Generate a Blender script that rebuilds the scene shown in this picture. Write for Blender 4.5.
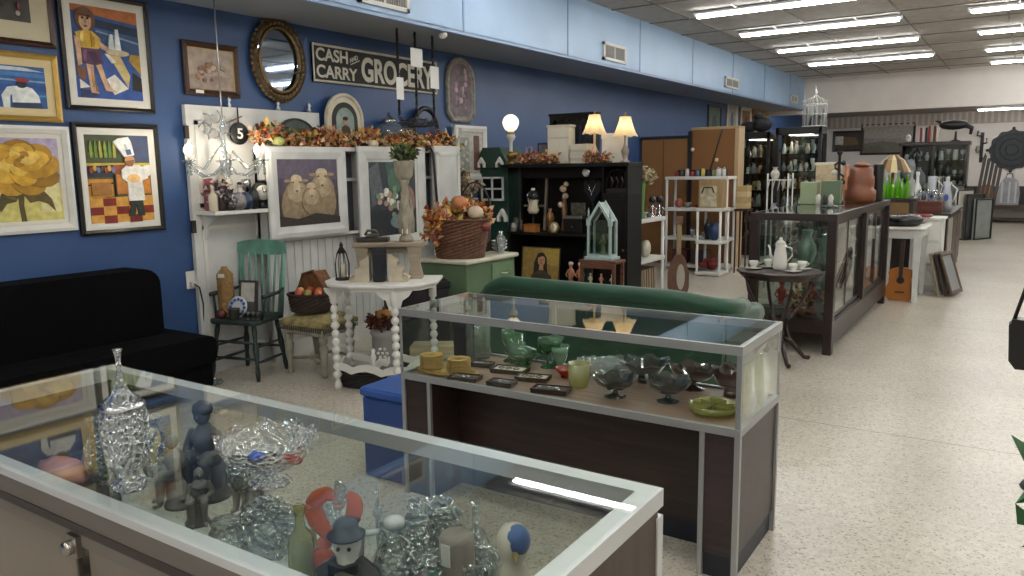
import bpy, math, random
from mathutils import Vector, Matrix, Euler
PI = math.pi
S = bpy.context.scene
for o in list(bpy.data.objects): bpy.data.objects.remove(o)
C = S.collection
rnd = random.Random(7)

# ---------------------------------------------------------------- camera
CAM_H = 1.62; FOC = 778.0
_p = math.radians(8.77); _y = math.radians(33.45); _r = math.radians(-0.85)
FW = Vector((-math.sin(_y)*math.cos(_p), math.cos(_y)*math.cos(_p), -math.sin(_p)))
_r0 = Vector((math.cos(_y), math.sin(_y), 0)); _u0 = _r0.cross(FW)
RT = _r0*math.cos(_r) + _u0*math.sin(_r); UP = _u0*math.cos(_r) - _r0*math.sin(_r)
CAM = Vector((0, 0, CAM_H))
cam = bpy.data.cameras.new('camera'); camo = bpy.data.objects.new('camera', cam); C.objects.link(camo)
cam.sensor_width = 36; cam.lens = FOC/1024*36; cam.clip_start = 0.02; cam.clip_end = 100
mw = Matrix((RT, UP, -FW)).transposed().to_4x4(); mw.translation = CAM
camo.matrix_world = mw
S.camera = camo

# ---------------------------------------------------------------- world and exposure
w = bpy.data.worlds.new('world'); S.world = w; w.use_nodes = True
w.node_tree.nodes['Background'].inputs[0].default_value = (0.6, 0.7, 0.85, 1)
w.node_tree.nodes['Background'].inputs[1].default_value = 0.3
S.view_settings.view_transform = 'Standard'; S.view_settings.look = 'None'
S.view_settings.gamma = 1; S.view_settings.use_curve_mapping = False
S.view_settings.exposure = 0.16
LAMP = 34.0
cy = S.cycles
cy.use_denoising = True; cy.max_bounces = 10; cy.transparent_max_bounces = 40
cy.diffuse_bounces = 4; cy.glossy_bounces = 4; cy.transmission_bounces = 8
cy.sample_clamp_indirect = 6; cy.caustics_reflective = False; cy.caustics_refractive = False

# ---------------------------------------------------------------- measuring from the camera calibration
def ray(x, y): return FW*FOC + RT*(x-512) - UP*(y-288)
def aZ(x, y, z): d = ray(x, y); return CAM + d*((z-CAM_H)/d.z)
def aX(x, y, X): d = ray(x, y); return CAM + d*(X/d.x)
def aY(x, y, Y): d = ray(x, y); return CAM + d*(Y/d.y)

# ---------------------------------------------------------------- materials
def lin(h):
    h = h.lstrip('#'); c = [int(h[i:i+2], 16)/255 for i in (0, 2, 4)]
    return tuple(((v+0.055)/1.055)**2.4 if v > 0.04045 else v/12.92 for v in c) + (1,)
_mc = {}
def M(hx, rough=0.55, metal=0.0, noise=0.0, scale=8.0, bump=0.0, coat=0.0, sheen=0.0):
    k = (hx, rough, metal, noise, scale, bump, coat, sheen)
    if k in _mc: return _mc[k]
    m = bpy.data.materials.new('mat_'+hx.lstrip('#')); m.use_nodes = True
    nt = m.node_tree; b = nt.nodes['Principled BSDF']; c = lin(hx)
    b.inputs['Base Color'].default_value = c; b.inputs['Roughness'].default_value = rough
    b.inputs['Metallic'].default_value = metal
    if coat: b.inputs['Coat Weight'].default_value = coat
    if sheen: b.inputs['Sheen Weight'].default_value = sheen
    if noise or bump:
        tc = nt.nodes.new('ShaderNodeTexCoord'); n = nt.nodes.new('ShaderNodeTexNoise')
        n.inputs['Scale'].default_value = scale; n.inputs['Detail'].default_value = 4
        nt.links.new(tc.outputs['Object'], n.inputs['Vector'])
        if noise:
            r = nt.nodes.new('ShaderNodeValToRGB'); r.color_ramp.elements[0].position = .3; r.color_ramp.elements[1].position = .7
            r.color_ramp.elements[0].color = tuple(v*(1-noise) for v in c[:3])+(1,)
            r.color_ramp.elements[1].color = tuple(min(1, v*(1+noise)) for v in c[:3])+(1,)
            nt.links.new(n.outputs[0], r.inputs[0]); nt.links.new(r.outputs[0], b.inputs['Base Color'])
        if bump:
            bp = nt.nodes.new('ShaderNodeBump'); bp.inputs['Strength'].default_value = bump; bp.inputs['Distance'].default_value = .02
            nt.links.new(n.outputs[0], bp.inputs['Height']); nt.links.new(bp.outputs[0], b.inputs['Normal'])
    _mc[k] = m; return m
def WOOD(hx, rough=0.4, axis='X', scale=3.0, amt=.45, coat=0.0):
    k = ('wood', hx, rough, axis, scale, amt, coat)
    if k in _mc: return _mc[k]
    m = bpy.data.materials.new('wood_'+hx.lstrip('#')); m.use_nodes = True
    nt = m.node_tree; b = nt.nodes['Principled BSDF']; c = lin(hx)
    tc = nt.nodes.new('ShaderNodeTexCoord'); mp = nt.nodes.new('ShaderNodeMapping')
    s = [14*scale]*3; s['XYZ'.index(axis)] = scale; mp.inputs['Scale'].default_value = s
    n = nt.nodes.new('ShaderNodeTexNoise'); n.inputs['Scale'].default_value = 1; n.inputs['Detail'].default_value = 6; n.inputs['Distortion'].default_value = .6
    r = nt.nodes.new('ShaderNodeValToRGB'); r.color_ramp.elements[0].position = .3; r.color_ramp.elements[1].position = .7
    r.color_ramp.elements[0].color = tuple(v*(1-amt) for v in c[:3])+(1,)
    r.color_ramp.elements[1].color = tuple(min(1, v*(1+amt)) for v in c[:3])+(1,)
    nt.links.new(tc.outputs['Object'], mp.inputs[0]); nt.links.new(mp.outputs[0], n.inputs['Vector'])
    nt.links.new(n.outputs[0], r.inputs[0]); nt.links.new(r.outputs[0], b.inputs['Base Color'])
    b.inputs['Roughness'].default_value = rough; b.inputs['Coat Weight'].default_value = coat
    _mc[k] = m; return m
def GLASS(hx='#f6faf8', ior=1.5, gain=1.0, body=0.0, rough=0.0, cut=0.0):
    """thin glass: fresnel mix of tinted transmission and sharp reflection; body adds frosted diffuse"""
    k = ('glass', hx, ior, gain, body, rough, cut)
    if k in _mc: return _mc[k]
    m = bpy.data.materials.new('glass_'+hx.lstrip('#')); m.use_nodes = True
    nt = m.node_tree; nt.nodes.remove(nt.nodes['Principled BSDF']); out = nt.nodes['Material Output']
    t = nt.nodes.new('ShaderNodeBsdfTransparent'); t.inputs[0].default_value = lin(hx)
    g = nt.nodes.new('ShaderNodeBsdfGlossy'); g.inputs['Roughness'].default_value = rough; g.inputs[0].default_value = (1, 1, 1, 1)
    lw = nt.nodes.new('ShaderNodeLayerWeight'); lw.inputs['Blend'].default_value = .5
    pw = nt.nodes.new('ShaderNodeMath'); pw.operation = 'POWER'; pw.inputs[1].default_value = 5; nt.links.new(lw.outputs['Facing'], pw.inputs[0])
    f0 = ((ior-1)/(ior+1))**2
    f = nt.nodes.new('ShaderNodeMath'); f.operation = 'MULTIPLY_ADD'; f.inputs[1].default_value = 1-f0; f.inputs[2].default_value = f0; nt.links.new(pw.outputs[0], f.inputs[0])
    mu = nt.nodes.new('ShaderNodeMath'); mu.operation = 'MULTIPLY'; mu.inputs[1].default_value = gain; mu.use_clamp = True
    mx = nt.nodes.new('ShaderNodeMixShader')
    nt.links.new(f.outputs[0], mu.inputs[0]); nt.links.new(mu.outputs[0], mx.inputs[0])
    last = t.outputs[0]
    if cut:
        tc = nt.nodes.new('ShaderNodeTexCoord'); vo = nt.nodes.new('ShaderNodeTexVoronoi'); vo.inputs['Scale'].default_value = cut; nt.links.new(tc.outputs['Object'], vo.inputs['Vector'])
        bp = nt.nodes.new('ShaderNodeBump'); bp.inputs['Strength'].default_value = 1.0; bp.inputs['Distance'].default_value = .012; nt.links.new(vo.outputs[0], bp.inputs['Height'])
        nt.links.new(bp.outputs[0], g.inputs['Normal']); nt.links.new(bp.outputs[0], lw.inputs['Normal'])
    if body:
        d = nt.nodes.new('ShaderNodeBsdfTranslucent'); d.inputs[0].default_value = lin(hx)
        d2 = nt.nodes.new('ShaderNodeBsdfDiffuse'); d2.inputs[0].default_value = lin(hx)
        ad = nt.nodes.new('ShaderNodeMixShader'); ad.inputs[0].default_value = .5
        nt.links.new(d.outputs[0], ad.inputs[1]); nt.links.new(d2.outputs[0], ad.inputs[2])
        m2 = nt.nodes.new('ShaderNodeMixShader'); m2.inputs[0].default_value = body
        nt.links.new(t.outputs[0], m2.inputs[1]); nt.links.new(ad.outputs[0], m2.inputs[2]); last = m2.outputs[0]
    nt.links.new(last, mx.inputs[1]); nt.links.new(g.outputs[0], mx.inputs[2]); nt.links.new(mx.outputs[0], out.inputs[0])
    _mc[k] = m; return m
def EMIT(hx, s):
    k = ('emit', hx, s)
    if k in _mc: return _mc[k]
    m = bpy.data.materials.new('glow_'+hx.lstrip('#')); m.use_nodes = True
    nt = m.node_tree; b = nt.nodes['Principled BSDF']; b.inputs['Base Color'].default_value = lin(hx)
    b.inputs['Emission Color'].default_value = lin(hx); b.inputs['Emission Strength'].default_value = s
    _mc[k] = m; return m
ALU = M('#cfd1d2', .42, .45); ALUD = M('#8f9193', .42, .6); ALU2 = M('#a9abac', .4, .7)
DARKLAM = WOOD('#2b2220', .45, 'X', 2.0, .4)
CLEAR = GLASS('#eef8f4', 1.5, 1.0)
CRYSTAL = GLASS('#e3ebec', 1.9, 2.2, 0.14, 0.03, 70)
SILVER = M('#c9ccd0', .18, 1.0)
BRASS = M('#a8843c', .35, .9)
GOLD = M('#b99a55', .4, .8, .2, 30, .3)
WHITE = M('#d9d8d3', .5, 0, .06, 6)
WHITEP = M('#cfd0ce', .55, 0, .10, 5, .1)
BLACK = M('#101013', .45); BLK2 = M('#1c1a1c', .6, 0, .3, 12)
WALNUT = WOOD('#3a241a', .4, 'X', 3); DKWOOD = WOOD('#221714', .4, 'X', 3); DKWOODZ = WOOD('#221714', .4, 'Z', 3)

# ---------------------------------------------------------------- mesh builder
class B:
    def __init__(s): s.v = []; s.f = []; s.mi = []; s.sm = []; s.mats = []; s.X = Matrix.Identity(4)
    def at(s, loc=(0, 0, 0), rot=(0, 0, 0), sc=1):
        s.X = Matrix.Translation(Vector(loc)) @ Euler([math.radians(a) for a in rot]).to_matrix().to_4x4() @ (Matrix.Scale(sc, 4) if not isinstance(sc, tuple) else Matrix.Diagonal(sc+(1,)))
        return s
    def add(s, vs, fs, m, sm=False):
        k = len(s.v); s.v += [s.X @ Vector(v) for v in vs]
        if m not in s.mats: s.mats.append(m)
        i = s.mats.index(m)
        for f in fs: s.f.append([a+k for a in f]); s.mi.append(i); s.sm.append(sm)
        return s
    def bx(s, x0, x1, y0, y1, z0, z1, m, c=0.0):
        if c <= 0:
            vs = [(x, y, z) for z in (z0, z1) for y in (y0, y1) for x in (x0, x1)]
            return s.add(vs, [(0, 2, 3, 1), (4, 5, 7, 6), (0, 1, 5, 4), (2, 6, 7, 3), (0, 4, 6, 2), (1, 3, 7, 5)], m)
        # chamfered in plan and at top/bottom
        def ring(z, i):
            a0, a1, b0, b1 = x0+i, x1-i, y0+i, y1-i
            return [(a0+c, b0, z), (a1-c, b0, z), (a1, b0+c, z), (a1, b1-c, z), (a1-c, b1, z), (a0+c, b1, z), (a0, b1-c, z), (a0, b0+c, z)]
        vs = ring(z0, c)+ring(z0+c, 0)+ring(z1-c, 0)+ring(z1, c)
        fs = [list(range(7, -1, -1)), list(range(24, 32))]
        for l in range(3):
            for i in range(8): fs.append((l*8+i, l*8+(i+1) % 8, l*8+8+(i+1) % 8, l*8+8+i))
        return s.add(vs, fs, m)
    def box(s, c, d, m, ch=0.0):
        return s.bx(c[0]-d[0]/2, c[0]+d[0]/2, c[1]-d[1]/2, c[1]+d[1]/2, c[2]-d[2]/2, c[2]+d[2]/2, m, ch)
    def lathe(s, prof, m, c=(0, 0, 0), n=16, flute=0.0, fk=8, sx=1.0, sy=1.0, cap=True, zamp=0.0):
        vs = []; fs = []
        for r, z in prof:
            for i in range(n):
                a = 2*PI*i/n; q = 1+flute*math.cos(fk*a) if r > 0.001 else 1
                vs.append((c[0]+r*q*math.cos(a)*sx, c[1]+r*q*math.sin(a)*sy, c[2]+z+(zamp*math.cos(fk*a) if (r, z) == prof[-1] or (r, z) == prof[-2] and False else 0)))
        for l in range(len(prof)-1):
            for i in range(n): fs.append((l*n+i, l*n+(i+1) % n, (l+1)*n+(i+1) % n, (l+1)*n+i))
        if cap:
            if prof[0][0] > 1e-4: fs.append(list(range(n-1, -1, -1)))
            if prof[-1][0] > 1e-4 and cap != 'open': fs.append([(len(prof)-1)*n+i for i in range(n)])
        return s.add(vs, fs, m, True)
    def tube(s, pts, r, m, n=6, closed=False):
        pts = [Vector(p) for p in pts]; N = len(pts); vs = []; fs = []
        for i, p in enumerate(pts):
            a = pts[(i-1) % N] if (closed or i) else p; b = pts[(i+1) % N] if (closed or i < N-1) else p
            d = (b-a).normalized() if (b-a).length > 1e-9 else Vector((0, 0, 1))
            up = Vector((0, 0, 1)) if abs(d.z) < .95 else Vector((1, 0, 0))
            e1 = d.cross(up).normalized(); e2 = d.cross(e1)
            rr = r[i] if isinstance(r, (list, tuple)) else r
            for k in range(n):
                t = 2*PI*k/n; vs.append(p+e1*rr*math.cos(t)+e2*rr*math.sin(t))
        for i in range(N if closed else N-1):
            j = (i+1) % N
            for k in range(n): fs.append((i*n+k, i*n+(k+1) % n, j*n+(k+1) % n, j*n+k))
        if not closed: fs += [list(range(n-1, -1, -1)), [(N-1)*n+k for k in range(n)]]
        return s.add(vs, fs, m, True)
    def bar(s, a, b, w, h, m):
        a = Vector(a); b = Vector(b); d = (b-a).normalized(); up = Vector((0, 0, 1)) if abs(d.z) < .95 else Vector((0, 1, 0))
        e1 = d.cross(up).normalized(); e2 = e1.cross(d).normalized(); vs = []
        for p in (a, b):
            for q, t in ((-1, -1), (1, -1), (1, 1), (-1, 1)): vs.append(p+e1*q*w/2+e2*t*h/2)
        return s.add(vs, [(3, 2, 1, 0), (4, 5, 6, 7), (0, 1, 5, 4), (1, 2, 6, 5), (2, 3, 7, 6), (3, 0, 4, 7)], m)
    def ball(s, c, r, m, n=12, k=7):
        if not isinstance(r, tuple): r = (r, r, r)
        vs = [(c[0], c[1], c[2]-r[2])]; fs = []
        for j in range(1, k):
            t = -PI/2+PI*j/k
            for i in range(n):
                a = 2*PI*i/n; vs.append((c[0]+r[0]*math.cos(t)*math.cos(a), c[1]+r[1]*math.cos(t)*math.sin(a), c[2]+r[2]*math.sin(t)))
        vs.append((c[0], c[1], c[2]+r[2])); L = len(vs)-1
        for i in range(n):
            fs.append((0, 1+(i+1) % n, 1+i)); fs.append((L, L-n+i, L-n+(i+1) % n))
            for j in range(k-2): fs.append((1+j*n+i, 1+j*n+(i+1) % n, 1+(j+1)*n+(i+1) % n, 1+(j+1)*n+i))
        return s.add(vs, fs, m, True)
    def prism(s, pts, y0, y1, m, sm=False):
        """polygon given in x,z, thick from y0 to y1"""
        n = len(pts); a = sum(pts[i][0]*pts[(i+1) % n][1]-pts[(i+1) % n][0]*pts[i][1] for i in range(n))
        if a < 0: pts = pts[::-1]
        vs = [(p[0], y0, p[1]) for p in pts]+[(p[0], y1, p[1]) for p in pts]
        s.add(vs, [list(range(n)), list(range(2*n-1, n-1, -1))], m)
        return s.add(vs, [(i, i+n, (i+1) % n+n, (i+1) % n) for i in range(n)], m, sm)
    def slab(s, pts, z0, z1, m):
        """polygon given in x,y, thick from z0 to z1"""
        n = len(pts); a = sum(pts[i][0]*pts[(i+1) % n][1]-pts[(i+1) % n][0]*pts[i][1] for i in range(n))
        if a < 0: pts = pts[::-1]
        vs = [(p[0], p[1], z0) for p in pts]+[(p[0], p[1], z1) for p in pts]
        return s.add(vs, [list(range(n-1, -1, -1)), list(range(n, 2*n))]+[(i, (i+1) % n, (i+1) % n+n, i+n) for i in range(n)], m)
    def leaf(s, c, z, m, R=None):
        R = R or rnd; c = Vector(c); d = Vector((R.uniform(-1, 1), R.uniform(-1, 1), R.uniform(-.6, 1))).normalized()
        e = d.cross(Vector((R.uniform(-1, 1), R.uniform(-1, 1), R.uniform(-1, 1)))).normalized(); nn = d.cross(e)*z*.25
        return s.add([c, c+d*z*.45+e*z*.36+nn, c+d*z, c+d*z*.45-e*z*.36+nn, c+d*z*.5], [(0, 1, 4), (1, 2, 4), (2, 3, 4), (3, 0, 4)], m)
    def foliage(s, cs, n, size, mats, R=None):
        R = R or rnd
        for (c, r) in cs:
            r = r if isinstance(r, tuple) else (r, r, r)
            for _ in range(n):
                a = R.uniform(0, 2*PI); b = math.asin(R.uniform(-1, 1)); q = R.uniform(.45, 1)
                s.leaf((c[0]+r[0]*q*math.cos(b)*math.cos(a), c[1]+r[1]*q*math.cos(b)*math.sin(a), c[2]+r[2]*q*math.sin(b)), size*R.uniform(.7, 1.3), R.choice(mats), R)
        return s
    def obj(s, name, parent=None, label=None, kind=None, loc=None, rz=0, cat=None, group=None, bev=0.0):
        me = bpy.data.meshes.new(name); me.from_pydata([tuple(v) for v in s.v], [], s.f)
        for m in s.mats: me.materials.append(m)
        me.polygons.foreach_set('material_index', s.mi); me.polygons.foreach_set('use_smooth', s.sm); me.update()
        o = bpy.data.objects.new(name, me); C.objects.link(o)
        if parent: o.parent = parent
        if loc is not None: o.location = loc
        if rz: o.rotation_euler = (0, 0, math.radians(rz))
        if bev:
            mo = o.modifiers.new('bevel', 'BEVEL'); mo.width = bev; mo.segments = 2; mo.limit_method = 'ANGLE'
        return tag(o, label, cat, group, kind)
def tag(o, label=None, cat=None, group=None, kind=None):
    if label: o['label'] = label
    if cat: o['category'] = cat
    if group: o['group'] = group
    if kind: o['kind'] = kind
    return o
def thing(name, label, cat, loc=(0, 0, 0), rz=0, group=None, tilt=None):
    o = bpy.data.objects.new(name, None); C.objects.link(o); o.empty_display_size = .05
    o.location = loc; o.rotation_euler = (math.radians(tilt[0]) if tilt else 0, math.radians(tilt[1]) if tilt else 0, math.radians(rz))
    return tag(o, label, cat, group)
def copy_tree(o, loc, rz=None, label=None, parent=None):
    kids = [c for c in C.objects if c.parent == o]
    c = o.copy(); C.objects.link(c); c.parent = parent
    if loc is not None: c.location = loc
    if rz is not None: c.rotation_euler = (0, 0, math.radians(rz))
    if label: c['label'] = label
    for k in kids: copy_tree(k, None, None, None, c)
    return c
def text_mesh(txt, m, wdt, hgt, depth=.003, bold=0.0):
    """lettering standing in local x-z facing -y, lower left at origin"""
    cu = bpy.data.curves.new('lettering', 'FONT'); cu.body = txt; cu.extrude = 0.01; cu.offset = bold
    ob = bpy.data.objects.new('lettering', cu); C.objects.link(ob); bpy.context.view_layer.update()
    me = bpy.data.meshes.new_from_object(ob.evaluated_get(bpy.context.evaluated_depsgraph_get()))
    bpy.data.objects.remove(ob)
    xs = [v.co.x for v in me.vertices]; ys = [v.co.y for v in me.vertices]; x0, x1, y0, y1 = min(xs), max(xs), min(ys), max(ys)
    vs = [((v.co.x-x0)/(x1-x0)*wdt, -(v.co.z+.01)/.02*depth, (v.co.y-y0)/(y1-y0)*hgt) for v in me.vertices]
    return vs, [list(p.vertices) for p in me.polygons], m

# ---------------------------------------------------------------- the room
XW = -5.5; XR = 6.0; YF = -4.5; YH = 19.9; YB = 24.8; ZC = 3.62
def mat_floor():
    m = bpy.data.materials.new('terrazzo'); m.use_nodes = True; nt = m.node_tree; b = nt.nodes['Principled BSDF']; L = nt.links.new
    tc = nt.nodes.new('ShaderNodeTexCoord')
    v = nt.nodes.new('ShaderNodeTexVoronoi'); v.inputs['Scale'].default_value = 110; L(tc.outputs['Object'], v.inputs['Vector'])
    sp = nt.nodes.new('ShaderNodeSeparateColor'); L(v.outputs['Color'], sp.inputs[0])
    r = nt.nodes.new('ShaderNodeValToRGB'); e = r.color_ramp.elements
    e[0].position = 0; e[0].color = lin('#94897a'); e[1].position = 1; e[1].color = lin('#dad4c6')
    for p, h in ((.05, '#a89e8f'), (.12, '#c2baab'), (.45, '#c9c2b3'), (.75, '#cfc9bb')):
        q = e.new(p); q.color = lin(h)
    r.color_ramp.interpolation = 'CONSTANT'; L(sp.outputs[0], r.inputs[0])
    n = nt.nodes.new('ShaderNodeTexNoise'); n.inputs['Scale'].default_value = 1.3; n.inputs['Detail'].default_value = 6; L(tc.outputs['Object'], n.inputs['Vector'])
    n2 = nt.nodes.new('ShaderNodeTexNoise'); n2.inputs['Scale'].default_value = 22; n2.inputs['Detail'].default_value = 3; L(tc.outputs['Object'], n2.inputs['Vector'])
    ad = nt.nodes.new('ShaderNodeMath'); ad.operation = 'ADD'; L(n.outputs[0], ad.inputs[0]); L(n2.outputs[0], ad.inputs[1])
    r2 = nt.nodes.new('ShaderNodeMapRange'); r2.inputs[1].default_value = .7; r2.inputs[2].default_value = 1.3; r2.inputs[3].default_value = .82; r2.inputs[4].default_value = 1.1
    L(ad.outputs[0], r2.inputs[0])
    mx = nt.nodes.new('ShaderNodeVectorMath'); mx.operation = 'SCALE'; L(r.outputs[0], mx.inputs[0]); L(r2.outputs[0], mx.inputs['Scale'])
    # joints every 2.4 m
    sx = nt.nodes.new('ShaderNodeSeparateXYZ'); L(tc.outputs['Object'], sx.inputs[0])
    js = []
    for ax, off, per in (('Y', 5.0, 3.66),):
        s1 = nt.nodes.new('ShaderNodeMath'); s1.operation = 'ADD'; s1.inputs[1].default_value = 200*per-off+per/2; L(sx.outputs[ax], s1.inputs[0])
        md = nt.nodes.new('ShaderNodeMath'); md.operation = 'MODULO'; md.inputs[1].default_value = per; L(s1.outputs[0], md.inputs[0])
        sb = nt.nodes.new('ShaderNodeMath'); sb.operation = 'SUBTRACT'; sb.inputs[1].default_value = per/2; L(md.outputs[0], sb.inputs[0])
        ab = nt.nodes.new('ShaderNodeMath'); ab.operation = 'ABSOLUTE'; L(sb.outputs[0], ab.inputs[0])
        lt = nt.nodes.new('ShaderNodeMath'); lt.operation = 'LESS_THAN'; lt.inputs[1].default_value = .004; L(ab.outputs[0], lt.inputs[0]); js.append(lt)
    mxx = js[0]
    mm = nt.nodes.new('ShaderNodeMix'); mm.data_type = 'RGBA'; L(mxx.outputs[0], mm.inputs[0]); L(mx.outputs[0], mm.inputs[6]); mm.inputs[7].default_value = lin('#5d564e')
    L(mm.outputs[2], b.inputs['Base Color']); b.inputs['Roughness'].default_value = .28
    return m
def mat_ceiling():
    m = bpy.data.materials.new('ceiling_tiles'); m.use_nodes = True; nt = m.node_tree; b = nt.nodes['Principled BSDF']; L = nt.links.new
    tc = nt.nodes.new('ShaderNodeTexCoord'); n = nt.nodes.new('ShaderNodeTexNoise'); n.inputs['Scale'].default_value = 9; n.inputs['Detail'].default_value = 8; L(tc.outputs['Object'], n.inputs['Vector'])
    r = nt.nodes.new('ShaderNodeValToRGB'); r.color_ramp.elements[0].position = .3; r.color_ramp.elements[1].position = .7
    r.color_ramp.elements[0].color = lin('#a9a49f'); r.color_ramp.elements[1].color = lin('#c0bab4'); L(n.outputs[0], r.inputs[0]); L(r.outputs[0], b.inputs['Base Color'])
    b.inputs['Roughness'].default_value = .9
    return m
NAVY = M('#2c4a78', .42, 0, .10, 2.5); SKYB = M('#9dbbdc', .4, 0, .05, 2); OFFW = M('#ddd6d0', .6, 0, .04, 3)
B().bx(XW-.3, XR+.3, YF-.3, YB+.3, -.12, 0, mat_floor()).obj('floor', kind='structure')
B().bx(XW-.3, XR+.3, YF-.3, YH+.2, ZC, ZC+.12, mat_ceiling()).obj('ceiling', kind='structure')
B().bx(XW-.2, XW, YF-.3, YB+.3, 0, ZC, NAVY).obj('wall_left', kind='structure')
B().bx(XR, XR+.2, YF-.3, YB+.3, 0, ZC, OFFW).obj('wall_right', kind='structure')
B().bx(XW, XR, YB, YB+.2, 0, ZC, OFFW).obj('wall_back', kind='structure')
B().bx(XW, XR, YF-.2, YF, 0, ZC, OFFW).obj('wall_front', kind='structure')
B().bx(XW, XR, YH, YH+.2, 2.80, ZC, OFFW).obj('wall_header', kind='structure')
b = B().bx(XW, XR, YH+.2, YB, 2.95, 3.05, M('#8d8680', .9, 0, .1, 9))
b.obj('ceiling_back', kind='structure')
# beaded frieze along the top of the back wall
fr = B().bx(-5.5, XR, YB-.03, YB, 2.62, 2.95, M('#b0a69e', .7))
for i in range(76): fr.bx(-5.45+i*.15, -5.39+i*.15, YB-.05, YB-.03, 2.64, 2.93, M('#c9c0b8', .7))
fr.obj('trim_1', kind='structure')
# soffit: pale blue duct box with seams
XS = -4.65; ZS = 2.90
b = B().bx(XW, XS, YF, YH, ZS, ZS+.03, M('#8f96a0', .5, 0, .05, 2)).bx(XS-.03, XS, YF, YH, ZS+.0, ZC, SKYB)
for i in range(-2, 10): b.bx(XS, XS+.008, i*2.05+.1, i*2.05+.125, ZS, ZC, M('#86a6cc', .4))
b.bx(XS-.03, XS+.012, YF, YH, ZS-.01, ZS+.02, M('#7f98bb', .4))
b.obj('trim_2', kind='structure')
B().bx(XW, XW+.015, YF, YH, 0, .1, M('#27303e', .5)).obj('baseboard_left', kind='structure')
# ceiling grid
g = B(); TB = M('#77716c', .6)
for i in range(0, 21):
    y = YF+i*1.22+.55
    if y < YH: g.bx(XS, XR, y-.012, y+.012, ZC-.012, ZC, TB)
for i in range(9): g.bx(XS+.6+i*1.22-.012, XS+.6+i*1.22+.012, YF, YH, ZC-.012, ZC, TB)
g.obj('trim_3', kind='structure')

# ceiling strip lights
TUBE = EMIT('#f9f9f5', LAMP)
lamp = thing('strip_light', 'white fluorescent strip light under the grey ceiling', 'ceiling light', (0, 0, 0), 0, 'ceiling strip lights')
B().bx(-1.12, 1.12, -.06, .06, -.03, 0, M('#d8d8d8', .5)).bx(-1.12, 1.12, -.02, .02, -.05, -.03, M('#d8d8d8', .5)).obj('light_housing', lamp)
for sy in (-.022, .022): B().tube([(-1.08, sy, -.06), (1.08, sy, -.06)], .014, TUBE, 6).obj('light_tube', lamp)
for sx in (-.55, .55): B().bar((sx, -.3, -.006), (sx, .3, -.006), .014, .012, M('#e6e6e6', .4)).obj('mounting_bar', lamp)
first = True
LX = (-2.72, .3, 3.3); LY = (-3.3, -1.7, .15, 2.2, 4.3, 6.35, 8.3, 10.3, 12.2, 14.3, 16.6, 18.7)
names = {(-2.72, 10.3): 'cut by the top edge, nearest in the left column', (-2.72, 12.2): 'second nearest of the four full strips on the left',
         (-2.72, 14.3): 'third of the four full strips on the left', (-2.72, 16.6): 'fourth of the strips on the left, just before the header',
         (.3, 12.2): 'topmost of the three at the right edge of the photo', (.3, 14.3): 'middle of the three at the right edge of the photo',
         (.3, 16.6): 'lowest of the three at the right edge of the photo'}
for x in LX:
    for y in LY:
        if y > 18 and x < 0: continue
        lab = names.get((x, y)); l2 = ('white fluorescent ceiling strip light, '+lab) if lab else 'white fluorescent strip light outside the photo, over the shop floor'
        px, py = (-3.25, 6.55) if (y == 6.35 and x < 0) else (x, y)
        if first: lamp.location = (px, py, ZC-.012); lamp['label'] = l2; first = False
        else: copy_tree(lamp, (px, py, ZC-.012), 0, l2)
copy_tree(lamp, (-.1, 23.2, 2.94), 0, 'white fluorescent strip light under the low ceiling of the back room')
for x in (-4.0, -1.6, 2.6): copy_tree(lamp, (x, 20.75, 2.94), 0, 'added white strip light, unseen behind the header, brightening the back room')  # extra strips added out of view behind the header to brighten the back wall

# soffit vents
def vent(y0, y1, z0, z1, label):
    t = thing('air_vent', label, 'vent', (XS+.001, (y0+y1)/2, (z0+z1)/2), 90)
    w = (y1-y0)/2; h = (z1-z0)/2
    f = B().bx(-w, w, -.03, 0, h-.035, h, WHITE).bx(-w, w, -.03, 0, -h, -h+.035, WHITE).bx(-w, -w+.035, -.03, 0, -h, h, WHITE).bx(w-.035, w, -.03, 0, -h, h, WHITE)
    f.obj('vent_frame', t)
    g = B().bx(-w+.03, w-.03, -.006, 0, -h+.03, h-.03, M('#4b4a4a', .7)); n = int(w*2/.03)
    for i in range(1, n): g.bx(-w+i*.03-.003, -w+i*.03+.006, -.022, -.006, -h+.03, h-.03, M('#a5a39e', .5))
    g.bx(-.008, .008, -.026, -.006, -h+.03, h-.03, WHITE)
    g.obj('vent_grille', t)
vent(4.82, 5.44, 2.97, 3.20, 'large white louvred air vent at the top left of the soffit')
vent(9.2, 9.85, 2.97, 3.19, 'square white air vent in the middle of the pale blue soffit')
vent(14.0, 14.75, 2.99, 3.18, 'white air vent further down the soffit, third from the left')
vent(18.6, 19.2, 3.0, 3.18, 'small far white air vent near the end of the soffit')

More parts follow.
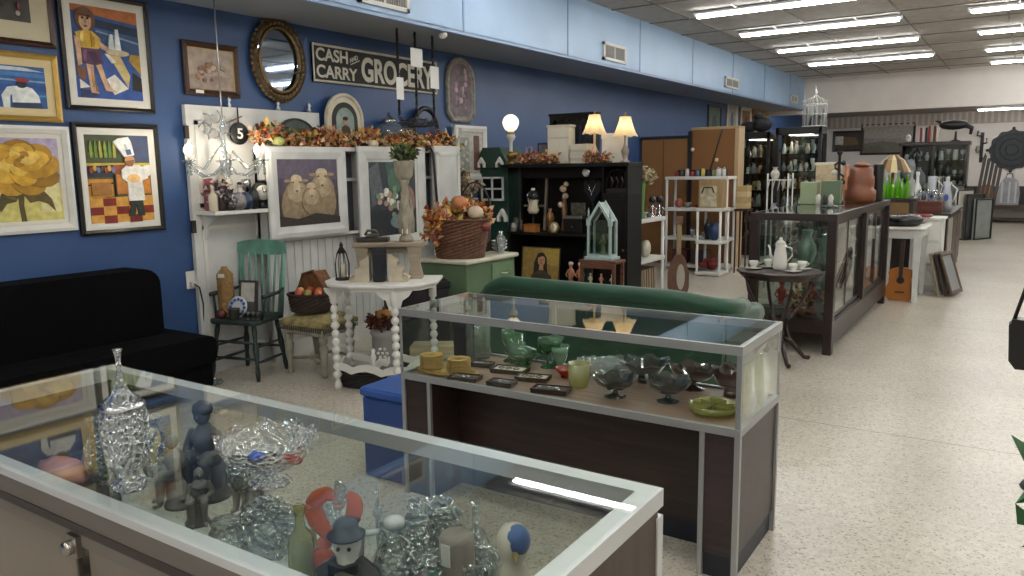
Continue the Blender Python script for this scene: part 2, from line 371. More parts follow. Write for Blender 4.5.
# ---------------------------------------------------------------- pictures
def ell(cx, cz, rx, rz, n=20, a0=0, a1=360): return [(cx+rx*math.cos(math.radians(a0+(a1-a0)*i/(n if a1-a0 == 360 else n-1))), cz+rz*math.sin(math.radians(a0+(a1-a0)*i/(n if a1-a0 == 360 else n-1)))) for i in range(n)]
def canvas(t, w, h, bg, shapes, y=0.0, mats=True):
    """painted canvas: flat colour patches on a board, coordinates 0..1"""
    b = B().bx(-w/2, w/2, y-.004, y, -h/2, h/2, M(bg, .6, 0, .25, 14))
    for i, (hx, pts) in enumerate(shapes):
        p = [((u-.5)*w, (v-.5)*h) for u, v in pts]
        b.prism(p, y-.004-.0004*(i+1), y-.0035, M(hx, .6, 0, .22, 22))
    return b.obj('canvas', t)
def frame_ring(w, h, fw, d, m, name, t, y1=0.0, prof=None):
    b = B(); W, H = w/2, h/2
    o = [(-W, -H), (W, -H), (W, H), (-W, H)]; i_ = [(-W+fw, -H+fw), (W-fw, -H+fw), (W-fw, H-fw), (-W+fw, H-fw)]
    mid = [(-W+fw*.4, -H+fw*.4), (W-fw*.4, -H+fw*.4), (W-fw*.4, H-fw*.4), (-W+fw*.4, H-fw*.4)]
    rings = [(o, y1), (o, y1-d*.8), (mid, y1-d), (i_, y1-d*.6), (i_, y1)]
    vs = []; fs = []
    for pts, yy in rings: vs += [(p[0], yy, p[1]) for p in pts]
    for l in range(4):
        for k in range(4): fs.append((l*4+k, l*4+(k+1) % 4, l*4+4+(k+1) % 4, l*4+4+k))
    return b.add(vs, fs, m).obj(name, t)
def picture(label, loc, rz, w, h, fw, fm, mat_w, mat_c, bg, shapes, depth=.03, tilt=None, cat='picture', name='framed_picture', liner=None, glass=True):
    t = thing(name, label, cat, loc, rz, None, tilt)
    frame_ring(w, h, fw, depth, fm, 'frame', t)
    iw, ih = w-2*fw, h-2*fw
    B().bx(-w/2+fw*.3, w/2-fw*.3, -.004, -.001, -h/2+fw*.3, h/2-fw*.3, M('#4a3a2c', .8)).obj('backing', t)
    if mat_w:
        frame_ring(iw+.004, ih+.004, mat_w+.002, .010, M(mat_c, .7, 0, .04, 9), 'mat_board', t, -.003)
        iw -= 2*mat_w; ih -= 2*mat_w
    if liner: frame_ring(iw+.004, ih+.004, .008, .014, M(liner, .5), 'inner_liner', t, -.003)
    canvas(t, iw+.002, ih+.002, bg, shapes, -.004)
    return t
wl = XW+.004
BLKF = M('#17130f', .35)
# woman carrying a tray
waitress = [('#b06a3c', [(0, 1), (1, 1), (1, .86), (0, .93)]), ('#20304a', [(.3, .87), (1, .82), (1, .72), (.3, .78)]), ('#2f4b74', [(.3, .72), (1, .72), (1, .5), (.3, .5)]),
    ('#7f8f9e', [(.35, .75), (1, .66), (1, .64), (.35, .73)]), ('#2b4f96', [(.35, .5), (.75, .5), (1, .15), (1, 0), (0, 0), (0, .2)]),
    ('#a8862f', [(.85, .52), (1, .52), (1, .3), (.82, .45)]), ('#1c1814', [(.86, .32), (1, .26), (1, .1), (.84, .12)]),
    ('#c8b27a', [(.5, .5), (.68, .5), (.82, .28), (.78, .14)]), ('#e1ddd2', [(.45, .22), (.58, .28), (.78, .13), (.55, .05)]), ('#e1ddd2', [(.05, .2), (.2, .12), (.05, .1)]), ('#1c2c55', [(.05, .1), (.35, .06), (.2, 0), (.05, 0)]),
    ('#d8d5cc', [(.45, .5), (.55, .4), (.62, .42), (.5, .5)]), ('#7a4a2c', [(.02, .35), (.14, .32), (.14, .18), (.04, .22)]),
    ('#6b4a32', ell(.2, .85, .15, .13)), ('#caa483', ell(.2, .83, .09, .10)), ('#6b4a32', [(.08, .93), (.3, .93), (.28, .87), (.12, .88)]),
    ('#caa483', [(.16, .75), (.24, .75), (.25, .68), (.15, .68)]), ('#c9a33c', [(.04, .7), (.16, .73), (.28, .73), (.4, .66), (.4, .58), (.36, .54), (.1, .54), (.06, .62)]),
    ('#caa483', [(.36, .64), (.44, .6), (.6, .53), (.58, .5), (.4, .55)]), ('#5c3550', [(.1, .54), (.37, .54), (.42, .38), (.22, .34), (.08, .4)]), ('#3a2340', [(.2, .5), (.3, .52), (.38, .4), (.28, .37)]),
    ('#caa483', [(.16, .37), (.26, .36), (.28, .15), (.32, .05), (.2, .06)]), ('#caa483', [(.3, .36), (.38, .38), (.46, .16), (.58, .08), (.42, .09)]), ('#caa483', [(.02, .66), (.1, .64), (.1, .36), (.04, .34)]),
    ('#2a1c14', ell(.165, .86, .018, .012)), ('#2a1c14', ell(.235, .86, .018, .012)), ('#8a4632', ell(.20, .775, .025, .010)), ('#3a251a', [(.13, .89), (.18, .90), (.18, .895), (.13, .88)]), ('#3a251a', [(.22, .90), (.27, .89), (.27, .88), (.22, .89)]), ('#a8825f', [(.195, .85), (.21, .85), (.215, .81), (.19, .81)]),
    ('#ead27a', [(.1, .70), (.16, .72), (.14, .60), (.10, .60)]), ('#a27c22', [(.26, .70), (.32, .66), (.30, .56), (.26, .56)]), ('#7a5274', [(.12, .50), (.18, .53), (.16, .40), (.12, .40)]), ('#8d6a4a', [(.26, .30), (.28, .15), (.31, .06), (.27, .08)]), ('#b39070', [(.22, .34), (.25, .34), (.25, .12), (.23, .12)]),
    ('#b9a98a', ell(.64, .52, .18, .035)), ('#c9d0d4', [(.5, .55), (.54, .72), (.58, .72), (.6, .55)]), ('#dfe4e6', [(.6, .55), (.63, .78), (.67, .78), (.7, .55)])]
chef = [('#39452a', [(0, 1), (1, 1), (1, .62), (0, .62)]), ('#2c3e63', [(.62, 1), (1, 1), (1, .7), (.7, .7)]), ('#6d7a35', [(.05, .8), (.45, .8), (.45, .74), (.05, .74)]),
    ('#b9a23a', [(0, .68), (1, .68), (1, .65), (0, .65)]), ('#1f2430', [(0, .64), (.4, .66), (.4, .52), (0, .52)]), ('#8a3f24', [(.4, .66), (.6, .66), (.6, .56), (.4, .56)]),
    ('#c08a34', [(0, .5), (.38, .5), (.38, .3), (0, .28)]), ('#3a2a1c', [(0, .44), (.38, .46), (.38, .44), (0, .42)]), ('#b9782f', [(.42, .55), (.98, .55), (.98, .32), (.42, .32)]),
    ('#cf9a44', [(0, .28), (1, .3), (1, 0), (0, 0)])]
for i in range(5):
    for j in range(3):
        if (i+j) % 2: chef.append(('#7a2419', [(i*.2, .28-j*.1), (i*.2+.2, .28-j*.1), (i*.2+.2, .19-j*.1), (i*.2, .19-j*.1)]))
for i_ in range(6): chef.append((['#7d8f3a', '#5d7a34', '#a3a24a'][i_ % 3], [(.06+.07*i_, .74), (.06+.07*i_, .86), (.075+.07*i_, .93), (.09+.07*i_, .93), (.105+.07*i_, .86), (.105+.07*i_, .74)]))
for i_ in range(7): chef.append((['#8a3424', '#c9a24a', '#5a6a8a', '#3a2c20'][i_ % 4], ell(.06+.055*i_, .60+.02*(i_ % 2), .03, .035, 8)))
chef += [('#9a6a30', [(.04, .46), (.34, .46), (.34, .32), (.04, .31)]), ('#2a2018', [(.40, .55), (.425, .55), (.425, .30), (.40, .30)]), ('#23302a', [(.66, .28), (.82, .28), (.84, .06), (.74, .06), (.72, .2), (.68, .06), (.58, .06)]), ('#dcdcd8', [(.52, .6), (.62, .66), (.8, .66), (.92, .6), (.94, .5), (.84, .48), (.86, .24), (.6, .24), (.6, .46), (.52, .5)]),
    ('#dcdcd8', [(.86, .64), (.98, .66), (.98, .54), (.88, .5)]), ('#c08a5a', ell(.66, .71, .08, .06)), ('#7a4a28', [(.58, .7), (.74, .72), (.7, .64), (.62, .64)]),
    ('#e6e8ea', [(.42, .92), (.5, .96), (.66, .98), (.7, .93), (.74, .77), (.58, .75)]), ('#b9c2cc', [(.58, .9), (.62, .9), (.66, .78), (.62, .78)]), ('#d9b070', ell(.7, .5, .1, .05)), ('#3a5a8a', [(.6, .83), (.68, .84), (.7, .78), (.62, .77)])]
rose = [('#a79bbd', [(.1, 1), (1, 1), (1, .55), (.1, .8)]), ('#c9c070', [(0, .3), (.6, .35), (1, .25), (1, 0), (0, 0)]), ('#d9cf93', [(.55, .35), (.85, .3), (.8, 0), (.6, 0)]),
    ('#53421f', [(.12, .28), (.2, .3), (.3, .12), (.42, .28), (.5, .3), (.42, .04), (.3, 0), (.34, .1)]), ('#4a3b1c', [(.5, .34), (.62, .36), (.74, .1), (.66, .04), (.62, .22)]),
    ('#a97f22', [(0, .8), (.1, .86), (.3, .86), (.6, .92), (.75, .75), (.95, .66), (1, .5), (.85, .36), (.5, .3), (.2, .28), (0, .4)]),
    ('#c79a2e', [(.0, .55), (.2, .62), (.45, .5), (.75, .55), (.92, .52), (.8, .4), (.45, .32), (.1, .36)]), ('#d8b24a', [(.15, .84), (.35, .88), (.65, .86), (.72, .7), (.6, .56), (.35, .52), (.14, .62)]),
    ('#a3741c', [(.25, .8), (.5, .84), (.62, .74), (.55, .62), (.35, .6), (.22, .68)]), ('#e0c063', [(.3, .78), (.46, .81), (.55, .73), (.48, .65), (.34, .66)]), ('#9a6a18', [(.38, .75), (.48, .76), (.48, .7), (.4, .69)]),
    ('#8a5f16', [(.1, .46), (.45, .4), (.8, .47), (.46, .37)]), ('#b9842a', [(.72, .82), (.86, .84), (.97, .7), (.9, .6), (.76, .66)])]
gull = [('#27548f', [(0, 1), (1, 1), (1, 0), (0, 0)]), ('#b8c4cc', [(0, .98), (.8, .96), (1, .88), (.7, .88), (.4, .86), (0, .92)]), ('#3f74ad', [(0, .86), (1, .84), (1, .74), (0, .76)]), ('#7da3c4', [(0, .70), (1, .66), (1, .62), (0, .66)]), ('#1b4684', [(0, .55), (1, .55), (1, .40), (0, .38)]), ('#4a86b8', [(.6, .30), (1, .33), (1, .28), (.6, .26)]),
    ('#dfe2e0', [(.66, .34), (.68, .50), (.76, .54), (.86, .48), (.92, .30), (.94, 0), (.66, 0)]), ('#1b222c', ell(.76, .56, .055, .09)), ('#a32a2a', ell(.77, .66, .07, .045)), ('#d9dcda', [(.57, .0), (.56, .28), (.62, .48), (.69, .52), (.70, .40), (.64, .28), (.63, .0)]), ('#1f3350', [(.66, .12), (.94, .14), (.95, 0), (.66, 0)])]
rose = [('#a79bbd', [(0, 1), (1, 1), (1, .55), (0, .7)]), ('#c9c070', [(0, .35), (1, .42), (1, 0), (0, 0)]), ('#dcd59c', [(.78, .50), (.98, .45), (.98, .1), (.8, .1)]), ('#b5a8c4', [(.86, .95), (1, .9), (1, .5), (.92, .5)]),
    ('#4d451f', [(.60, .36), (.66, .36), (.645, .18), (.66, .0), (.61, .0), (.60, .18)]), ('#5a4a22', [(.64, .34), (.72, .40), (.82, .38), (.90, .26), (.93, .10), (.86, .20), (.78, .24), (.70, .22)]), ('#4a4222', [(.62, .34), (.54, .38), (.46, .34), (.42, .22), (.44, .12), (.50, .22), (.58, .24)]), ('#6b5c2c', [(.46, .32), (.56, .30), (.60, .26), (.52, .28)])]
for rr, cx, cz, n_, cols in ((.33, .64, .64, 9, ('#a97f22', '#8f6a1a', '#b98d2c')), (.25, .63, .68, 7, ('#c79a2e', '#b0841f', '#d2a83c')), (.17, .63, .72, 6, ('#d8b24a', '#c0922a', '#dcb95a')), (.10, .63, .75, 5, ('#a3741c', '#e0c063', '#c9982f')), (.045, .63, .76, 3, ('#8a5f16', '#d2a83c', '#9a6a18'))):
    for k in range(n_):
        a = 2*PI*k/n_+rr*9; px, pz = cx+rr*.55*math.cos(a), cz+rr*.48*math.sin(a)
        pts = [(px+rr*.62*math.cos(q)*math.cos(a)-rr*.50*math.sin(q)*math.sin(a), pz+(rr*.62*math.cos(q)*math.sin(a)+rr*.50*math.sin(q)*math.cos(a))*.92) for q in [2*PI*i/12 for i in range(12)]]
        rose.append((cols[k % 3], [(min(.995, max(0, u)), min(.99, v)) for u, v in pts]))
        rose.append(('#7d5a16' if rr > .1 else '#94701f', [(min(.995, u), v) for u, v in (pts[9], pts[10], pts[11], (pts[10][0]*.93+px*.07, pts[10][1]*.93+pz*.07))]))
floral = [('#5a5550', ell(.5, .6, .4, .35))]
R9 = random.Random(3)
for i in range(70): floral.append((R9.choice(['#7d3947', '#3d4a3e', '#9a8f8c', '#5a2f40', '#2f3b3a', '#b3a9a3']), ell(R9.uniform(.08, .92), R9.uniform(.1, .95), R9.uniform(.02, .05), R9.uniform(.02, .05), 7)))
fruit = [('#9b8b80', [(0, .35), (1, .35), (1, 0), (0, 0)])]
for i in range(45):
    a = R9.uniform(0, 6.28); q = R9.random()
    fruit.append((R9.choice(['#8c6f63', '#b58a76', '#8d8176', '#c3ab98', '#7c5a50', '#a07a60']), ell(.48+.36*q*math.cos(a), .42+.24*q*math.sin(a)+.12*(q < .5), .045, .055, 8)))
picture('dark framed floral print with wide cream mat, cut off at the top left corner', (wl, 2.43, 2.80), 90, .80, .70, .035, M('#3d1f17', .3), .11, '#cdc4a8', '#4a4644', floral)
picture('gold framed painting of a white bird against blue sea and sky', (wl, 2.42, 2.185), 90, .80, .435, .035, M('#b3924a', .35, .5, .1, 20), .05, '#d4c193', '#2b5c9a', gull)
picture('black framed painting of a woman in a yellow top carrying a tray', (wl, 3.18, 2.455), 90, .645, .79, .03, BLKF, .055, '#dddbd2', '#34568c', waitress)
picture('white framed painting of a large yellow rose on lilac', (wl, 2.42, 1.59), 90, .86, .70, .05, WHITE, .03, '#d8d5ca', '#a99fb5', rose)
picture('black framed painting of a chef in a tall white hat', (wl, 3.19, 1.585), 90, .635, .78, .033, BLKF, .048, '#dddcd6', '#4a4a38', chef)
t = picture('small dark framed still life of pale fruit and flowers', (wl, 4.02, 2.425), 90, .51, .41, .045, WALNUT, 0, '#ffffff', '#a8998b', fruit, liner='#b99a55')
B().bx(-.17, -.10, -.034, -.031, -.19, -.165, M('#f0efe9', .6)).obj('price_tag', t)
# oval gilt mirror
t = thing('oval_mirror', 'oval mirror in an ornate bronze gilt frame hanging on the blue wall', 'mirror', (wl, 4.685, 2.565), 90)
def oval(rx, rz, n=48): return [(rx*math.cos(2*PI*i/n), 0, rz*math.sin(2*PI*i/n)) for i in range(n)]
b = B(); fm = M('#7d6641', .45, .5, .35, 40, .6); fm2 = M('#4c3b25', .5, .4, .4, 40, .6)
b.tube([(p[0], -.028, p[2]) for p in oval(.262, .318)], .032, fm2, 8, True).tube([(p[0], -.045, p[2]) for p in oval(.215, .27)], .014, fm, 6, True)
for i, p in enumerate(oval(.283, .342, 44)): b.ball((p[0], -.03, p[2]), (.020, .02, .020), fm, 6, 4)
for i, p in enumerate(oval(.25, .305, 36)): b.ball((p[0], -.052, p[2]), (.011, .012, .018), fm, 5, 4)
b.obj('mirror_frame', t)
B().prism([(p[0], p[2]) for p in oval(.22, .275)], -.02, -.002, M('#9fb0c8', .03, 1.0)).obj('mirror_glass', t)
B().bx(-.035, .03, -.023, -.0205, -.262, -.215, M('#efefef', .6)).obj('price_tag', t)
# grocery sign
t = thing('shop_sign', 'long black wooden sign reading CASH AND CARRY GROCERY in white letters', 'sign', (wl, 5.97, 2.595), 90)
W2, H2 = .89, .17
B().bx(-W2, W2, -.02, 0, -H2, H2, M('#2b2a29', .7, 0, .25, 9)).obj('sign_board', t)
frame_ring(2*W2, 2*H2, .022, .032, M('#cfcabb', .6, 0, .1, 9), 'sign_frame', t)
LET = M('#d6d2c4', .6, 0, .08, 30)
for txt, x, z, wd, hh in (('CASH', -.85, .02, .40, .115), ('CARRY', -.85, -.13, .52, .115), ('GROCERY', -.27, -.125, 1.09, .235)):
    B().at((x, -.0205, z)).add(*text_mesh(txt, LET, wd, hh, .004, .02 if txt != 'GROCERY' else .03)).obj('lettering', t, 'painted white word '+txt)
B().at((-.42, -.0205, .035), (0, -22, 0)).add(*text_mesh('AND', LET, .12, .04, .004, .01)).bx(0, .13, -.003, 0, -.02, -.012, LET).obj('lettering', t, 'small slanted painted word AND')
# rounded oblong picture
t = thing('framed_picture', 'tall round-ended picture of pink flowers in a worn pale frame', 'picture', (wl, 7.295, 2.505), 90)
def stad(w, h, n=12): r = w; return [(r*math.cos(math.radians(a)), h-r+r*math.sin(math.radians(a))) for a in [i*180/n for i in range(n+1)]] + [(-w, -h+r*.35)]+[(-w+r*.35, -h), (w-r*.35, -h)]+[(w, -h+r*.35)]
b = B().prism(stad(.265, .36), -.02, 0, M('#8d8a80', .6, 0, .3, 20, .3)); b.tube([(p[0], -.02, p[1]) for p in stad(.245, .34)], .02, M('#9a968a', .6, 0, .3, 20, .3), 6, True).obj('frame', t)
b = B().prism(stad(.20, .295), -.024, -.02, M('#6e6068', .6, 0, .4, 16))
for i in range(22): b.ball((R9.uniform(-.1, .1), -.024, R9.uniform(-.25, .24)), (R9.uniform(.02, .045), .002, R9.uniform(.02, .05)), M(R9.choice(['#b58fa0', '#8f7f90', '#c9aab4', '#5d5a58']), .6), 7, 4)
b.obj('canvas', t)
# wall outlet
t = thing('wall_outlet', 'white wall outlet with a plug beside the white panel', 'outlet', (wl, 3.70, .78), 90)
B().bx(-.045, .045, -.008, 0, -.07, .07, M('#d5d5d2', .4), .003).obj('cover_plate', t)
B().bx(-.02, .025, -.04, -.008, -.05, -.01, M('#c9c9c6', .5)).tube([(0, -.04, -.03), (.03, -.06, -.06), (.06, -.05, -.2), (.05, -.03, -.5)], .006, M('#2a2a2a', .5)).obj('plug', t)
# ================================================================ display counters
# front counter: X -2.70..-0.60, Y 0.79..1.48, top 0.95
t = thing('display_counter', 'large glass-topped aluminium display counter in the left foreground, taupe doors on its near side', 'display case', (-1.65, 1.135, 0))
hx, hy = 1.05, .345
G1 = GLASS('#f9fcfa', 1.45, .75)
B().bx(-hx, hx, -hy, hy, 0, .08, M('#1a1a1c', .5)).obj('plinth', t)
LAM1 = WOOD('#33261f', .45, 'Z', 2, .35)
B().bx(-hx+.02, hx-.02, -hy+.03, hy-.02, .08, .42, LAM1).obj('lower_cabinet', t)
B().bx(hx-.022, hx-.004, -hy+.02, hy-.02, .42, .90, LAM1).obj('end_panel', t, 'dark brown laminate end panel')
B().bx(-hx+.004, -hx+.02, -hy+.02, hy-.02, .42, .90, M('#6c645c', .5)).obj('end_panel', t)
fr = B()
for x0, x1, y0, y1, h0 in ((-hx, hx, -hy, -hy+.04, .926), (-hx, hx, hy-.045, hy, .905), (-hx, -hx+.04, -hy+.04, hy-.045, .9), (hx-.045, hx, -hy+.04, hy-.045, .905)): fr.bx(x0, x1, y0, y1, h0, .944, ALU)
for x in (-hx, hx-.028):
    for y in (-hy, hy-.028): fr.bx(x, x+.028, y, y+.028, .02, .885, ALU)
fr.bx(-hx, hx, -hy-.001, -hy+.03, .885, .926, M('#6b6560', .4, .3)).bx(-hx+.03, hx-.03, hy-.022, hy-.001, .40, .43, ALU).bx(-hx, hx, -hy-.003, -hy+.02, .865, .885, M('#2b2422', .4)).bx(-hx, hx, -hy-.001, -hy+.02, .835, .865, M('#77716b', .4, .5))
fr.bx(-hx, hx, -hy, -hy+.025, .40, .43, ALUD)
fr.obj('aluminium_frame', t)
B().bx(-hx+.006, hx-.006, -hy+.006, hy-.006, .944, .950, G1).obj('glass_top', t)
B().bx(-hx+.03, hx-.03, hy-.012, hy-.007, .43, .905, G1).obj('glass_front', t)
B().bx(-hx+.03, hx-.03, -hy+.04, hy-.02, .622, .628, GLASS('#f8fbfa', 1.45, .6)).obj('glass_shelf', t)
for x in (-.52, .52): B().bx(x-.5, x+.5 if x < 0 else x+.48, -hy+.006+(.006 if x > 0 else 0), -hy+.012+(.006 if x > 0 else 0), .43, .835, M('#766c63', .35, 0, .08, 5), .001).obj('sliding_door', t)
l = B().at((.0, -hy+.004, .835), (90, 0, 0)).lathe([(.016, 0), (.016, .03), (.013, .034), (.0, .034)], M('#a9a6a0', .25, 1), n=14); l.at().bx(-.02, .02, -hy-.012, -hy+.006, .812, .86, M('#8b8883', .3, 1)).bx(-.004, .004, -hy-.004, -hy+.006, .43, .82, M('#3a3632', .4))
l.obj('lock', t)
# second counter: X -2.53..-0.84, Y 2.82..3.38
t = thing('display_counter', 'narrow glass and aluminium display counter full of glassware, dark laminate base', 'display case', (-1.685, 3.10, 0))
hx, hy = .845, .28
LAM2 = WOOD('#2a1d1a', .4, 'X', 2, .45); LAM2Z = WOOD('#33282a', .4, 'X', 2, .35)
B().bx(-hx+.01, -hx+.17, -hy+.01, hy-.01, .06, .60, LAM2).bx(-hx+.02, -hx+.17, -hy+.02, hy-.02, 0, .06, M('#14161c', .5)).obj('side_pier', t)
B().bx(hx-.14, hx-.01, -hy+.01, hy-.01, .1, .60, LAM2Z).bx(hx-.14, hx-.02, -hy+.02, hy-.02, 0, .1, M('#161b26', .5)).obj('side_pier', t)
B().bx(-hx+.17, hx-.14, -.04, -.02, .10, .60, LAM2).bx(-hx+.17, hx-.14, -.03, 0, .0, .10, M('#161b26', .5)).obj('kick_panel', t)
DECK = WOOD('#8e7565', .45, 'X', 3, .2)
B().bx(-hx+.005, hx-.005, -hy+.005, hy-.005, .60, .618, DECK).obj('display_deck', t, 'light brown wooden deck')
fr = B()
for z0, z1 in ((.597, .628), (.915, .950)):
    fr.bx(-hx, hx, -hy, -hy+.02, z0, z1, ALU2).bx(-hx, hx, hy-.02, hy, z0, z1, ALU2).bx(-hx, -hx+.02, -hy+.02, hy-.02, z0, z1, ALU2).bx(hx-.02, hx, -hy+.02, hy-.02, z0, z1, ALU2)
for x in (-hx, hx-.022):
    for y in (-hy, hy-.022): fr.bx(x, x+.022, y, y+.022, 0, .597, ALU2)
fr.bx(hx-.022, hx-.003, -hy+.003, -hy+.022, .628, .915, ALUD)
for x, y in ((-hx, -hy), (-hx, hy-.012), (hx-.012, hy-.012)): fr.bx(x, x+.010, y, y+.010, .628, .915, ALU2)
fr.bx(-hx+.16, -hx+.18, -hy, -hy+.02, 0, .6, ALU2, .002).bx(hx-.16, hx-.14, -hy, -hy+.02, 0, .6, ALU2, .002)
fr.bx(-.29, -.27, hy-.03, hy-.01, .62, .93, ALUD)
fr.obj('aluminium_frame', t)
G2 = GLASS('#f9fcfa', 1.45, .8)
for nm, a in (('glass_top', (-hx+.004, hx-.004, -hy+.004, hy-.004, .944, .951)), ('glass_front', (-hx+.02, hx-.02, -hy+.004, -hy+.009, .628, .915)), ('glass_back', (-hx+.02, hx-.02, hy-.009, hy-.004, .628, .915)),
              ('glass_end', (-hx+.004, -hx+.009, -hy+.02, hy-.02, .628, .915)), ('glass_end', (hx-.009, hx-.004, -hy+.02, hy-.02, .628, .915))):
    B().bx(*a, G2).obj(nm, t)
# third showcase: dark wood frame, X -2.02..-1.30, Y 6.87..9.85, top 1.20
t = thing('wooden_showcase', 'long dark wood showcase with glass sides and sliding doors beside the aisle', 'display case', (-1.66, 8.36, 0))
hx, hy = .36, 1.49; DW = WOOD('#241614', .38, 'Y', 2, .4); DWZ = WOOD('#241614', .38, 'Z', 2, .4)
fr = B()
for x in (-hx, hx-.075):
    for y in (-hy, hy-.075): fr.bx(x, x+.075, y, y+.075, 0, 1.14, DWZ, .004)
fr.bx(hx-.075, hx, -.06, .06, .28, 1.14, DWZ)
fr.bx(hx-.06, hx, -hy+.07, hy-.07, .1, .28, DW).bx(-hx, -hx+.06, -hy+.07, hy-.07, .1, .28, DW).bx(-hx+.07, hx-.07, -hy, -hy+.06, .18, .29, DW).bx(-hx+.07, hx-.07, hy-.06, hy, .18, .29, DW)
for a in ((hx-.07, hx, -hy+.03, hy-.06), (-hx, -hx+.03, -hy+.03, hy-.06), (-hx, hx, -hy, -hy+.03), (-hx, hx, hy-.06, hy)): fr.bx(*a, 1.14, 1.2, DW)
fr.bx(-hx+.03, hx-.02, -hy+.03, hy-.03, .27, .29, DW)
fr.obj('wooden_frame', t)
G3 = GLASS('#f4f8f6', 1.5, 1.0)
B().bx(-hx+.01, hx-.04, -hy+.01, hy-.04, 1.192, 1.20, G3).obj('glass_top', t)
B().bx(-hx+.02, hx-.07, -hy+.02, -hy+.026, .29, 1.14, G3).obj('glass_end', t)
B().bx(-hx+.02, -hx+.026, -hy+.02, hy-.02, .29, 1.14, G3).obj('glass_side', t)
B().bx(-hx+.04, hx-.09, -hy+.04, hy-.04, .72, .728, GLASS('#eef5f1', 1.5, 1.0)).obj('glass_shelf', t)
for y0, y1, o in ((-hy+.08, -.78, 0), (-.80, -.06, .012), (.06, .78, 0), (.76, hy-.08, .012)):
    d = B().bx(hx-.04-o, hx-.03-o, y0, y1, .30, .33, DW).bx(hx-.04-o, hx-.03-o, y0, y1, 1.10, 1.13, DW).bx(hx-.04-o, hx-.03-o, y0, y0+.03, .30, 1.13, DWZ).bx(hx-.04-o, hx-.03-o, y1-.03, y1, .30, 1.13, DWZ).obj('sliding_door', t)
    B().bx(hx-.037-o, hx-.033-o, y0+.03, y1-.03, .33, 1.10, G3).obj('door_glass', d)

# ================================================================ sofas
t = thing('sofa', 'low black velvet sofa against the blue wall at the left', 'sofa', (-5.03, 2.2, 0), 90)
SB = M('#040407', .95, 0, .2, 10, .2, 0, .0)
SB.node_tree.nodes['Principled BSDF'].inputs['Specular IOR Level'].default_value = .12
# local: x along the wall, -y to the room
def rounded(x0, x1, z0, z1, r, n=6):
    p = []
    for cx, cz, a in ((x1-r, z0+r, -90), (x1-r, z1-r, 0), (x0+r, z1-r, 90), (x0+r, z0+r, 180)):
        for i in range(n+1):
            q = math.radians(a+90*i/n); p.append((cx+r*math.cos(q), cz+r*math.sin(q)))
    return p
B().prism(rounded(-1.4, 1.06, .38, .945, .12), .18, .44, SB, True).obj('backrest', t, bev=.03)
B().prism(rounded(-1.4, 1.22, .26, .46, .06), -.20, .40, SB, True).obj('seat', t, bev=.03)
B().prism(rounded(-1.38, 1.19, .08, .28, .03), -.17, .40, SB, True).obj('base', t, bev=.02)
for x in (-1.3, 1.12):
    for y in (-.12, .34): B().lathe([(.02, 0), (.03, .08)], M('#15100e', .5), (x, y, 0), 10).obj('leg', t)
# green velvet settee, its back to us
t = thing('settee', 'dark green velvet settee seen from behind, with a curving rolled top', 'sofa', (-2.52, 5.05, 0))
t.scale = (.96, 1, 1)
VEL = M('#083d27', .5, 0, .18, 5, .15, 0, .15); VEL2 = M('#08351f', .7, 0, .15, 6, .2, 0, .1)
def topz(x):   # profile of the back, left arm roll rises quickly, right arm falls away
    u = (x+1.0)/2.0
    return .60+.165*min(1, max(0, u/.12))**.5*1.0 - .015*u - .045*max(0, (u-.80)/.2)**1.6
N = 40; xs = [-1.0+2.0*i/N for i in range(N+1)]
bk = B().prism([(x, topz(x)-.03) for x in xs]+[(1.0, .2), (-1.0, .2)], -.26, -.15, VEL2)
bk.obj('backrest', t, 'plain dark green outside back')
def yz(x): e = max(0, (abs(x)-.82)/.18); return -.235+.10*e**2
B().tube([(-.97, .15, .60), (-1.0, 0, .62)]+[(x, yz(x), topz(x)) for x in xs]+[(1.01, .0, topz(1)-.02), (1.0, .15, topz(1)-.03)], .058, VEL, 12).obj('rolled_rail', t)
for sx in (-1, 1):
    B().prism(rounded(sx*.94-.07, sx*.94+.07, .2, .60, .05), -.2, .42, VEL2, True).obj('arm', t)
    B().tube([(sx*.96, -.2, .62), (sx*.99, 0, .62), (sx*1.0, .3, .60), (sx*1.0, .44, .58)], .075, VEL, 12).obj('arm_roll', t)
    for y in (-.2, .4): B().lathe([(.018, 0), (.03, .1), (.022, .2)], WALNUT, (sx*.93, y, 0), 10).obj('leg', t)
B().bx(-.87, .87, -.15, .45, .2, .34, VEL2, .02).obj('seat_rail', t)
B().bx(-.86, .86, -.14, .46, .34, .46, VEL, .03).obj('seat_cushion', t)

# ================================================================ blue storage boxes behind the second counter
t = thing('storage_tote', 'blue lidded storage box on the floor left of the glassware counter', 'box', (-2.74, 3.05, 0), 0)
BL = M('#1f3f7c', .4, 0, .06, 4)
B().bx(-.13, .17, -.17, .17, 0, .44, BL, .012).obj('box_body', t)
B().bx(-.14, .18, -.18, .18, .44, .49, M('#2a4f92', .35), .012).obj('lid', t)

# ================================================================ white panelled partition on the left wall
t = thing('door_panel', 'tall white painted door panel standing against the blue wall', 'panel', (-5.48, 4.40, 0), 90)
p = B().bx(-.67, .70, -.03, .01, 0, 2.14, WHITEP)
for x0, x1 in ((-.60, .0), (.08, .6)):
    for z0, z1 in ((1.35, 2.02), (.15, 1.2)):
        for a in ((x0, x1, z0, z0+.03), (x0, x1, z1-.03, z1), (x0, x0+.03, z0, z1), (x1-.03, x1, z0, z1)): p.bx(a[0], a[1], -.042, -.03, a[2], a[3], WHITE)
p.obj('panel', t)
for x in (-.25, .25, .6): B().lathe([(.018, 0), (.02, .02), (.008, .04), (.02, .06), (.0, .09)], M('#a9adb0', .3, .8), (x, -.01, 2.14), 8).obj('finial', t)
for z in (1.93, 1.2): B().bx(-.69, -.655, -.042, -.02, z-.05, z+.05, M('#3b3632', .5, .6)).obj('hinge', t)
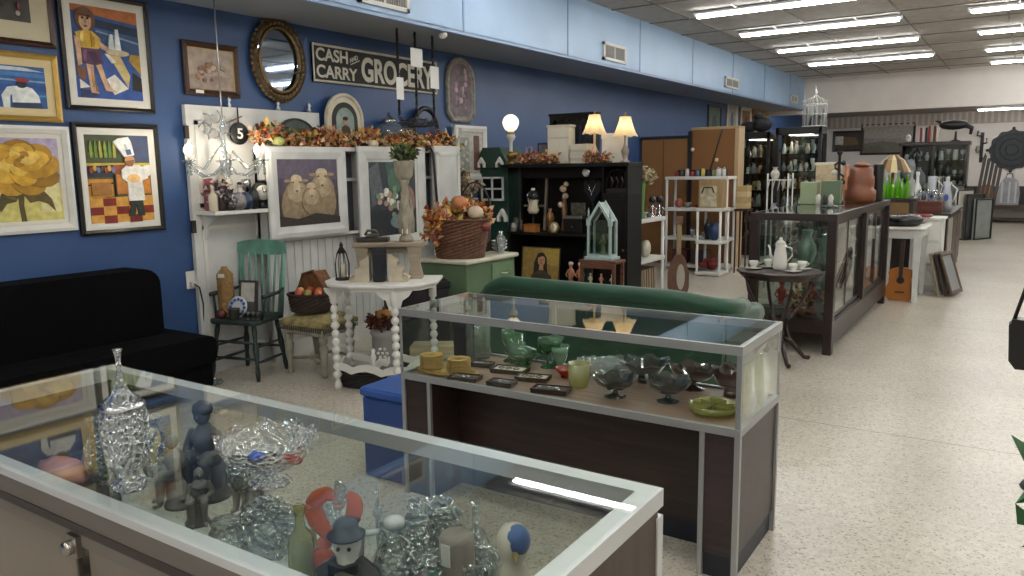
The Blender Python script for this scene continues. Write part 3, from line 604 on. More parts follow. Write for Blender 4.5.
t = thing('display_unit', 'long white beadboard display unit with an open top, against the blue wall', 'cabinet', (-5.33, 5.68, 0), 90)
UX0, UX1 = -1.36, 1.22
b = B().bx(UX0, UX1, -.02, .0, .06, 1.06, WHITEP)
n = int((UX1-UX0)/.09)
for i in range(n): b.bx(UX0+i*.09+.006, UX0+i*.09+.084, -.03, -.02, .16, 1.02, WHITEP, .003)
b.bx(UX0, UX1, -.045, -.02, .0, .15, WHITE)
b.obj('beadboard_base', t)
B().bx(UX0, UX1, -.10, .02, 1.035, 1.06, WHITE, .004).obj('ledge', t)
b = B()
for x in (UX0, -.26, .9, UX1-.03): b.bx(x, x+.10 if x > -1.2 else x+.06, -.03, .09, 1.06, 1.79, WHITEP)
b.bx(UX0, UX1, .06, .09, 1.06, 1.79, M('#5c5c60', .7)).bx(UX0, UX1, -.03, .09, 1.52, 1.55, WHITE)
b.obj('upper_rack', t)
B().bx(UX0-.0, UX1+.0, -.08, .10, 1.79, 1.83, WHITE, .005).obj('top_board', t)
# end board of the unit
t = thing('board', 'narrow white panelled board standing at the end of the display unit', 'panel', (-5.19, 6.64, 0), 90)
p = B().bx(-.24, .2, -.02, .02, .0, 1.86, WHITEP)
for a in ((-.2, .16, 1.76, 1.80), (-.2, .16, .9, .94), (-.22, -.18, .9, 1.8), (.14, .18, .9, 1.8), (-.2, .16, .1, .14), (-.22, -.18, .1, .8), (.14, .18, .1, .8)): p.bx(a[0], a[1], -.032, -.02, a[2], a[3], WHITE)
p.obj('panel', t)
# bracket shelf
t = thing('wall_shelf', 'small white shelf on curved brackets fixed to the tall white panel', 'shelf', (-5.48, 4.07, 1.31), 90)
B().bx(-.31, .31, -.27, -.03, -.02, .01, WHITE, .003).obj('shelf_board', t)
for x in (-.26, .25):
    B().at((x, -.032, -.02), (0, 0, 0)).add([(0, 0, 0), (0, -.17, 0), (0, -.15, -.03), (0, -.06, -.09), (0, -.03, -.17), (0, 0, -.22), (.02, 0, 0), (.02, -.17, 0), (.02, -.15, -.03), (.02, -.06, -.09), (.02, -.03, -.17), (.02, 0, -.22)],
        [(0, 1, 2, 3, 4, 5), (11, 10, 9, 8, 7, 6)]+[(i, i+6, (i+1) % 6+6, (i+1) % 6) for i in range(6)], WHITE).obj('bracket', t)

# ================================================================ Windsor chair
PT = M('#5c8a7c', .6, 0, .3, 9, .2); PD = M('#23302e', .6, 0, .45, 12, .2)
t = thing('windsor_chair', 'worn green painted spindle-back chair by the white panel', 'chair', (-5.17, 3.98, 0), 14)
seat = [(-.23, -.19), (-.18, -.23), (.18, -.23), (.23, -.19), (.21, .16), (.13, .21), (-.13, .21), (-.21, .16)]
B().slab(seat, .44, .475, PD).obj('seat', t, bev=.008)
for x, y in ((-.17, -.17), (.17, -.17), (-.15, .14), (.15, .14)):
    q = 1.3; P0 = Vector((x*q, y*q, 0)); P1 = Vector((x, y, .445)); pr_ = [.013, .02, .014, .021, .024, .015, .02, .016]
    B().tube([P0.lerp(P1, i/7) for i in range(8)], pr_, PD, 8).obj('leg', t)
for a, c, z in (((-.205, -.205), (.205, -.205), .17), ((-.2, -.2), (.2, -.2), .30), ((-.19, .17), (.19, .17), .2), ((-.20, -.2), (-.185, .17), .14), ((.20, -.2), (.185, .17), .14), ((-.19, -.19), (-.17, .16), .26), ((.19, -.19), (.17, .16), .26)):
    B().tube([(a[0], a[1], z), ((a[0]+c[0])/2, (a[1]+c[1])/2, z), (c[0], c[1], z)], [.008, .013, .008], PD, 6).obj('stretcher', t)
for i in range(7):
    x = -.17+i*.34/6
    B().tube([(x*.9, .17, .47), (x*1.06, .185, .72), (x*1.15, .215, .97)], [.007, .010, .007], PT, 6).obj('spindle', t)
for sx in (-1, 1): B().tube([(sx*.19, .16, .47), (sx*.205, .18, .72), (sx*.215, .21, 1.0)], [.016, .018, .012], PT, 8).obj('back_post', t)
cr = []
for i in range(9):
    u = -1+i/4; cr.append((u*.235, .205+.03*(1-u*u), 0))
vs = []
for x, y, _ in cr:
    e = 1-(abs(x)/.235)**3*.35
    vs += [(x, y-.012, 1.0-.055*e), (x, y+.012, 1.0-.055*e), (x, y+.018, 1.0+.07*e), (x, y-.006, 1.0+.07*e)]
fs = [(0, 1, 2, 3), (35, 34, 33, 32)]
for i in range(8):
    for k in range(4): fs.append((i*4+k, i*4+4+k, i*4+4+(k+1) % 4, i*4+(k+1) % 4))
B().add(vs, fs, PT).obj('top_rail', t, 'broad green top rail', bev=.004)
for sx in (-1, 1):
    B().tube([(sx*.205, .18, .68), (sx*.25, .05, .665), (sx*.25, -.14, .66)], [.012, .014, .018], PD, 8).obj('armrest', t)
    B().tube([(sx*.255, -.1, .66), (sx*.215, -.13, .47)], [.01, .012], PD, 6).obj('arm_post', t)
# ================================================================ carved stool
GRYW = M('#8f8b7c', .6, 0, .25, 14, .15)
t = thing('carved_stool', 'carved grey stool with a tufted olive and cream patterned seat', 'stool', (-4.73, 4.31, 0), 2)
UPH = M('#8e8257', .8, 0, .55, 16, .3)
b = B()
vs = []; fs = []; n = 12
for j in range(n+1):
    for i in range(n+1):
        x = -.24+.48*i/n; y = -.2+.4*j/n
        e = (1-(abs(x)/.24)**4)*(1-(abs(y)/.2)**4)
        vs.append((x, y, .435+.06*e+.010*e*math.cos(x*55)*math.cos(y*55)))
for j in range(n):
    for i in range(n): k = j*(n+1)+i; fs.append((k, k+1, k+n+2, k+n+1))
b.add(vs, fs, UPH, True).bx(-.24, .24, -.2, .2, .405, .435, UPH)
b.obj('seat', t)
B().bx(-.225, .225, -.19, .19, .33, .40, GRYW, .012).obj('apron', t)
b = B()
for i in range(40):
    u = i/40; x, y = ((-.24+.48*u*2, -.205) if u < .5 else (.245, -.2+.4*(u-.5)*2))
    b.lathe([(.007, -.04), (.002, 0)], M('#3c3a2a', .8), (x, y, .41), 4)
b.obj('fringe', t, kind='stuff')
for x in (-.19, .19):
    for y in (-.15, .15):
        B().lathe([(.02, 0), (.028, .03), (.018, .06), (.03, .18), (.038, .24), (.022, .26), (.035, .29), (.036, .35)], GRYW, (x, y, 0), 12).obj('leg', t)
for sy in (-1, 1): B().tube([(-.19, sy*.15, .12), (0, sy*.12, .14), (.19, sy*.15, .12)], .013, GRYW, 8).obj('stretcher', t)
B().tube([(0, -.12, .14), (0, .12, .14)], .013, GRYW, 8).obj('stretcher', t)
# ================================================================ white barley twist table
t = thing('twist_leg_table', 'white painted side table with turned bobbin legs and scalloped brackets', 'table', (-3.98, 4.27, 0), 27.5)
top = [(-.43, -.04), (-.35, -.22), (-.17, -.31), (.17, -.31), (.35, -.22), (.43, -.04), (.41, .26), (-.41, .26)]
B().slab(top, .785, .81, WHITE).obj('tabletop', t, bev=.008)
B().slab([(x*.93, y*.9+.0) for x, y in top], .76, .785, WHITE).obj('top_moulding', t)
def bobbin(x, y, name='leg'):
    pf = [(.028, .0), (.032, .03), (.02, .06)]
    for i in range(9):
        z = .08+i*.062; pf += [(.013, z), (.024, z+.012), (.031 if i % 3 else .036, z+.031), (.024, z+.05)]
    pf += [(.014, .64), (.03, .66), (.03, .76)]
    B().lathe(pf, WHITE, (x, y, 0), 12).obj(name, t)
LG = [(-.34, -.12), (.15, -.25), (.34, .18), (-.34, .2)]
for x, y in LG: bobbin(x, y)
def stretcher(a, c):
    n = 8; vs = []; fs = []; a = Vector(a+(0,)); c = Vector(c+(0,)); d = (c-a).normalized(); e = Vector((-d.y, d.x, 0))*.012
    for i in range(n+1):
        u = i/n; p = a.lerp(c, u); z0 = .12+.03*abs(math.cos(u*PI*2)); z1 = .17+.035*abs(math.cos(u*PI*2))
        for q, z in ((-1, z0), (1, z0), (1, z1), (-1, z1)): vs.append((p.x+e.x*q, p.y+e.y*q, z))
    for i in range(n):
        for k in range(4): fs.append((i*4+k, i*4+(k+1) % 4, i*4+4+(k+1) % 4, i*4+4+k))
    fs += [(3, 2, 1, 0), (n*4, n*4+1, n*4+2, n*4+3)]
    B().add(vs, fs, WHITE).obj('stretcher', t)
stretcher(LG[0], LG[1]); stretcher(LG[1], LG[2]); stretcher(LG[0], LG[3]); stretcher((-.08, -.18), (0, .16)); stretcher(LG[3], LG[2])
B().lathe([(.02, 0), (.028, .02), (.012, .05), (.024, .08), (.012, .11), (.018, .13), (0, .15)], WHITE, (-.05, -.15, .17), 12).obj('finial', t)
def bracket(a, c, w=.13, h=.15):
    a = Vector(a+(0,)); d = (Vector(c+(0,))-a).normalized(); e = Vector((-d.y, d.x, 0))*.008
    pts = [(-w, 0), (-w*.8, -h*.25), (-w*.45, -h*.45), (-w*.3, -h*.9), (0, -h), (w*.3, -h*.9), (w*.45, -h*.45), (w*.8, -h*.25), (w, 0)]
    vs = [(a.x+d.x*u+e.x*q, a.y+d.y*u+e.y*q, .76+v) for q in (-1, 1) for u, v in pts]; n = len(pts)
    b = B().add(vs, [list(range(n)), list(range(2*n-1, n-1, -1))]+[(i, i+n, (i+1) % n+n, (i+1) % n) for i in range(n)], WHITE)
    b.obj('scroll_bracket', t)
bracket(LG[1], (LG[1][0]+1, LG[1][1]+.1)); bracket(LG[0], (LG[0][0]+1, LG[0][1]-.4), .09, .12)
# ================================================================ low grey bench on the white table, seen as a weathered plank stool
TZ = .811
t = thing('weathered_bench', 'small weathered grey wooden bench standing on the white table', 'bench', (-3.98, 4.36, TZ), 33)
DRIFT = WOOD('#8f8371', .7, 'X', 3, .25)
B().bx(-.27, .26, -.08, .08, .24, .275, DRIFT, .006).obj('bench_top', t)
for x in (-.2, .19): B().prism([(x-.05, 0), (x-.03, .1), (x-.05, .24), (x+.05, .24), (x+.03, .12), (x+.055, 0)], -.065, .065, DRIFT).obj('bench_leg', t)
B().bx(-.17, .16, -.01, .01, .19, .24, DRIFT).obj('apron', t)
# ================================================================ green cabinet
t = thing('green_cabinet', 'sage green painted cabinet with a cream top and one drawer showing', 'cabinet', (-4.15, 5.62, 0), 90)
SG = M('#5d7457', .5, 0, .12, 6); CRM = M('#c9c6b4', .5, 0, .1, 8)
B().bx(-.42, .32, -.26, .26, .06, .82, SG, .006).obj('cabinet_body', t)
B().bx(-.45, .35, -.29, .29, .82, .855, CRM, .008).obj('cabinet_top', t, 'chipped cream top')
d = B().bx(-.06, .28, -.275, -.26, .60, .79, M('#67805f', .5, 0, .1, 6), .004).obj('drawer', t)
B().tube([(.06, -.275, .70), (.07, -.30, .695), (.11, -.305, .692), (.15, -.30, .695), (.16, -.275, .70)], .006, M('#d8d6c8', .3, .6), 6).obj('drawer_handle', d)
B().bx(-.06, .28, -.275, -.26, .10, .57, M('#67805f', .5, 0, .1, 6), .004).obj('cabinet_door', t)
t = thing('wooden_chest', 'low black wooden box behind the white table', 'box', (-4.22, 4.90, 0), 50)
B().bx(-.24, .28, -.10, .10, 0, .64, BLK2, .006).obj('chest_body', t)
B().bx(-.25, .29, -.11, .11, .64, .70, BLACK, .006).obj('lid', t)
# ================================================================ tea table
t = thing('pedestal_table', 'small dark lobed tea table on four bowed legs, in front of the wooden showcase', 'table', (-1.65, 6.48, 0))
MH = M('#2a1715', .3, 0, .25, 8)
pts = [((.34+.012*math.cos(8*a))*math.cos(a), (.30+.012*math.cos(8*a))*math.sin(a)) for a in [2*PI*i/48 for i in range(48)]]
B().slab(pts, .735, .76, MH).obj('tabletop', t, bev=.006)
B().slab([(x*.88, y*.88) for x, y in pts], .70, .735, MH).obj('apron', t)
for a in (35, 125, 215, 305):
    ca, sa = math.cos(math.radians(a)), math.sin(math.radians(a))
    B().tube([(r*ca, r*sa, z) for r, z in ((.27, .70), (.25, .60), (.19, .48), (.10, .36), (.07, .28), (.09, .2), (.12, .16))], [.014, .015, .015, .016, .018, .018, .014], MH, 8).obj('bowed_leg', t)
    B().tube([(r*ca, r*sa, z) for r, z in ((.05, .2), (.12, .16), (.18, .09), (.23, .03), (.27, .022), (.28, .035))], [.02, .022, .02, .018, .02, .012], MH, 8).obj('foot', t)
B().lathe([(.03, .10), (.06, .13), (.06, .17), (.03, .2), (.045, .27), (.02, .30), (0, .32)], MH, n=14).obj('pedestal', t)
# ================================================================ small things: builders
def sz(px, P): return px*((Vector(P)-CAM).dot(FW))/FOC
PF = dict(
 vase=[(.5, 0), (.55, .03), (.8, .2), (1, .42), (.85, .62), (.45, .78), (.4, .88), (.6, .97), (.62, 1)],
 slim=[(.6, 0), (.62, .03), (.7, .2), (.9, .5), (1, .62), (.7, .78), (.4, .86), (.45, 1)],
 bottle=[(.9, 0), (1, .03), (1, .52), (.85, .62), (.38, .72), (.32, .9), (.42, .92), (.42, 1)],
 urn=[(.6, 0), (.6, .05), (.25, .12), (.3, .2), (.8, .4), (1, .65), (.8, .8), (.6, .86), (.85, .95), (.9, 1)],
 goblet=[(.8, 0), (.75, .04), (.12, .1), (.12, .45), (.5, .52), (.9, .68), (1, .85), (.95, 1)],
 jar=[(.85, 0), (1, .04), (1, .72), (.8, .82), (.8, .86), (.9, .88), (.9, .95), (.3, .98), (.0, 1)],
 cyl=[(.95, 0), (1, .03), (1, .97), (.95, 1)],
 candle=[(1, 0), (1, .04), (.4, .09), (.3, .2), (.45, .25), (.25, .3), (.25, .7), (.5, .74), (.5, .78), (.22, .79), (.22, 1)],
 bell=[(1, 0), (1, .04), (.9, .2), (.75, .5), (.45, .66), (.2, .72), (.2, .95), (.3, 1)],
 figure=[(.9, 0), (.95, .05), (.7, .12), (.55, .3), (.6, .45), (.75, .6), (.8, .68), (.35, .76), (.3, .79), (.5, .84), (.55, .9), (.4, .97), (0, 1)],
 bust=[(.8, 0), (.8, .08), (.35, .14), (.4, .2), (1, .4), (.9, .5), (.4, .58), (.36, .63), (.6, .72), (.62, .84), (.45, .95), (0, 1)],
 tower=[(1, 0), (1, .3), (.8, .34), (.8, .62), (.6, .66), (.6, .88), (.3, .94), (0, 1)],
 pot=[(.7, 0), (.75, .05), (.95, .85), (1, .88), (1, 1)],
 bowl=[(.4, 0), (.42, .1), (.3, .16), (.6, .35), (.9, .7), (1, 1)],
 shade=[(1, 0), (.82, .25), (.62, .6), (.5, 1)],
 flare=[(.5, 0), (.52, .05), (.3, .2), (.35, .45), (.6, .75), (1, 1)],
 tumbler=[(.75, 0), (.8, .04), (1, 1)], ball=[(.4, 0), (.85, .15), (1, .45), (.85, .8), (.4, 1)])
def lat(name, label, cat, loc, h, r, kind, m, n=14, flute=0, fk=8, group=None, parent=None, sx=1, sy=1, inner=False):
    p = [(a*r, q*h) for a, q in PF[kind]]
    if inner: p = p+[(p[-1][0]-.004, p[-1][1]-.002)]+[(max(0.001, a-.005), max(q, .012)) for a, q in p[::-1][1:-1]]
    o = B().lathe(p, m, n=n, flute=flute, fk=fk, sx=sx, sy=sy, cap='open' if inner else True)
    return o.obj(name, parent, label, loc=loc, cat=cat, group=group)
def statue(name, label, loc, h, m, rz=0, m2=None, arms=True, cat='figurine', sit=False):
    """small standing figure: one continuous lathe body with head, arms as tubes in the same cast piece; hair or hat as a part"""
    t = thing(name, label, cat, loc, rz); r = h*(.21 if name == 'statuette' else .16)
    b = B().lathe([(a*r, q*h) for a, q in PF['figure']], m, n=14, sy=.75)
    if arms:
        for sx in (-1, 1): b.tube([(sx*r*.7, 0, h*.68), (sx*r*1.15, -r*.2, h*.52), (sx*r*.5, -r*.8, h*.44)], [r*.22, r*.18, r*.13], m, 6)
    b.obj('figure', t)
    B().lathe([(r*1.1, 0), (r*1.15, h*.02), (r*1.05, h*.05)], m2 or m, n=14).obj('base', t)
    if m2: B().ball((0, r*.08, h*.93), (r*.6, r*.6, h*.07), m2, 10, 6).obj('hair', t)
    return t
def boxy(name, label, cat, loc, w, d, h, m, rz=0, lid=None, group=None):
    t = thing(name, label, cat, loc, rz, group)
    B().bx(-w/2, w/2, -d/2, d/2, 0, h*.82 if lid else h, m, min(w, d, h)*.04).obj('body', t)
    if lid: B().bx(-w/2-.003, w/2+.003, -d/2-.003, d/2+.003, h*.82, h, lid, min(w, d, h)*.03).obj('lid', t)
    return t
def book(label, loc, w, d, h, m, rz=0, group=None, upright=False):
    t = thing('book', label, 'book', loc, rz, group)
    B().bx(-w/2, w/2, -d/2, d/2, 0, .004, m).bx(-w/2, w/2, -d/2, d/2, h-.004, h, m).bx(-w/2, w/2, -d/2, -d/2+.004, .004, h-.004, m).obj('cover', t)
    B().bx(-w/2+.004, w/2-.004, -d/2+.004, d/2-.005, .004, h-.004, M('#cfc8b4', .8)).obj('pages', t)
    return t
def basket(name, label, loc, r, h, m, sx=1.3, sy=1, rz=0, handle=True, flare=1.25, cat='basket'):
    t = thing(name, label, cat, loc, rz)
    b = B(); n = 28; L = max(6, int(h/.014)); vs = []; fs = []
    for j in range(L+1):
        z = h*j/L; q = r*(1+(flare-1)*(j/L)**.8)
        for i in range(n):
            a = 2*PI*i/n; w_ = 1+.018*(1 if (i+j) % 2 else -1); vs.append((q*w_*math.cos(a)*sx, q*w_*math.sin(a)*sy, z))
    for j in range(L):
        for i in range(n): fs.append((j*n+i, j*n+(i+1) % n, (j+1)*n+(i+1) % n, (j+1)*n+i))
    fs.append(list(range(n-1, -1, -1)))
    b.add(vs, fs, m).obj('basket_body', t)
    q = r*flare
    B().tube([(q*sx*math.cos(2*PI*i/24), q*sy*math.sin(2*PI*i/24), h) for i in range(24)], .010, m, 6, True).obj('rim', t)
    if handle: B().tube([(q*sx*math.cos(a), 0, h+handle*math.sin(a)) for a in [PI*i/12 for i in range(13)]], .010, m, 6).obj('basket_handle', t)
    return t
def wood_frame_stand(t, w, d, h, m, legs=.02):
    for x in (-w/2+legs, w/2-legs):
        for y in (-d/2+legs, d/2-legs): B().lathe([(legs*.8, 0), (legs, h)], m, (x, y, 0), 8).obj('leg', t)
AUT = [M(c, .7, 0, .15, 20) for c in ('#b5622f', '#c98a42', '#d6b063', '#8f3c2c', '#6e3428', '#a3904a', '#dcbc9c', '#b0583a', '#cfa58e')]
GRN = [M(c, .7, 0, .15, 20) for c in ('#43512a', '#5d6a38', '#37442a')]
CRM2 = M('#cfc7b2', .6, 0, .1, 9); STONE = M('#a39a8a', .7, 0, .25, 12, .2); PEWT = M('#6d6c69', .4, .6, .2, 12)

def spl(pts, k=5):
    o = []; P_ = [Vector(p) for p in pts]; P_ = [P_[0]]+P_+[P_[-1]]
    for i in range(1, len(P_)-2):
        for j in range(k):
            u = j/k; a, b_, c, d = P_[i-1], P_[i], P_[i+1], P_[i+2]; o.append(.5*((2*b_)+(c-a)*u+(2*a-5*b_+4*c-d)*u*u+(3*b_-3*c+d-a)*u**3))
    return o+[P_[-2]]
def rs(r, k=5): return [p.x for p in spl([(v, 0, 0) for v in r], k)]
# ================================================================ on and in the front counter
Z1 = .951
t = thing('crystal_decanter', 'tall cut crystal decanter with a long upright stopper, on the front counter glass', 'decanter', aZ(130, 488, Z1))
pf = [(.045, 0), (.05, .01), (.03, .03), (.028, .04), (.055, .07), (.062, .12), (.064, .19), (.05, .225), (.022, .245), (.018, .26)]
b = B().lathe(pf, CRYSTAL, n=24, flute=.05, fk=8, cap='open'); b.lathe([(r*.86, z+.003) for r, z in pf[3:-1]], CRYSTAL, n=24, flute=.05, fk=8); b.obj('body', t)
B().lathe([(.024, .20), (.058, .206), (.06, .215), (.03, .228)], SILVER, n=24).obj('collar', t, 'silvery collar')
B().lathe([(.012, .25), (.017, .262), (.008, .275), (.007, .33), (.010, .345), (.013, .352), (.0, .354)], CRYSTAL, n=12).obj('stopper', t)
t.scale = (.76, .76, .87)
t = thing('crystal_bowl', 'wide ruffled cut crystal footed bowl standing on the front counter', 'bowl', (-1.33, 1.05, Z1))
def ruffle(prof, n=48, amp=.012, k=10, m=CRYSTAL, name='bowl', lobes=.06):
    vs = []; fs = []; L = len(prof)
    for j, (r, z) in enumerate(prof):
        u = max(0, (j-L*.4)/(L*.6))
        for i in range(n):
            a = 2*PI*i/n; q = 1+lobes*u*math.cos(k*a); vs.append((r*q*math.cos(a), r*q*math.sin(a), z+amp*u*math.cos(k*a)+.004*u*(i % 2)))
    for j in range(L-1):
        for i in range(n): fs.append((j*n+i, j*n+(i+1) % n, (j+1)*n+(i+1) % n, (j+1)*n+i))
    return B().add(vs, fs, m, False)
ruffle([(.0, .035), (.03, .037), (.06, .048), (.085, .066), (.105, .088), (.118, .108), (.124, .122)]).obj('bowl', t)
B().lathe([(.05, 0), (.048, .006), (.015, .012), (.013, .03), (.02, .036)], CRYSTAL, n=20, flute=.06).obj('foot', t)
t.scale = (.90, .90, .84)
for nm, lab, dx, dy, c in (('glass_candy', 'cobalt blue glass candy lying in the crystal bowl', -.035, -.01, '#1d4aa0'), ('glass_candy', 'red glass candy lying in the crystal bowl', .045, .03, '#b02a2a')):
    b = B().ball((0, 0, .012), (.022, .015, .011), M(c, .1, 0, .2, 60, 0, .5), 12, 8)
    for i in range(9): b.ball((R9.uniform(-.018, .018), R9.uniform(-.012, .012), .018), .007, M(c, .1, 0, .2, 60, 0, .5), 6, 4)
    b.obj(nm, loc=(-1.33+dx, 1.05+dy, Z1+.040), label=lab, cat='glass ornament')
Z2 = .629
def c1(px, py, zc): p = aZ(px, py, zc); return (min(-.66, max(-2.62, p.x)), min(1.40, max(.86, p.y)), Z2)
STG = M('#8c8a86', .6, 0, .2, 12); DKST = M('#4f5054', .5, 0, .25, 12)
def seated(label, loc, h, m, rz, cap=None, lean=.0, plinth=True):
    t = thing('statuette', label, 'figurine', loc, rz); k = h/.30
    b = B()
    if plinth: b.lathe([(.06*k, 0), (.062*k, .012*k), (.05*k, .03*k), (.048*k, .10*k), (.04*k, .115*k)], m, n=16)
    V_ = lambda *p: tuple(q*k for q in p)
    b.tube(spl([V_(0, .01, .10), V_(0, .0, .15), V_(lean, -.008, .20), V_(lean, -.01, .225), V_(lean, -.012, .24)]), [r*k for r in rs([.040, .036, .042, .026, .016])], m, 12)
    for sx in (-1, 1):
        b.tube(spl([V_(sx*.02, .0, .125), V_(sx*.032, -.06, .14), V_(sx*.03, -.068, .08), V_(sx*.03, -.075, .03)]), [r*k for r in rs([.026, .023, .017, .012])], m, 10)
        b.tube(spl([V_(sx*.036+lean, -.01, .215), V_(sx*.055+lean, -.02, .165), V_(sx*.035, -.058, .150), V_(sx*.01, -.07, .152)]), [r*k for r in rs([.016, .014, .011, .009])], m, 10)
        b.tube([V_(sx*.03, -.072, .03), V_(sx*.032, -.10, .022)], [.013*k, .008*k], m, 8)
    b.ball(V_(lean, -.016, .268), V_(.024, .027, .030), m, 14, 9).tube([V_(lean, -.04, .268), V_(lean, -.05, .262)], [.006*k, .003*k], m, 6)
    b.obj('figure', t)
    if cap: B().lathe([(.028*k, .272*k), (.031*k, .283*k), (.027*k, .30*k), (.012*k, .31*k), (0, .312*k)], cap, (lean*k, -.012*k, 0), 16).obj('cap', t, 'dark round cap')
    return t
seated('dark grey statuette of a seated person in a round cap, in the front counter', c1(208, 450, .78), .30, M('#55575a', .5, 0, .25, 12), 20, M('#3a393b', .6))
seated('pale grey statuette of a seated figure left of the one in the cap', c1(178, 470, .74), .23, M('#8f8d89', .55, 0, .2, 12), -30, None, .01)
seated('smooth grey crouching figure low in front of the seated statuettes', c1(196, 500, .70), .17, M('#77746f', .5), 60, None, .02)
seated('pale stone statuette of a leaning figure behind the round crystal plate', c1(262, 470, .74), .22, M('#a79f92', .6, 0, .2, 12), 10, None, -.01)
lat('glass_pitcher', 'clear ribbed glass jar behind the decanter, inside the front counter', 'pitcher', c1(160, 440, .74), .2, .055, 'vase', CRYSTAL, 20, .05, inner=True)
lat('glass_goblet', 'clear stemmed glass under the crystal bowl, inside the front counter', 'glass', c1(243, 490, .72), .18, .045, 'goblet', CRYSTAL, 20, .04, inner=True)
lat('silver_cup', 'silvery fluted cup under the right side of the crystal bowl', 'cup', c1(285, 478, .70), .13, .045, 'flare', SILVER, 24, .06, inner=True)
# round cut plate standing on edge
t = thing('crystal_plate', 'round cut crystal plate propped upright near the front of the counter', 'plate', c1(268, 522, .73), 28)
b = B()
for i in range(3): b.at((0, 0, .085), (78, 0, 0)).lathe([(.085-i*.028, 0), (.085-i*.028, .005), (.06-i*.02, .008), (.04-i*.012, .003)], CRYSTAL, n=32, flute=.03, fk=16, cap='open')
b.obj('plate', t)
B().at().tube([(-.03, .02, 0), (-.03, -.03, .0), (-.03, -.03, .02)], .003, BRASS, 6).obj('plate_stand', t)
lat('glass_bottle', 'pale yellow green glass bottle standing left of the amber bird', 'bottle', c1(301, 540, .74), .2, .033, 'bottle', GLASS('#d8dcb0', 1.6, 1.5, .3), 16)
lat('glass_bottle', 'small pale olive glass bottle beside the taller yellow green bottle', 'bottle', c1(314, 552, .70), .13, .026, 'bottle', GLASS('#cfd3a4', 1.6, 1.5, .3), 16)
# amber glass bird
t = thing('glass_bird', 'orange amber art glass bird with a curled neck and clear crest', 'figurine', c1(335, 520, .80), 25)
AMB = GLASS('#e87a3e', 1.5, 1.2, .8)
B().tube(spl([(-.01, 0, .02), (-.03, 0, .06), (-.035, 0, .1), (-.02, 0, .13), (-.045, 0, .17), (-.05, 0, .21), (-.02, 0, .235), (.0, 0, .225)]), rs([.03, .028, .02, .016, .022, .022, .018, .01]), AMB, 12).obj('neck', t)
B().lathe([(.035, 0), (.04, .01), (.012, .03), (.02, .06)], CRYSTAL, n=16).tube([(.01, 0, .2), (.02, 0, .24), (.01, 0, .27)], [.014, .02, .006], CRYSTAL, 8).obj('crest', t, 'clear glass crest and foot')
B().tube(spl([(.02, 0, .15), (.045, 0, .18), (.05, 0, .22), (.035, 0, .24)]), rs([.012, .02, .018, .008]), AMB, 10).obj('wing', t)
# black and white clown like figure
t = thing('ceramic_figure', 'black and white ceramic figure in a dark hat, arms spread, near the front edge', 'figurine', c1(347, 552, .80), 30)
WC = M('#d8d3c4', .35); BC = M('#16181c', .3)
B().lathe([(.045, 0), (.05, .02), (.042, .09), (.035, .13), (.022, .16), (.03, .18), (.032, .205), (.02, .23), (0, .235)], WC, n=18, sy=.8).obj('body', t)
B().lathe([(.040, .208), (.042, .213), (.027, .217), (.027, .238), (.02, .246), (0, .248)], BC, n=18).obj('hat', t, 'dark brimmed hat')
for sx in (-1, 1): B().tube([(sx*.02, 0, .15), (sx*.05, -.01, .125), (sx*.07, -.02, .07), (sx*.062, -.03, .03)], [.018, .024, .028, .02], BC, 8).obj('arm', t)
B().prism([(-.03, .165), (0, .155), (.03, .165), (.03, .14), (0, .15), (-.03, .14)], -.045, -.03, BC).obj('bow_tie', t)
for sx in (-1, 1): B().ball((sx*.012, -.026, .19), .005, BC, 6, 4).obj('eye', t)
# white pitcher, candle, bird
t = thing('glass_pitcher', 'clear glass pitcher with a white looped handle, right of the clown figure', 'pitcher', c1(395, 545, .78), 200)
B().lathe([(.035, 0), (.04, .01), (.055, .06), (.05, .12), (.03, .17), (.035, .2)], CRYSTAL, n=20, flute=.05, cap='open').obj('body', t)
B().tube([(.035, 0, .18), (.08, 0, .17), (.085, 0, .11), (.05, 0, .05)], .008, M('#d7d8d6', .3), 8).obj('pitcher_handle', t)
B().ball((0, 0, .205), (.026, .026, .018), M('#c3c4c2', .25), 12, 8).obj('stopper', t)
t = thing('pillar_candle', 'grey brown pillar candle with a small white tag, among the crystal', 'candle', c1(457, 550, .77))
B().lathe([(.038, 0), (.04, .01), (.04, .17), (.036, .18)], M('#8b827a', .5, 0, .08, 10), n=20).obj('candle', t)
B().bx(-.012, .012, -.043, -.040, .12, .17, M('#d6d6d2', .6)).obj('price_tag', t)
for i, (px, py, h, r, k, lab) in enumerate(((415, 525, .22, .04, 'slim', 'tall slender cut crystal vase behind the white handled pitcher'), (438, 518, .19, .038, 'flare', 'flared cut crystal vase left of the pillar candle'),
        (484, 520, .21, .042, 'bell', 'clear crystal bell leaning right of the pillar candle'), (430, 555, .14, .045, 'jar', 'small lidded crystal jar in front of the flared vase'), (478, 555, .13, .05, 'goblet', 'short crystal goblet between the candle and the white bird'),
        (378, 520, .24, .022, 'candle', 'narrow crystal candlestick standing tallest behind the pitcher'), (461, 512, .16, .05, 'urn', 'wide crystal urn behind the pillar candle'), (405, 570, .11, .04, 'tumbler', 'low crystal tumbler by the front edge of the counter'),
        (225, 520, .14, .04, 'jar', 'clear crystal jar left of the round crystal plate'), (330, 492, .1, .035, 'ball', 'round clear glass paperweight behind the amber bird'), (490, 570, .1, .035, 'urn', 'little crystal urn at the foot of the white bird'))):
    lat('crystal_'+{'slim': 'vase', 'flare': 'vase', 'bell': 'bell', 'jar': 'jar', 'goblet': 'goblet', 'candle': 'candlestick', 'urn': 'urn', 'tumbler': 'tumbler', 'ball': 'paperweight'}[k], lab, 'glassware', c1(px, py, .72+h*.3), h, r, k, CRYSTAL, 24, .05, 8, inner=k not in ('candle', 'ball', 'jar'))
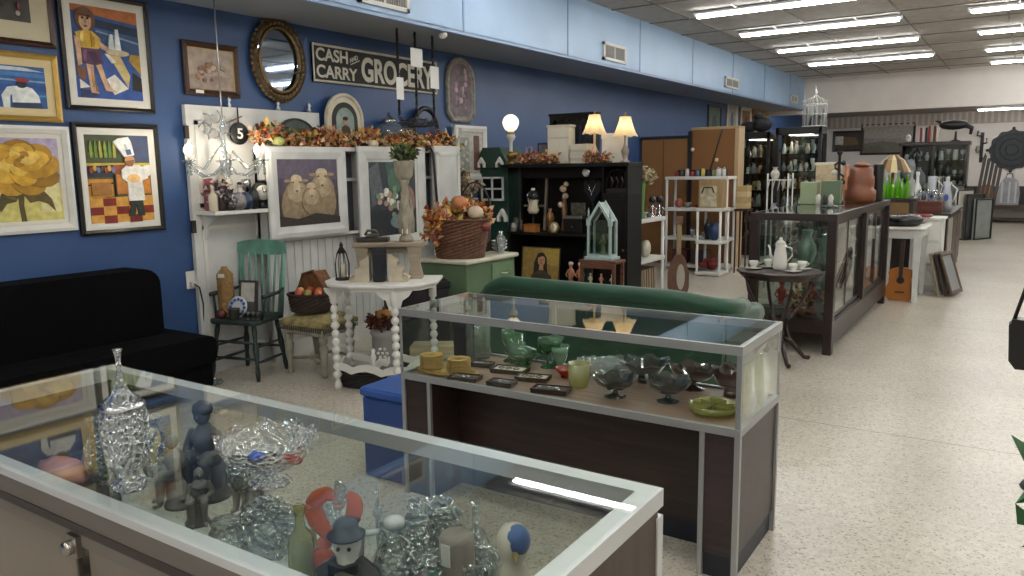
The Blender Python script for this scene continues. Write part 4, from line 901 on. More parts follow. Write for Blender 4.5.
t = thing('ceramic_bird', 'cream ceramic bird with a blue patch on its head, right end of the crystal', 'figurine', c1(513, 553, .78), 40)
B().lathe([(.03, 0), (.035, .02), (.045, .06), (.04, .1), (.024, .13), (.034, .155), (.036, .19), (.022, .215), (0, .222)], M('#d3cdbd', .35), n=18).obj('body', t)
B().ball((.008, -.012, .186), (.031, .028, .036), M('#3d5f96', .3), 12, 8).obj('cap', t, 'blue cap')
B().at((0, -.035, .165), (100, 0, 0)).lathe([(.008, 0), (.0, .03)], M('#a8915a', .4), n=8).obj('beak', t)
lat('ceramic_jar', 'small teal green jar near the front edge below the candle', 'jar', c1(438, 572, .72), .09, .03, 'jar', M('#2f8f84', .25))
lat('seashell', 'large pink seashell lying at the left inside the front counter', 'shell', c1(62, 462, .70), .08, .06, 'ball', M('#c98f86', .4, 0, .2, 12), 16, .08, 9, sx=2.0)
lat('glass_vase', 'clear bubbled glass vase beside the pink shell', 'vase', c1(98, 445, .76), .22, .05, 'vase', CRYSTAL, 20, .03, inner=True)
lat('ceramic_jar', 'dark blue glazed jar left of the decanter', 'jar', c1(85, 432, .72), .12, .04, 'jar', M('#2a4468', .2, 0, .2, 9))

# ================================================================ in the second counter
DZ = .619
def c2(px, py, z=DZ): p = aZ(px, py, z); return (min(-.92, max(-2.45, p.x)), min(3.30, max(2.88, p.y)), z)
YEL = M('#b08f45', .45, 0, .25, 40, .3)
t = thing('serving_tray', 'golden oval tray under the two stacks of gold plates', 'tray', c2(447, 373), 5)
B().lathe([(.10, 0), (.13, .008), (.14, .016), (.135, .017), (.125, .010), (.0, .008)], YEL, n=28, sx=1.25, sy=.62).obj('tray', t)
for px, py, nn, lab in ((428, 369, 9, 'left'), (459, 374, 9, 'right')):
    P = Vector(c2(px, py)); P.z += .012
    for i in range(nn):
        B().lathe([(.03, 0), (.055, .003), (.06, .007), (.052, .008), (.02, .006)], YEL, n=22, cap=False).obj('plate', label=('gold rimmed saucer in the %s of the two stacks' % lab), cat='plate', group='saucers in the %s gold stack' % lab, loc=(P.x, P.y, P.z+i*.0075))
boxy('jewellery_box', 'black box standing behind the gold plates in the glass counter', 'box', c2(451, 355), .14, .05, .20, BLACK, 0, BLK2)
lat('glass_jar', 'square clear glass jar with a swirled pattern behind the flat cases', 'jar', c2(483, 355), .19, .075, 'cyl', GLASS('#cfe0d4', 1.6, 1.8, .2), 8, .03, inner=True)
boxy('small_box', 'small black box behind the green glassware', 'box', c2(497, 348), .06, .05, .14, BLK2, 0)
def flatcase(label, px, py, w, d, rz, inner, open_=True):
    t = thing('flat_case', label, 'display case', c2(px, py), rz); LE = M('#33211c', .4, 0, .2, 12)
    B().bx(-w/2, w/2, -d/2, d/2, 0, .014, LE, .004).obj('case_base', t)
    for a in ((-w/2, w/2, -d/2, -d/2+.008), (-w/2, w/2, d/2-.008, d/2), (-w/2, -w/2+.008, -d/2, d/2), (w/2-.008, w/2, -d/2, d/2)): B().bx(*a, .014, .022, LE).obj('rim', t)
    B().bx(-w/2+.012, w/2-.012, -d/2+.012, d/2-.012, .014, .018, M(inner, .6, 0, .15, 30)).obj('card', t, 'cream card inlay' if inner > '#8' else 'dark inlay')
    for i in range(3): B().tube([(-w*.25+i*w*.22+.015*math.cos(q), .015*math.sin(q), .02) for q in [2*PI*j/10 for j in range(10)]], .0025, SILVER if inner < '#8' else M('#5a5148', .5), 5, True).obj('brooch', t)
flatcase('flat brown case with dark lining and brooches, nearest the gold plates', 465, 380, .15, .09, 12, '#4c3d22')
flatcase('flat brown case with small silver brooches, second from the gold plates', 502, 385, .13, .08, 8, '#2d2523')
flatcase('flat case holding a cream card, behind the others', 510, 372, .18, .10, 10, '#c9c2ae')
flatcase('flat case holding a cream card, between two dark cases', 533, 380, .16, .09, 14, '#bdb6a0')
flatcase('flat brown case with rings, nearest the crackle glass vase', 551, 392, .17, .09, 12, '#3a2f2a')
flatcase('small flat dark case behind the cream card cases', 482, 366, .12, .07, 10, '#473a2c')
GG = GLASS('#5fae72', 1.6, 1.8, .35); CR = GLASS('#d4d9ce', 1.6, 1.9, .25); PY = GLASS('#d2d08e', 1.6, 1.6, .45); DKG = GLASS('#26333a', 1.7, 2.5, .5); DKR = GLASS('#3a1418', 1.7, 2.2, .6)
t = thing('lidded_dish', 'green glass covered dish with a knob lid and two ears', 'dish', c2(523, 365))
B().lathe([(.04, 0), (.045, .01), (.03, .02), (.07, .045), (.085, .065)], GG, n=24, flute=.03).obj('dish', t)
B().lathe([(.085, .066), (.07, .085), (.03, .1), (.012, .106), (.02, .118), (0, .126)], GG, n=24, flute=.03).obj('lid', t)
for sx in (-1, 1): B().tube([(sx*.08, 0, .06), (sx*.115, 0, .065), (sx*.08, 0, .04)], .006, GG, 6).obj('dish_handle', t)
for px, py, h, r, k, m, nm, lab in ((541, 352, .15, .045, 'tumbler', GG, 'tumbler', 'green glass tumbler behind the covered dish'), (556, 368, .16, .045, 'flare', GG, 'glass_vase', 'green ribbed footed glass right of the covered dish'), (548, 346, .17, .035, 'goblet', GG, 'goblet', 'tall green goblet at the back of the counter'),
        (583, 352, .15, .05, 'goblet', GG, 'goblet', 'green sherbet goblet behind the crackle vase'), (575, 362, .12, .05, 'bowl', GLASS('#bfe3cf', 1.6, 1.8, .3), 'glass_bowl', 'pale aqua glass bowl behind the crackle vase'),
        (579, 386, .11, .055, 'tumbler', PY, 'glass_vase', 'pale yellow crackle glass vase at the front'), (565, 377, .05, .05, 'bowl', GLASS('#c8563f', 1.5, 1.5, .5), 'glass_bowl', 'small red glass bowl between the green glass and crackle vase')):
    lat(nm, lab, 'glassware', c2(px, py), h, r, k, m, 24, .04, 10, inner=True)
for px, py, h, r, lab in ((605, 378, .08, .09, 'wide scalloped clear glass bowl left of the dark compotes'), (628, 372, .09, .08, 'clear cut glass bowl behind the first dark compote'), (612, 363, .07, .07, 'small clear glass bowl at the back of the counter'), (648, 365, .08, .075, 'clear glass bowl behind the middle dark compote')):
    t = thing('glass_bowl', lab, 'bowl', c2(px, py)); ruffle([(.0, .006), (r*.4, .008), (r*.7, h*.3), (r*.9, h*.65), (r, h)], 40, .008, 10, CRYSTAL).lathe([(r*.4, 0), (r*.4, .006)], CRYSTAL, n=16).obj('bowl', t)
for px, py, h, r, m, lab in ((615, 396, .085, .10, DKG, 'dark iridescent glass compote, leftmost of the three'), (668, 401, .095, .10, DKG, 'dark green iridescent ruffled compote in the middle of the three'), (700, 384, .10, .11, DKR, 'deep red black ruffled glass bowl behind the dark compotes')):
    t = thing('glass_compote', lab, 'compote', c2(px, py))
    ruffle([(.0, h*.35), (r*.3, h*.37), (r*.6, h*.5), (r*.85, h*.72), (r, h)], 48, .013, 6, m, lobes=.10).obj('bowl', t)
    B().lathe([(r*.5, 0), (r*.48, .006), (.014, .014), (.012, h*.32), (.02, h*.37)], m, n=18).obj('foot', t)
t = thing('glass_bowl', 'dark purple black ruffled bowl at the back right of the counter', 'bowl', c2(672, 366)); ruffle([(0, .03), (.03, .032), (.07, .05), (.10, .09), (.12, .10)], 48, .012, 7, DKG).lathe([(.04, 0), (.03, .03)], DKG, n=16).obj('bowl', t)
t = thing('glass_bowl', 'dark oval ruffled bowl nearest the right end of the counter, at the back', 'bowl', (-1.02, 3.28, DZ)); ruffle([(0, .03), (.03, .032), (.06, .05), (.08, .09), (.09, .12)], 48, .012, 6, DKR).lathe([(.04, 0), (.03, .03)], DKR, n=16).obj('bowl', t)
t = thing('divided_dish', 'pale yellow glass round relish dish with an upright centre knob', 'dish', c2(713, 412))
B().lathe([(.07, 0), (.095, .012), (.10, .035), (.093, .036), (.085, .018), (0, .012)], PY, n=36, flute=.02, fk=18).obj('dish', t)
for a in range(0, 180, 36): B().bar((.085*math.cos(math.radians(a)), .085*math.sin(math.radians(a)), .022), (-.085*math.cos(math.radians(a)), -.085*math.sin(math.radians(a)), .022), .005, .02, PY).obj('divider', t)
B().lathe([(.012, .015), (.010, .05), (.015, .06), (0, .07)], PY, n=10).obj('knob', t)
for y, lab in ((3.02, 'clear etched plate propped against the right end glass, front one'), (3.20, 'clear etched plate propped against the right end glass, back one')):
    t = thing('glass_plate', lab, 'plate', (-.885, y, DZ), 0)
    b = B().at((0, 0, .11), (0, 84, 0)).lathe([(.03, 0), (.08, .004), (.11, .014), (.108, .016)], GLASS('#dcdcae', 1.6, 1.8, .25), n=30, flute=.02, fk=15); b.obj('plate', t)

# ================================================================ on top of the display unit
UZ = 1.831; UX = -5.36
g = thing('autumn_garland', 'long garland of orange, rust and cream autumn leaves along the top of the white unit', 'garland', (UX+.05, 5.6, UZ))
cs = []
for i in range(34):
    y = -1.30+i*.08; cs.append(((R9.uniform(-.02, .05), y, .07+.03*math.sin(i*.9)), (.08, .08, .09)))
b = B().foliage(cs, 42, .062, AUT+[AUT[2], AUT[6]]+GRN[:1], random.Random(11)); b.obj('leaves', g, kind='stuff')
B().tube([(0, -1.32+i*.1, .03+.01*math.sin(i)) for i in range(27)], .012, M('#4d3826', .8), 6).obj('vine', g)
for i, (y, c, r) in enumerate(((-1.18, '#a9b06a', .05), (-.05, '#cdbfa6', .05), (.9, '#c98a4a', .045))):
    B().lathe([(r*.3, 0), (r*.9, r*.25), (r, r*.8), (r*.7, r*1.35), (.0, r*1.4)], M(c, .6), n=20, flute=.06, fk=7).obj('gourd', loc=(UX+.14, 5.6+y, UZ), label=['pale green gourd at the left end of the garland', 'cream pumpkin in the middle of the garland', 'orange gourd near the right end of the garland'][i], cat='gourd')
t = thing('hat_box', 'dark green oval domed tray standing behind the garland', 'tray', (-5.43, 4.80, UZ+.0), 90)
B().prism(ell(0, 0, .26, .25, 20, 0, 180), -.012, .012, M('#39463f', .5, 0, .2, 8)).obj('tray', t)
B().tube([(.25*math.cos(a), -.012, .24*math.sin(a)) for a in [PI*i/16 for i in range(17)]], .01, M('#26302b', .5), 6).obj('rim', t)
t = thing('arched_portrait', 'arched cream frame holding a small portrait of a person in a dark coat', 'picture', (-5.43, 5.38, UZ), 90)
def arch(w, h, n=16): return [(-w, 0)]+[(w*math.cos(PI-PI*i/n), h-w+w*math.sin(PI*i/n)) for i in range(n+1)]+[(w, 0)]
B().prism(arch(.24, .50), -.02, .0, CRM2).obj('frame', t)
B().tube([(p[0], -.02, p[1]) for p in arch(.225, .485)], .02, CRM2, 6).obj('frame_moulding', t)
B().prism(arch(.165, .42), -.025, -.02, M('#1c1d1f', .6)).prism([(p[0], p[1]+.03) for p in arch(.115, .34)], -.028, -.025, M('#8a9a92', .7, 0, .3, 12)).prism(ell(0, .24, .028, .036), -.031, -.028, M('#b98f74', .7)).prism([(-.07, .08), (-.05, .19), (0, .215), (.05, .19), (.07, .08)], -.031, -.028, M('#4a3c33', .7)).prism(ell(0, .27, .032, .02), -.033, -.028, M('#2e2219', .7)).obj('portrait', t)
t = thing('glass_lantern', 'round clear glass lantern with a domed silver cap behind the garland', 'lantern', (-5.40, 5.98, UZ))
B().lathe([(.07, .0), (.07, .02), (.03, .03), (.11, .08), (.15, .15), (.13, .22), (.07, .26)], GLASS('#dfe9ee', 1.6, 2, .2), n=22).obj('globe', t)
B().lathe([(.085, .255), (.07, .29), (.03, .31), (.02, .33), (.012, .35), (0, .36)], SILVER, n=18).obj('cap', t)
lat('glass_jar', 'clear glass jar right of the domed lantern on top of the unit', 'jar', (-5.38, 6.22, UZ), .22, .08, 'jar', GLASS('#dfe9ee', 1.6, 2, .2), 18)
t = thing('oval_picture', 'dark oval picture frame leaning among the garland leaves', 'frame', (-5.42, 6.58, UZ+.19), 90)
B().tube([(.20*math.cos(a), 0, .24*math.sin(a)) for a in [2*PI*i/32 for i in range(32)]], .028, M('#1b1a1f', .35, 0, .3, 30, .4), 8, True).prism(ell(0, 0, .19, .23, 28), 0, .01, M('#2f4468', .2)).obj('frame', t)
t = thing('antler_candelabra', 'white antler shaped candle holder at the right end of the garland', 'candle holder', (-5.30, 6.90, UZ))
for k in range(6):
    a = k*1.05; B().tube([(0, 0, .03), (.06*math.cos(a), .06*math.sin(a), .09), (.09*math.cos(a), .09*math.sin(a), .2+.03*(k % 3))], [.015, .012, .006], WHITE, 6).obj('arm', t)
B().lathe([(.08, 0), (.06, .03), (0, .04)], WHITE, n=14).obj('base', t)
# sheep print
def lamb(cx, cz, s, flip=1):
    return [('#8c7a60', ell(cx, cz-.16*s, .17*s, .22*s)), ('#a8977c', ell(cx+.0, cz-.10*s, .13*s, .13*s)), ('#9a8468', ell(cx-.12*s, cz+.05*s, .05*s, .02*s)), ('#9a8468', ell(cx+.12*s, cz+.05*s, .05*s, .02*s)),
            ('#c9b99b', ell(cx, cz+.07*s, .075*s, .06*s)), ('#c0ad8e', [(cx-.06*s, cz+.07*s), (cx+.06*s, cz+.07*s), (cx+.035*s, cz-.1*s), (cx-.035*s, cz-.1*s)]), ('#4a3a30', ell(cx-.045*s, cz+.03*s, .012*s, .012*s)), ('#4a3a30', ell(cx+.045*s, cz+.03*s, .012*s, .012*s)), ('#6b5244', ell(cx, cz-.085*s, .022*s, .014*s))]
sheep = [('#5d5466', [(0, 1), (1, 1), (1, .6), (0, .62)]), ('#4a4450', [(0, .72), (1, .68), (1, .4), (0, .42)]), ('#3f3832', [(0, .45), (1, .45), (1, 0), (0, 0)]), ('#8c7a60', ell(.74, .34, .22, .34)), ('#8c7a60', ell(.22, .30, .17, .30)), ('#7d6a52', ell(.5, .25, .14, .28))]+lamb(.30, .62, 1.15)+lamb(.72, .70, 1.25)+lamb(.53, .52, .95)+[('#2c2622', [(0, .16), (.3, .1), (.6, .17), (1, .1), (1, 0), (0, 0)])]
UF = -5.215
picture('wide white framed print of three sheep looking out, leaning on the ledge', (UF, 4.71, 1.44), 90, .88, .76, .10, WHITEP, .0, '#ffffff', '#4a4450', sheep, .03, None, 'picture', 'framed_print')
# window frame with flower painting
flo = [('#3d5a52', [(.35, 1), (.85, 1), (.8, .7), (.4, .7)]), ('#4f6a5c', ell(.55, .75, .16, .18)), ('#22262c', [(.0, .35), (1, .35), (1, 0), (0, 0)]), ('#5c6268', [(0, .9), (.2, 1), (.3, .5), (.05, .4)]), ('#8a6a62', ell(.82, .45, .16, .22)), ('#6d7f86', ell(.62, .18, .2, .1))]
for i in range(26): flo.append((R9.choice(['#d8d6cc', '#c9bfae', '#a98a7a', '#6f8a6a', '#b9b3a0']), ell(R9.gauss(.42, .13), R9.gauss(.50, .09), .05, .04, 8)))
t = picture('white window frame holding a dark flower still life, right of the sheep print', (UF, 5.79, 1.34), 90, .96, 1.0, .115, WHITEP, .03, '#cfd0cc', '#2f383d', flo, .035, None, 'picture', 'framed_painting')
# hanging chains with paper tags
for i, (y, z0, tags) in enumerate(((5.60, 2.12, (2.36, .10, .20)), (5.85, 2.12, (2.66, .17, .17)), (6.11, 2.08, (2.50, .13, .21)))):
    t = thing('hanging_chain', ['black hanging chain with a narrow white tag, leftmost of the three', 'black hanging chain with the highest and widest white tag, middle of the three', 'black hanging chain with a white tag, rightmost of the three'][i], 'chain', (-4.92, y, 0))
    n = int((2.895-z0)/.035)
    b = B()
    b.tube([(0, 0, z0), (0, 0, 2.899)], .006, BLACK, 6)
    for k in range(n): b.tube([(.013*math.cos(q)*(k % 2), .013*math.cos(q)*((k+1) % 2), z0+.0175+k*.035+.024*math.sin(q)) for q in [2*PI*j/8 for j in range(8)]], .005, BLACK, 5, True)
    b.obj('chain', t)
    B().bx(.014, .017, -tags[1]/2, tags[1]/2, tags[0]-tags[2]/2, tags[0]+tags[2]/2, M('#dddcd8', .7)).obj('price_tag', t)
B().ball((0, 0, 0), (.05, .03, .035), WHITE, 10, 6).obj('ceiling_hook', loc=(-4.70, 6.0, 2.865), label='small white hook fixed under the soffit edge', cat='hook')
t = thing('wire_basket', 'black wire hanging basket carried by the three chains above the garland', 'basket', (-4.92, 5.85, 2.02), 90)
for k in range(5): B().tube([(.26*math.sin(PI*(k+1)/6)*math.cos(a), .1*math.sin(a)*math.sin(PI*(k+1)/6), -.1*math.cos(PI*(k+1)/12)+.1) for a in [2*PI*j/20 for j in range(20)]], .005, BLACK, 5, True).obj('wire_ring', t)
for k in range(6): B().tube([(.25*math.cos(PI*k/6+.01)*math.sin(q), .1*math.sin(PI*k/6)*math.sin(q), .1-.1*math.cos(q)) for q in [-1.5+3*j/10 for j in range(11)]], .004, BLACK, 5).obj('wire_rib', t)

t = thing('walking_cane', 'black cane leaning between the window frame and the narrow white board', 'cane', (-5.10, 6.36, 0), 0)
B().tube([(0, .0, .005), (-.03, .02, 1.2), (-.05, .0, 1.78), (-.05, -.05, 1.84), (-.05, -.11, 1.81)], .014, BLACK, 8).obj('cane', t)
# ================================================================ shelf on the tall white panel and chandelier
SZ = 1.321
def shf(y, x=-5.33): return (x, y, SZ)
t = thing('alarm_clock', 'round black clock with a white face at the right end of the small shelf', 'clock', shf(4.27, -5.28), 70)
B().lathe([(.06, 0), (.05, .03), (.03, .06)], BLACK, n=14).at((0, .03, .13), (90, 0, 0)).lathe([(.085, 0), (.09, .01), (.09, .05), (.08, .06)], BLACK, n=24).obj('clock_case', t)
f = B().at((0, -.032, .13), (90, 0, 0)).lathe([(.062, 0), (.062, .004)], M('#dcd9d0', .5), n=24); f.obj('clock_face', t)
b = B().at((0, -.037, .13), (90, 0, 0)); b.bar((0, 0, .001), (.03, .015, .001), .006, .002, BLACK).bar((0, 0, .001), (-.01, .045, .001), .005, .002, BLACK).obj('clock_hands', t)
statue('porcelain_doll', 'small dark haired doll with a white face on the small shelf', shf(4.10, -5.34), .22, M('#b9aeb0', .5), 70, M('#231815', .7), cat='doll')
t = lat('glass_jar', 'pink glass jar at the back left of the small shelf', 'jar', shf(3.86, -5.38), .26, .06, 'jar', GLASS('#d78a92', 1.5, 1.5, .5))
lat('ceramic_vase', 'tall pale cream vase at the back of the small shelf', 'vase', shf(4.0, -5.39), .34, .065, 'slim', M('#cfc6b6', .4))
lat('blue_vase', 'squat dark blue glass vase in the middle of the small shelf', 'vase', shf(4.09, -5.26), .14, .06, 'ball', M('#1f3350', .15))
t = thing('flower_bunch', 'bunch of dusty pink and white dried flowers on the left of the small shelf', 'flowers', shf(3.90, -5.30))
B().foliage([((-.03, -.06, .12), .09), ((0, .04, .10), .08), ((0, -.02, .20), .07)], 60, .045, [M(c, .8) for c in ('#8f7f80', '#b9b0b0', '#5d4a4c', '#6e5358', '#cdc8c8')], random.Random(4)).obj('petals', t, kind='stuff')
B().lathe([(.04, 0), (.055, .09), (.05, .1)], M('#3a2a28', .5), n=12).obj('pot', t)
lat('beaded_ball', 'silver beaded ball at the front of the small shelf', 'ornament', shf(4.0, -5.25), .14, .07, 'ball', M('#8d8a8c', .3, .6, .5, 60, .6), 18, .05, 9)
lat('cream_bottle', 'amber capped cream bottle at the far left of the small shelf', 'bottle', shf(3.80, -5.28), .20, .035, 'bottle', M('#c9bfae', .4), 14)
lat('silver_goblet', 'silver goblet between the doll and the clock on the small shelf', 'goblet', shf(4.18, -5.36), .24, .04, 'goblet', SILVER, 16)
lat('dark_bottle', 'dark round bottle at the front of the small shelf beside the beaded ball', 'bottle', shf(4.16, -5.25), .17, .045, 'ball', M('#17191d', .2), 16)
t = thing('dark_flower_bunch', 'dark plum and silver flowers at the front left of the small shelf', 'flowers', shf(3.93, -5.24))
B().foliage([((0, 0, .08), (.07, .07, .06)), ((0, -.05, .13), (.06, .05, .05))], 60, .04, [M(c, .7) for c in ('#3a2a32', '#6d6a70', '#cfcfd2', '#4a3a44')], random.Random(44)).obj('petals', t, kind='stuff')
B().lathe([(.03, 0), (.035, .05)], M('#26221f', .5), n=12).obj('pot', t)
# chandelier
t = thing('chandelier', 'crystal chandelier with lit candle bulbs hanging before the white panel', 'chandelier', (-5.10, 3.80, 1.70), 90)
WG = M('#c5c7c9', .25, .7)
B().tube([(0, 0, .32), (0, 0, 1.199)], .006, WG, 6).obj('chain', t)
B().lathe([(0, -.14), (.02, -.12), (.012, -.10), (.03, -.07), (.045, -.03), (.02, .0), (.015, .05), (.035, .09), (.02, .13), (.012, .2), (.03, .25), (.012, .3), (.0, .33)], GLASS('#e8eef2', 1.7, 2.2, .25), n=16).obj('stem', t)
for k in range(6):
    a = k*PI/3; ca, sa = math.cos(a), math.sin(a); R1 = .30
    am = B().tube([(r*ca, r*sa, z) for r, z in ((.02, -.02), (.09, -.09), (.18, -.11), (.26, -.06), (R1, .0))], .009, GLASS('#e8eef2', 1.7, 2.2, .3), 8).obj('arm', t)
    B().lathe([(.03, 0), (.045, .012), (.02, .004)], CRYSTAL, (R1*ca, R1*sa, .0), 12).obj('drip_pan', am)
    B().lathe([(.010, .005), (.010, .055)], M('#dcd8cc', .6), (R1*ca, R1*sa, .0), 8).obj('candle_sleeve', am)
    B().lathe([(.008, .055), (.021, .08), (.018, .105), (.0, .14)], EMIT('#fff0d8', 160 if k in (0, 3) else 0.6), (R1*ca, R1*sa, .0), 10).obj('bulb', am, 'lit bulb' if k in (0, 3) else None)
    b = B()
    for j in range(4): b.ball((R1*ca, R1*sa, -.02-j*.024), (.012, .012, .013), CRYSTAL, 8, 5)
    b.tube([(R1*ca, R1*sa, 0), (R1*ca, R1*sa, -.09)], .0015, WG, 4).obj('crystal_drop', am)
    b = B().tube([(R1*ca, R1*sa, 0), ((R1*.6)*ca, (R1*.6)*sa, -.06), (.03*ca, .03*sa, .12)], .004, CRYSTAL, 5); b.obj('bead_swag', am)
# wall ornament of scrolled white metal with a 5 tag
t = thing('scroll_ornament', 'white scrolled metal flower ornament hanging on the tall white panel', 'wall decoration', (-5.43, 3.98, 1.98), 90)
for i in range(7):
    a = i*.9; B().tube([(.11*math.cos(a)+.05*math.cos(a+q)*(.4+q/6), -.01-.005*i % .02, .07*math.sin(a)+.05*math.sin(a+q)*(.4+q/6)) for q in [j*.5 for j in range(12)]], .007, M('#a9acae', .35, .6), 6).obj('scroll', t)
B().tube([(.1, -.008, .03), (.25, -.008, .09)], .006, M('#7a4a42', .5), 6).obj('twig', t)
t = thing('number_tag', 'round black tag with a white number 5 hanging on a black cord', 'sign', (-5.42, 4.19, 1.93), 90)
B().tube([(0, .0, .09), (0, .0, .21)], .006, BLACK, 6).obj('cord', t)
B().at((0, 0, 0), (90, 0, 0)).lathe([(.085, -.01), (.09, -.006), (.09, .006), (.085, .01)], BLACK, n=28).obj('disc', t)
B().at((-.026, -.011, -.042)).add(*text_mesh('5', M('#e6e6e2', .5), .055, .085, .003, .02)).obj('lettering', t, 'white numeral 5')

# ================================================================ things on the green chair
CZ = .477
t = thing('wicker_cylinder', 'tall golden brown wicker bottle holder with a white tag on the green chair', 'basket', (-5.30, 3.87, CZ), 30)
WK = M('#84663a', .7, 0, .3, 40, .6)
b = B(); pf = []
for i in range(22): pf += [(.062+(.003 if i % 2 else 0), i*.016)]
b.lathe(pf+[(.05, .36), (.025, .385), (.025, .40)], WK, n=18).obj('wicker_body', t)
B().bx(-.025, .025, -.068, -.065, .32, .35, M('#dcdad2', .6)).obj('price_tag', t)
t = thing('photo_album', 'dark framed photograph with a pale upper half on the green chair', 'picture', (-5.14, 3.94, CZ), 18, None, (-10, 0))
B().bx(-.085, .085, -.01, .01, 0, .29, M('#2d2826', .5), .004).obj('frame', t)
B().bx(-.06, .06, -.013, -.01, .12, .27, M('#b9b6ae', .6, 0, .2, 20)).bx(-.06, .06, -.013, -.01, .02, .12, M('#5b5d58', .6, 0, .3, 20)).obj('photograph', t)
t = thing('decorated_plate', 'blue and white patterned plate propped in front of the photograph', 'plate', (-5.14, 3.86, CZ), 18)
b = B().at((0, 0, .085), (72, 0, 0)).lathe([(.045, 0), (.085, .012), (.088, .016), (.045, .006)], M('#c9ccd2', .3, 0, .1, 20), n=28); b.obj('plate', t)
b = B().at((0, -.016, .09), (72, 0, 0))
for k in range(12): b.ball((.063*math.cos(k*PI/6), .063*math.sin(k*PI/6), .002), (.014, .014, .003), M('#3a5a94', .3), 8, 4)
b.obj('rim_pattern', t, 'blue painted patches')
lat('terracotta_pot', 'small dark plant pot in front of the blue patterned plate', 'pot', (-5.12, 3.80, CZ), .09, .045, 'pot', M('#2f3029', .6), inner=True)
lat('red_jar', 'small dark red jar at the foot of the wicker cylinder', 'jar', (-5.27, 3.79, CZ), .07, .04, 'ball', M('#5d2a26', .5, 0, .3, 20))
for k in range(4): lat('small_cup', 'little dark metal cup standing at the right edge of the green chair', 'cup', (-5.05+.038*k-.02, 3.84+.018*k, CZ), .06, .017, 'goblet', PEWT, 10, group='little cups on the green chair')
# stool: basket with fruit and tilted wicker lid
basket('fruit_basket', 'dark brown wicker basket filled with autumn fruit on the carved stool', (-4.76, 4.25, .505), .115, .14, M('#2e2018', .7, 0, .3, 30, .4), 1.35, 1, 20, 0, 1.15)
FR = [('#b9603a', 'orange'), ('#c98a3a', 'golden'), ('#a33a2c', 'red'), ('#cfae5c', 'yellow'), ('#b5564a', 'pink'), ('#8c7a3a', 'olive')]
for k in range(6):
    a = k*1.05; lat('artificial_fruit', FR[k][1]+' artificial fruit on top of the dark wicker basket', 'fruit', (-4.76+.085*math.cos(a)*1.2, 4.25+.07*math.sin(a), .63), .06, .034, 'ball', M(FR[k][0], .5, 0, .2, 20), 12, .04, 5)
t = thing('tipped_basket', 'brown wicker basket tipped on its side behind the fruit basket', 'basket', (-4.86, 4.40, .52), -5, None, (0, 28))
t.scale = (1.2, 1.0, 1.25)
B().prism([(-.16, .0), (.16, 0), (.15, .09), (.08, .19), (-.06, .24), (-.15, .16)], -.06, .06, M('#6d4526', .7, 0, .4, 30, .6), True).obj('wicker_body', t)
B().tube([(-.16, -.062, 0), (-.15, -.062, .16), (-.06, -.062, .24), (.08, -.062, .19), (.15, -.062, .09), (.16, -.062, 0)], .012, M('#59371e', .7, 0, .4, 30, .6), 6).obj('rim', t)
# ================================================================ on the white table
def wt(dx, dy, z=TZ): a = math.radians(33); return (-3.98+dx*math.cos(a)-dy*math.sin(a), 4.36+dx*math.sin(a)+dy*math.cos(a), z)
COR = M('#b3a892', .6, 0, .15, 12)
for sx, lab in ((-1, 'left'), (1, 'right')):
    t = thing('carved_corbel', 'carved pale stone corbel, %s of the pair around the dark box' % lab, 'ornament', wt(sx*.12-.05, -.16), 33)
    s_ = sx
    B().prism([(-s_*.05, 0), (s_*.09, 0), (s_*.10, .03), (s_*.05, .06), (s_*.06, .09), (s_*.01, .12), (s_*.02, .15), (-s_*.03, .18), (-s_*.05, .2)], -.05, .05, COR).obj('body', t, bev=.006)
    B().tube([(s_*.07+.02*math.cos(q)*(1-q/9), -.055, .035+.02*math.sin(q)*(1-q/9)) for q in [j*.6 for j in range(12)]], .006, COR, 5).obj('scroll', t)
t = thing('dark_box', 'upright dark blue black book shaped box between the two stone corbels', 'box', wt(-.05, -.17), 33)
B().bx(-.045, .045, -.05, .06, 0, .25, M('#15171f', .35, 0, .2, 9), .008).bx(-.048, .048, -.053, .063, .20, .21, M('#23252c', .3)).obj('body', t)
t = thing('cast_box', 'dark rectangular metal casket with a curved handle on the weathered bench', 'box', wt(-.13, 0, TZ+.276), 33)
B().bx(-.11, .13, -.05, .05, 0, .035, M('#34312c', .5, .4), .006).bx(-.04, .05, -.03, .03, .035, .06, M('#4a463f', .5, .4), .006).obj('body', t)
B().tube([(-.05, 0, .05), (-.03, 0, .085), (.03, 0, .085), (.055, 0, .05)], .010, M('#58544b', .5, .4), 8).obj('handle', t)
t = thing('angel_urn', 'grey stone angel pedestal urn standing on the weathered bench', 'urn', wt(.13, 0, TZ+.276), 33)
ST2 = M('#8f8878', .7, 0, .3, 14, .3)
B().lathe([(.075, 0), (.075, .02), (.05, .04), (.055, .09), (.07, .14), (.05, .2), (.035, .25), (.045, .29), (.03, .33), (.05, .36), (.055, .375)], ST2, n=18).obj('pedestal', t)
for k in range(3):
    a = k*2.1-1.6; ca, sa = math.cos(a), math.sin(a)
    B().lathe([(.03, 0), (.035, .08), (.022, .13), (.01, .15), (.02, .165), (.022, .18), (0, .2)], ST2, (.062*ca, .062*sa, .05), 10).tube([(.062*ca, .062*sa, .17), (.08*ca, .08*sa, .21), (.04*ca, .04*sa, .27)], .009, ST2, 5).obj('angel', t)
B().lathe([(.05, .37), (.085, .40), (.10, .47), (.105, .49)], ST2, n=20, flute=.04).obj('bowl', t)
B().bx(-.03, .03, -.085, -.082, .05, .08, M('#d9d6cc', .6)).obj('price_tag', t)
t.scale = (.72, .72, 1.22)
t = thing('potted_greenery', 'grassy green plant spilling out of the stone angel urn', 'plant', wt(.13, 0, TZ+.276+.575))
B().foliage([((0, 0, .08), (.10, .10, .05))], 220, .05, GRN+[M('#7a7a48', .7)], random.Random(5)).obj('leaves', t, kind='stuff')
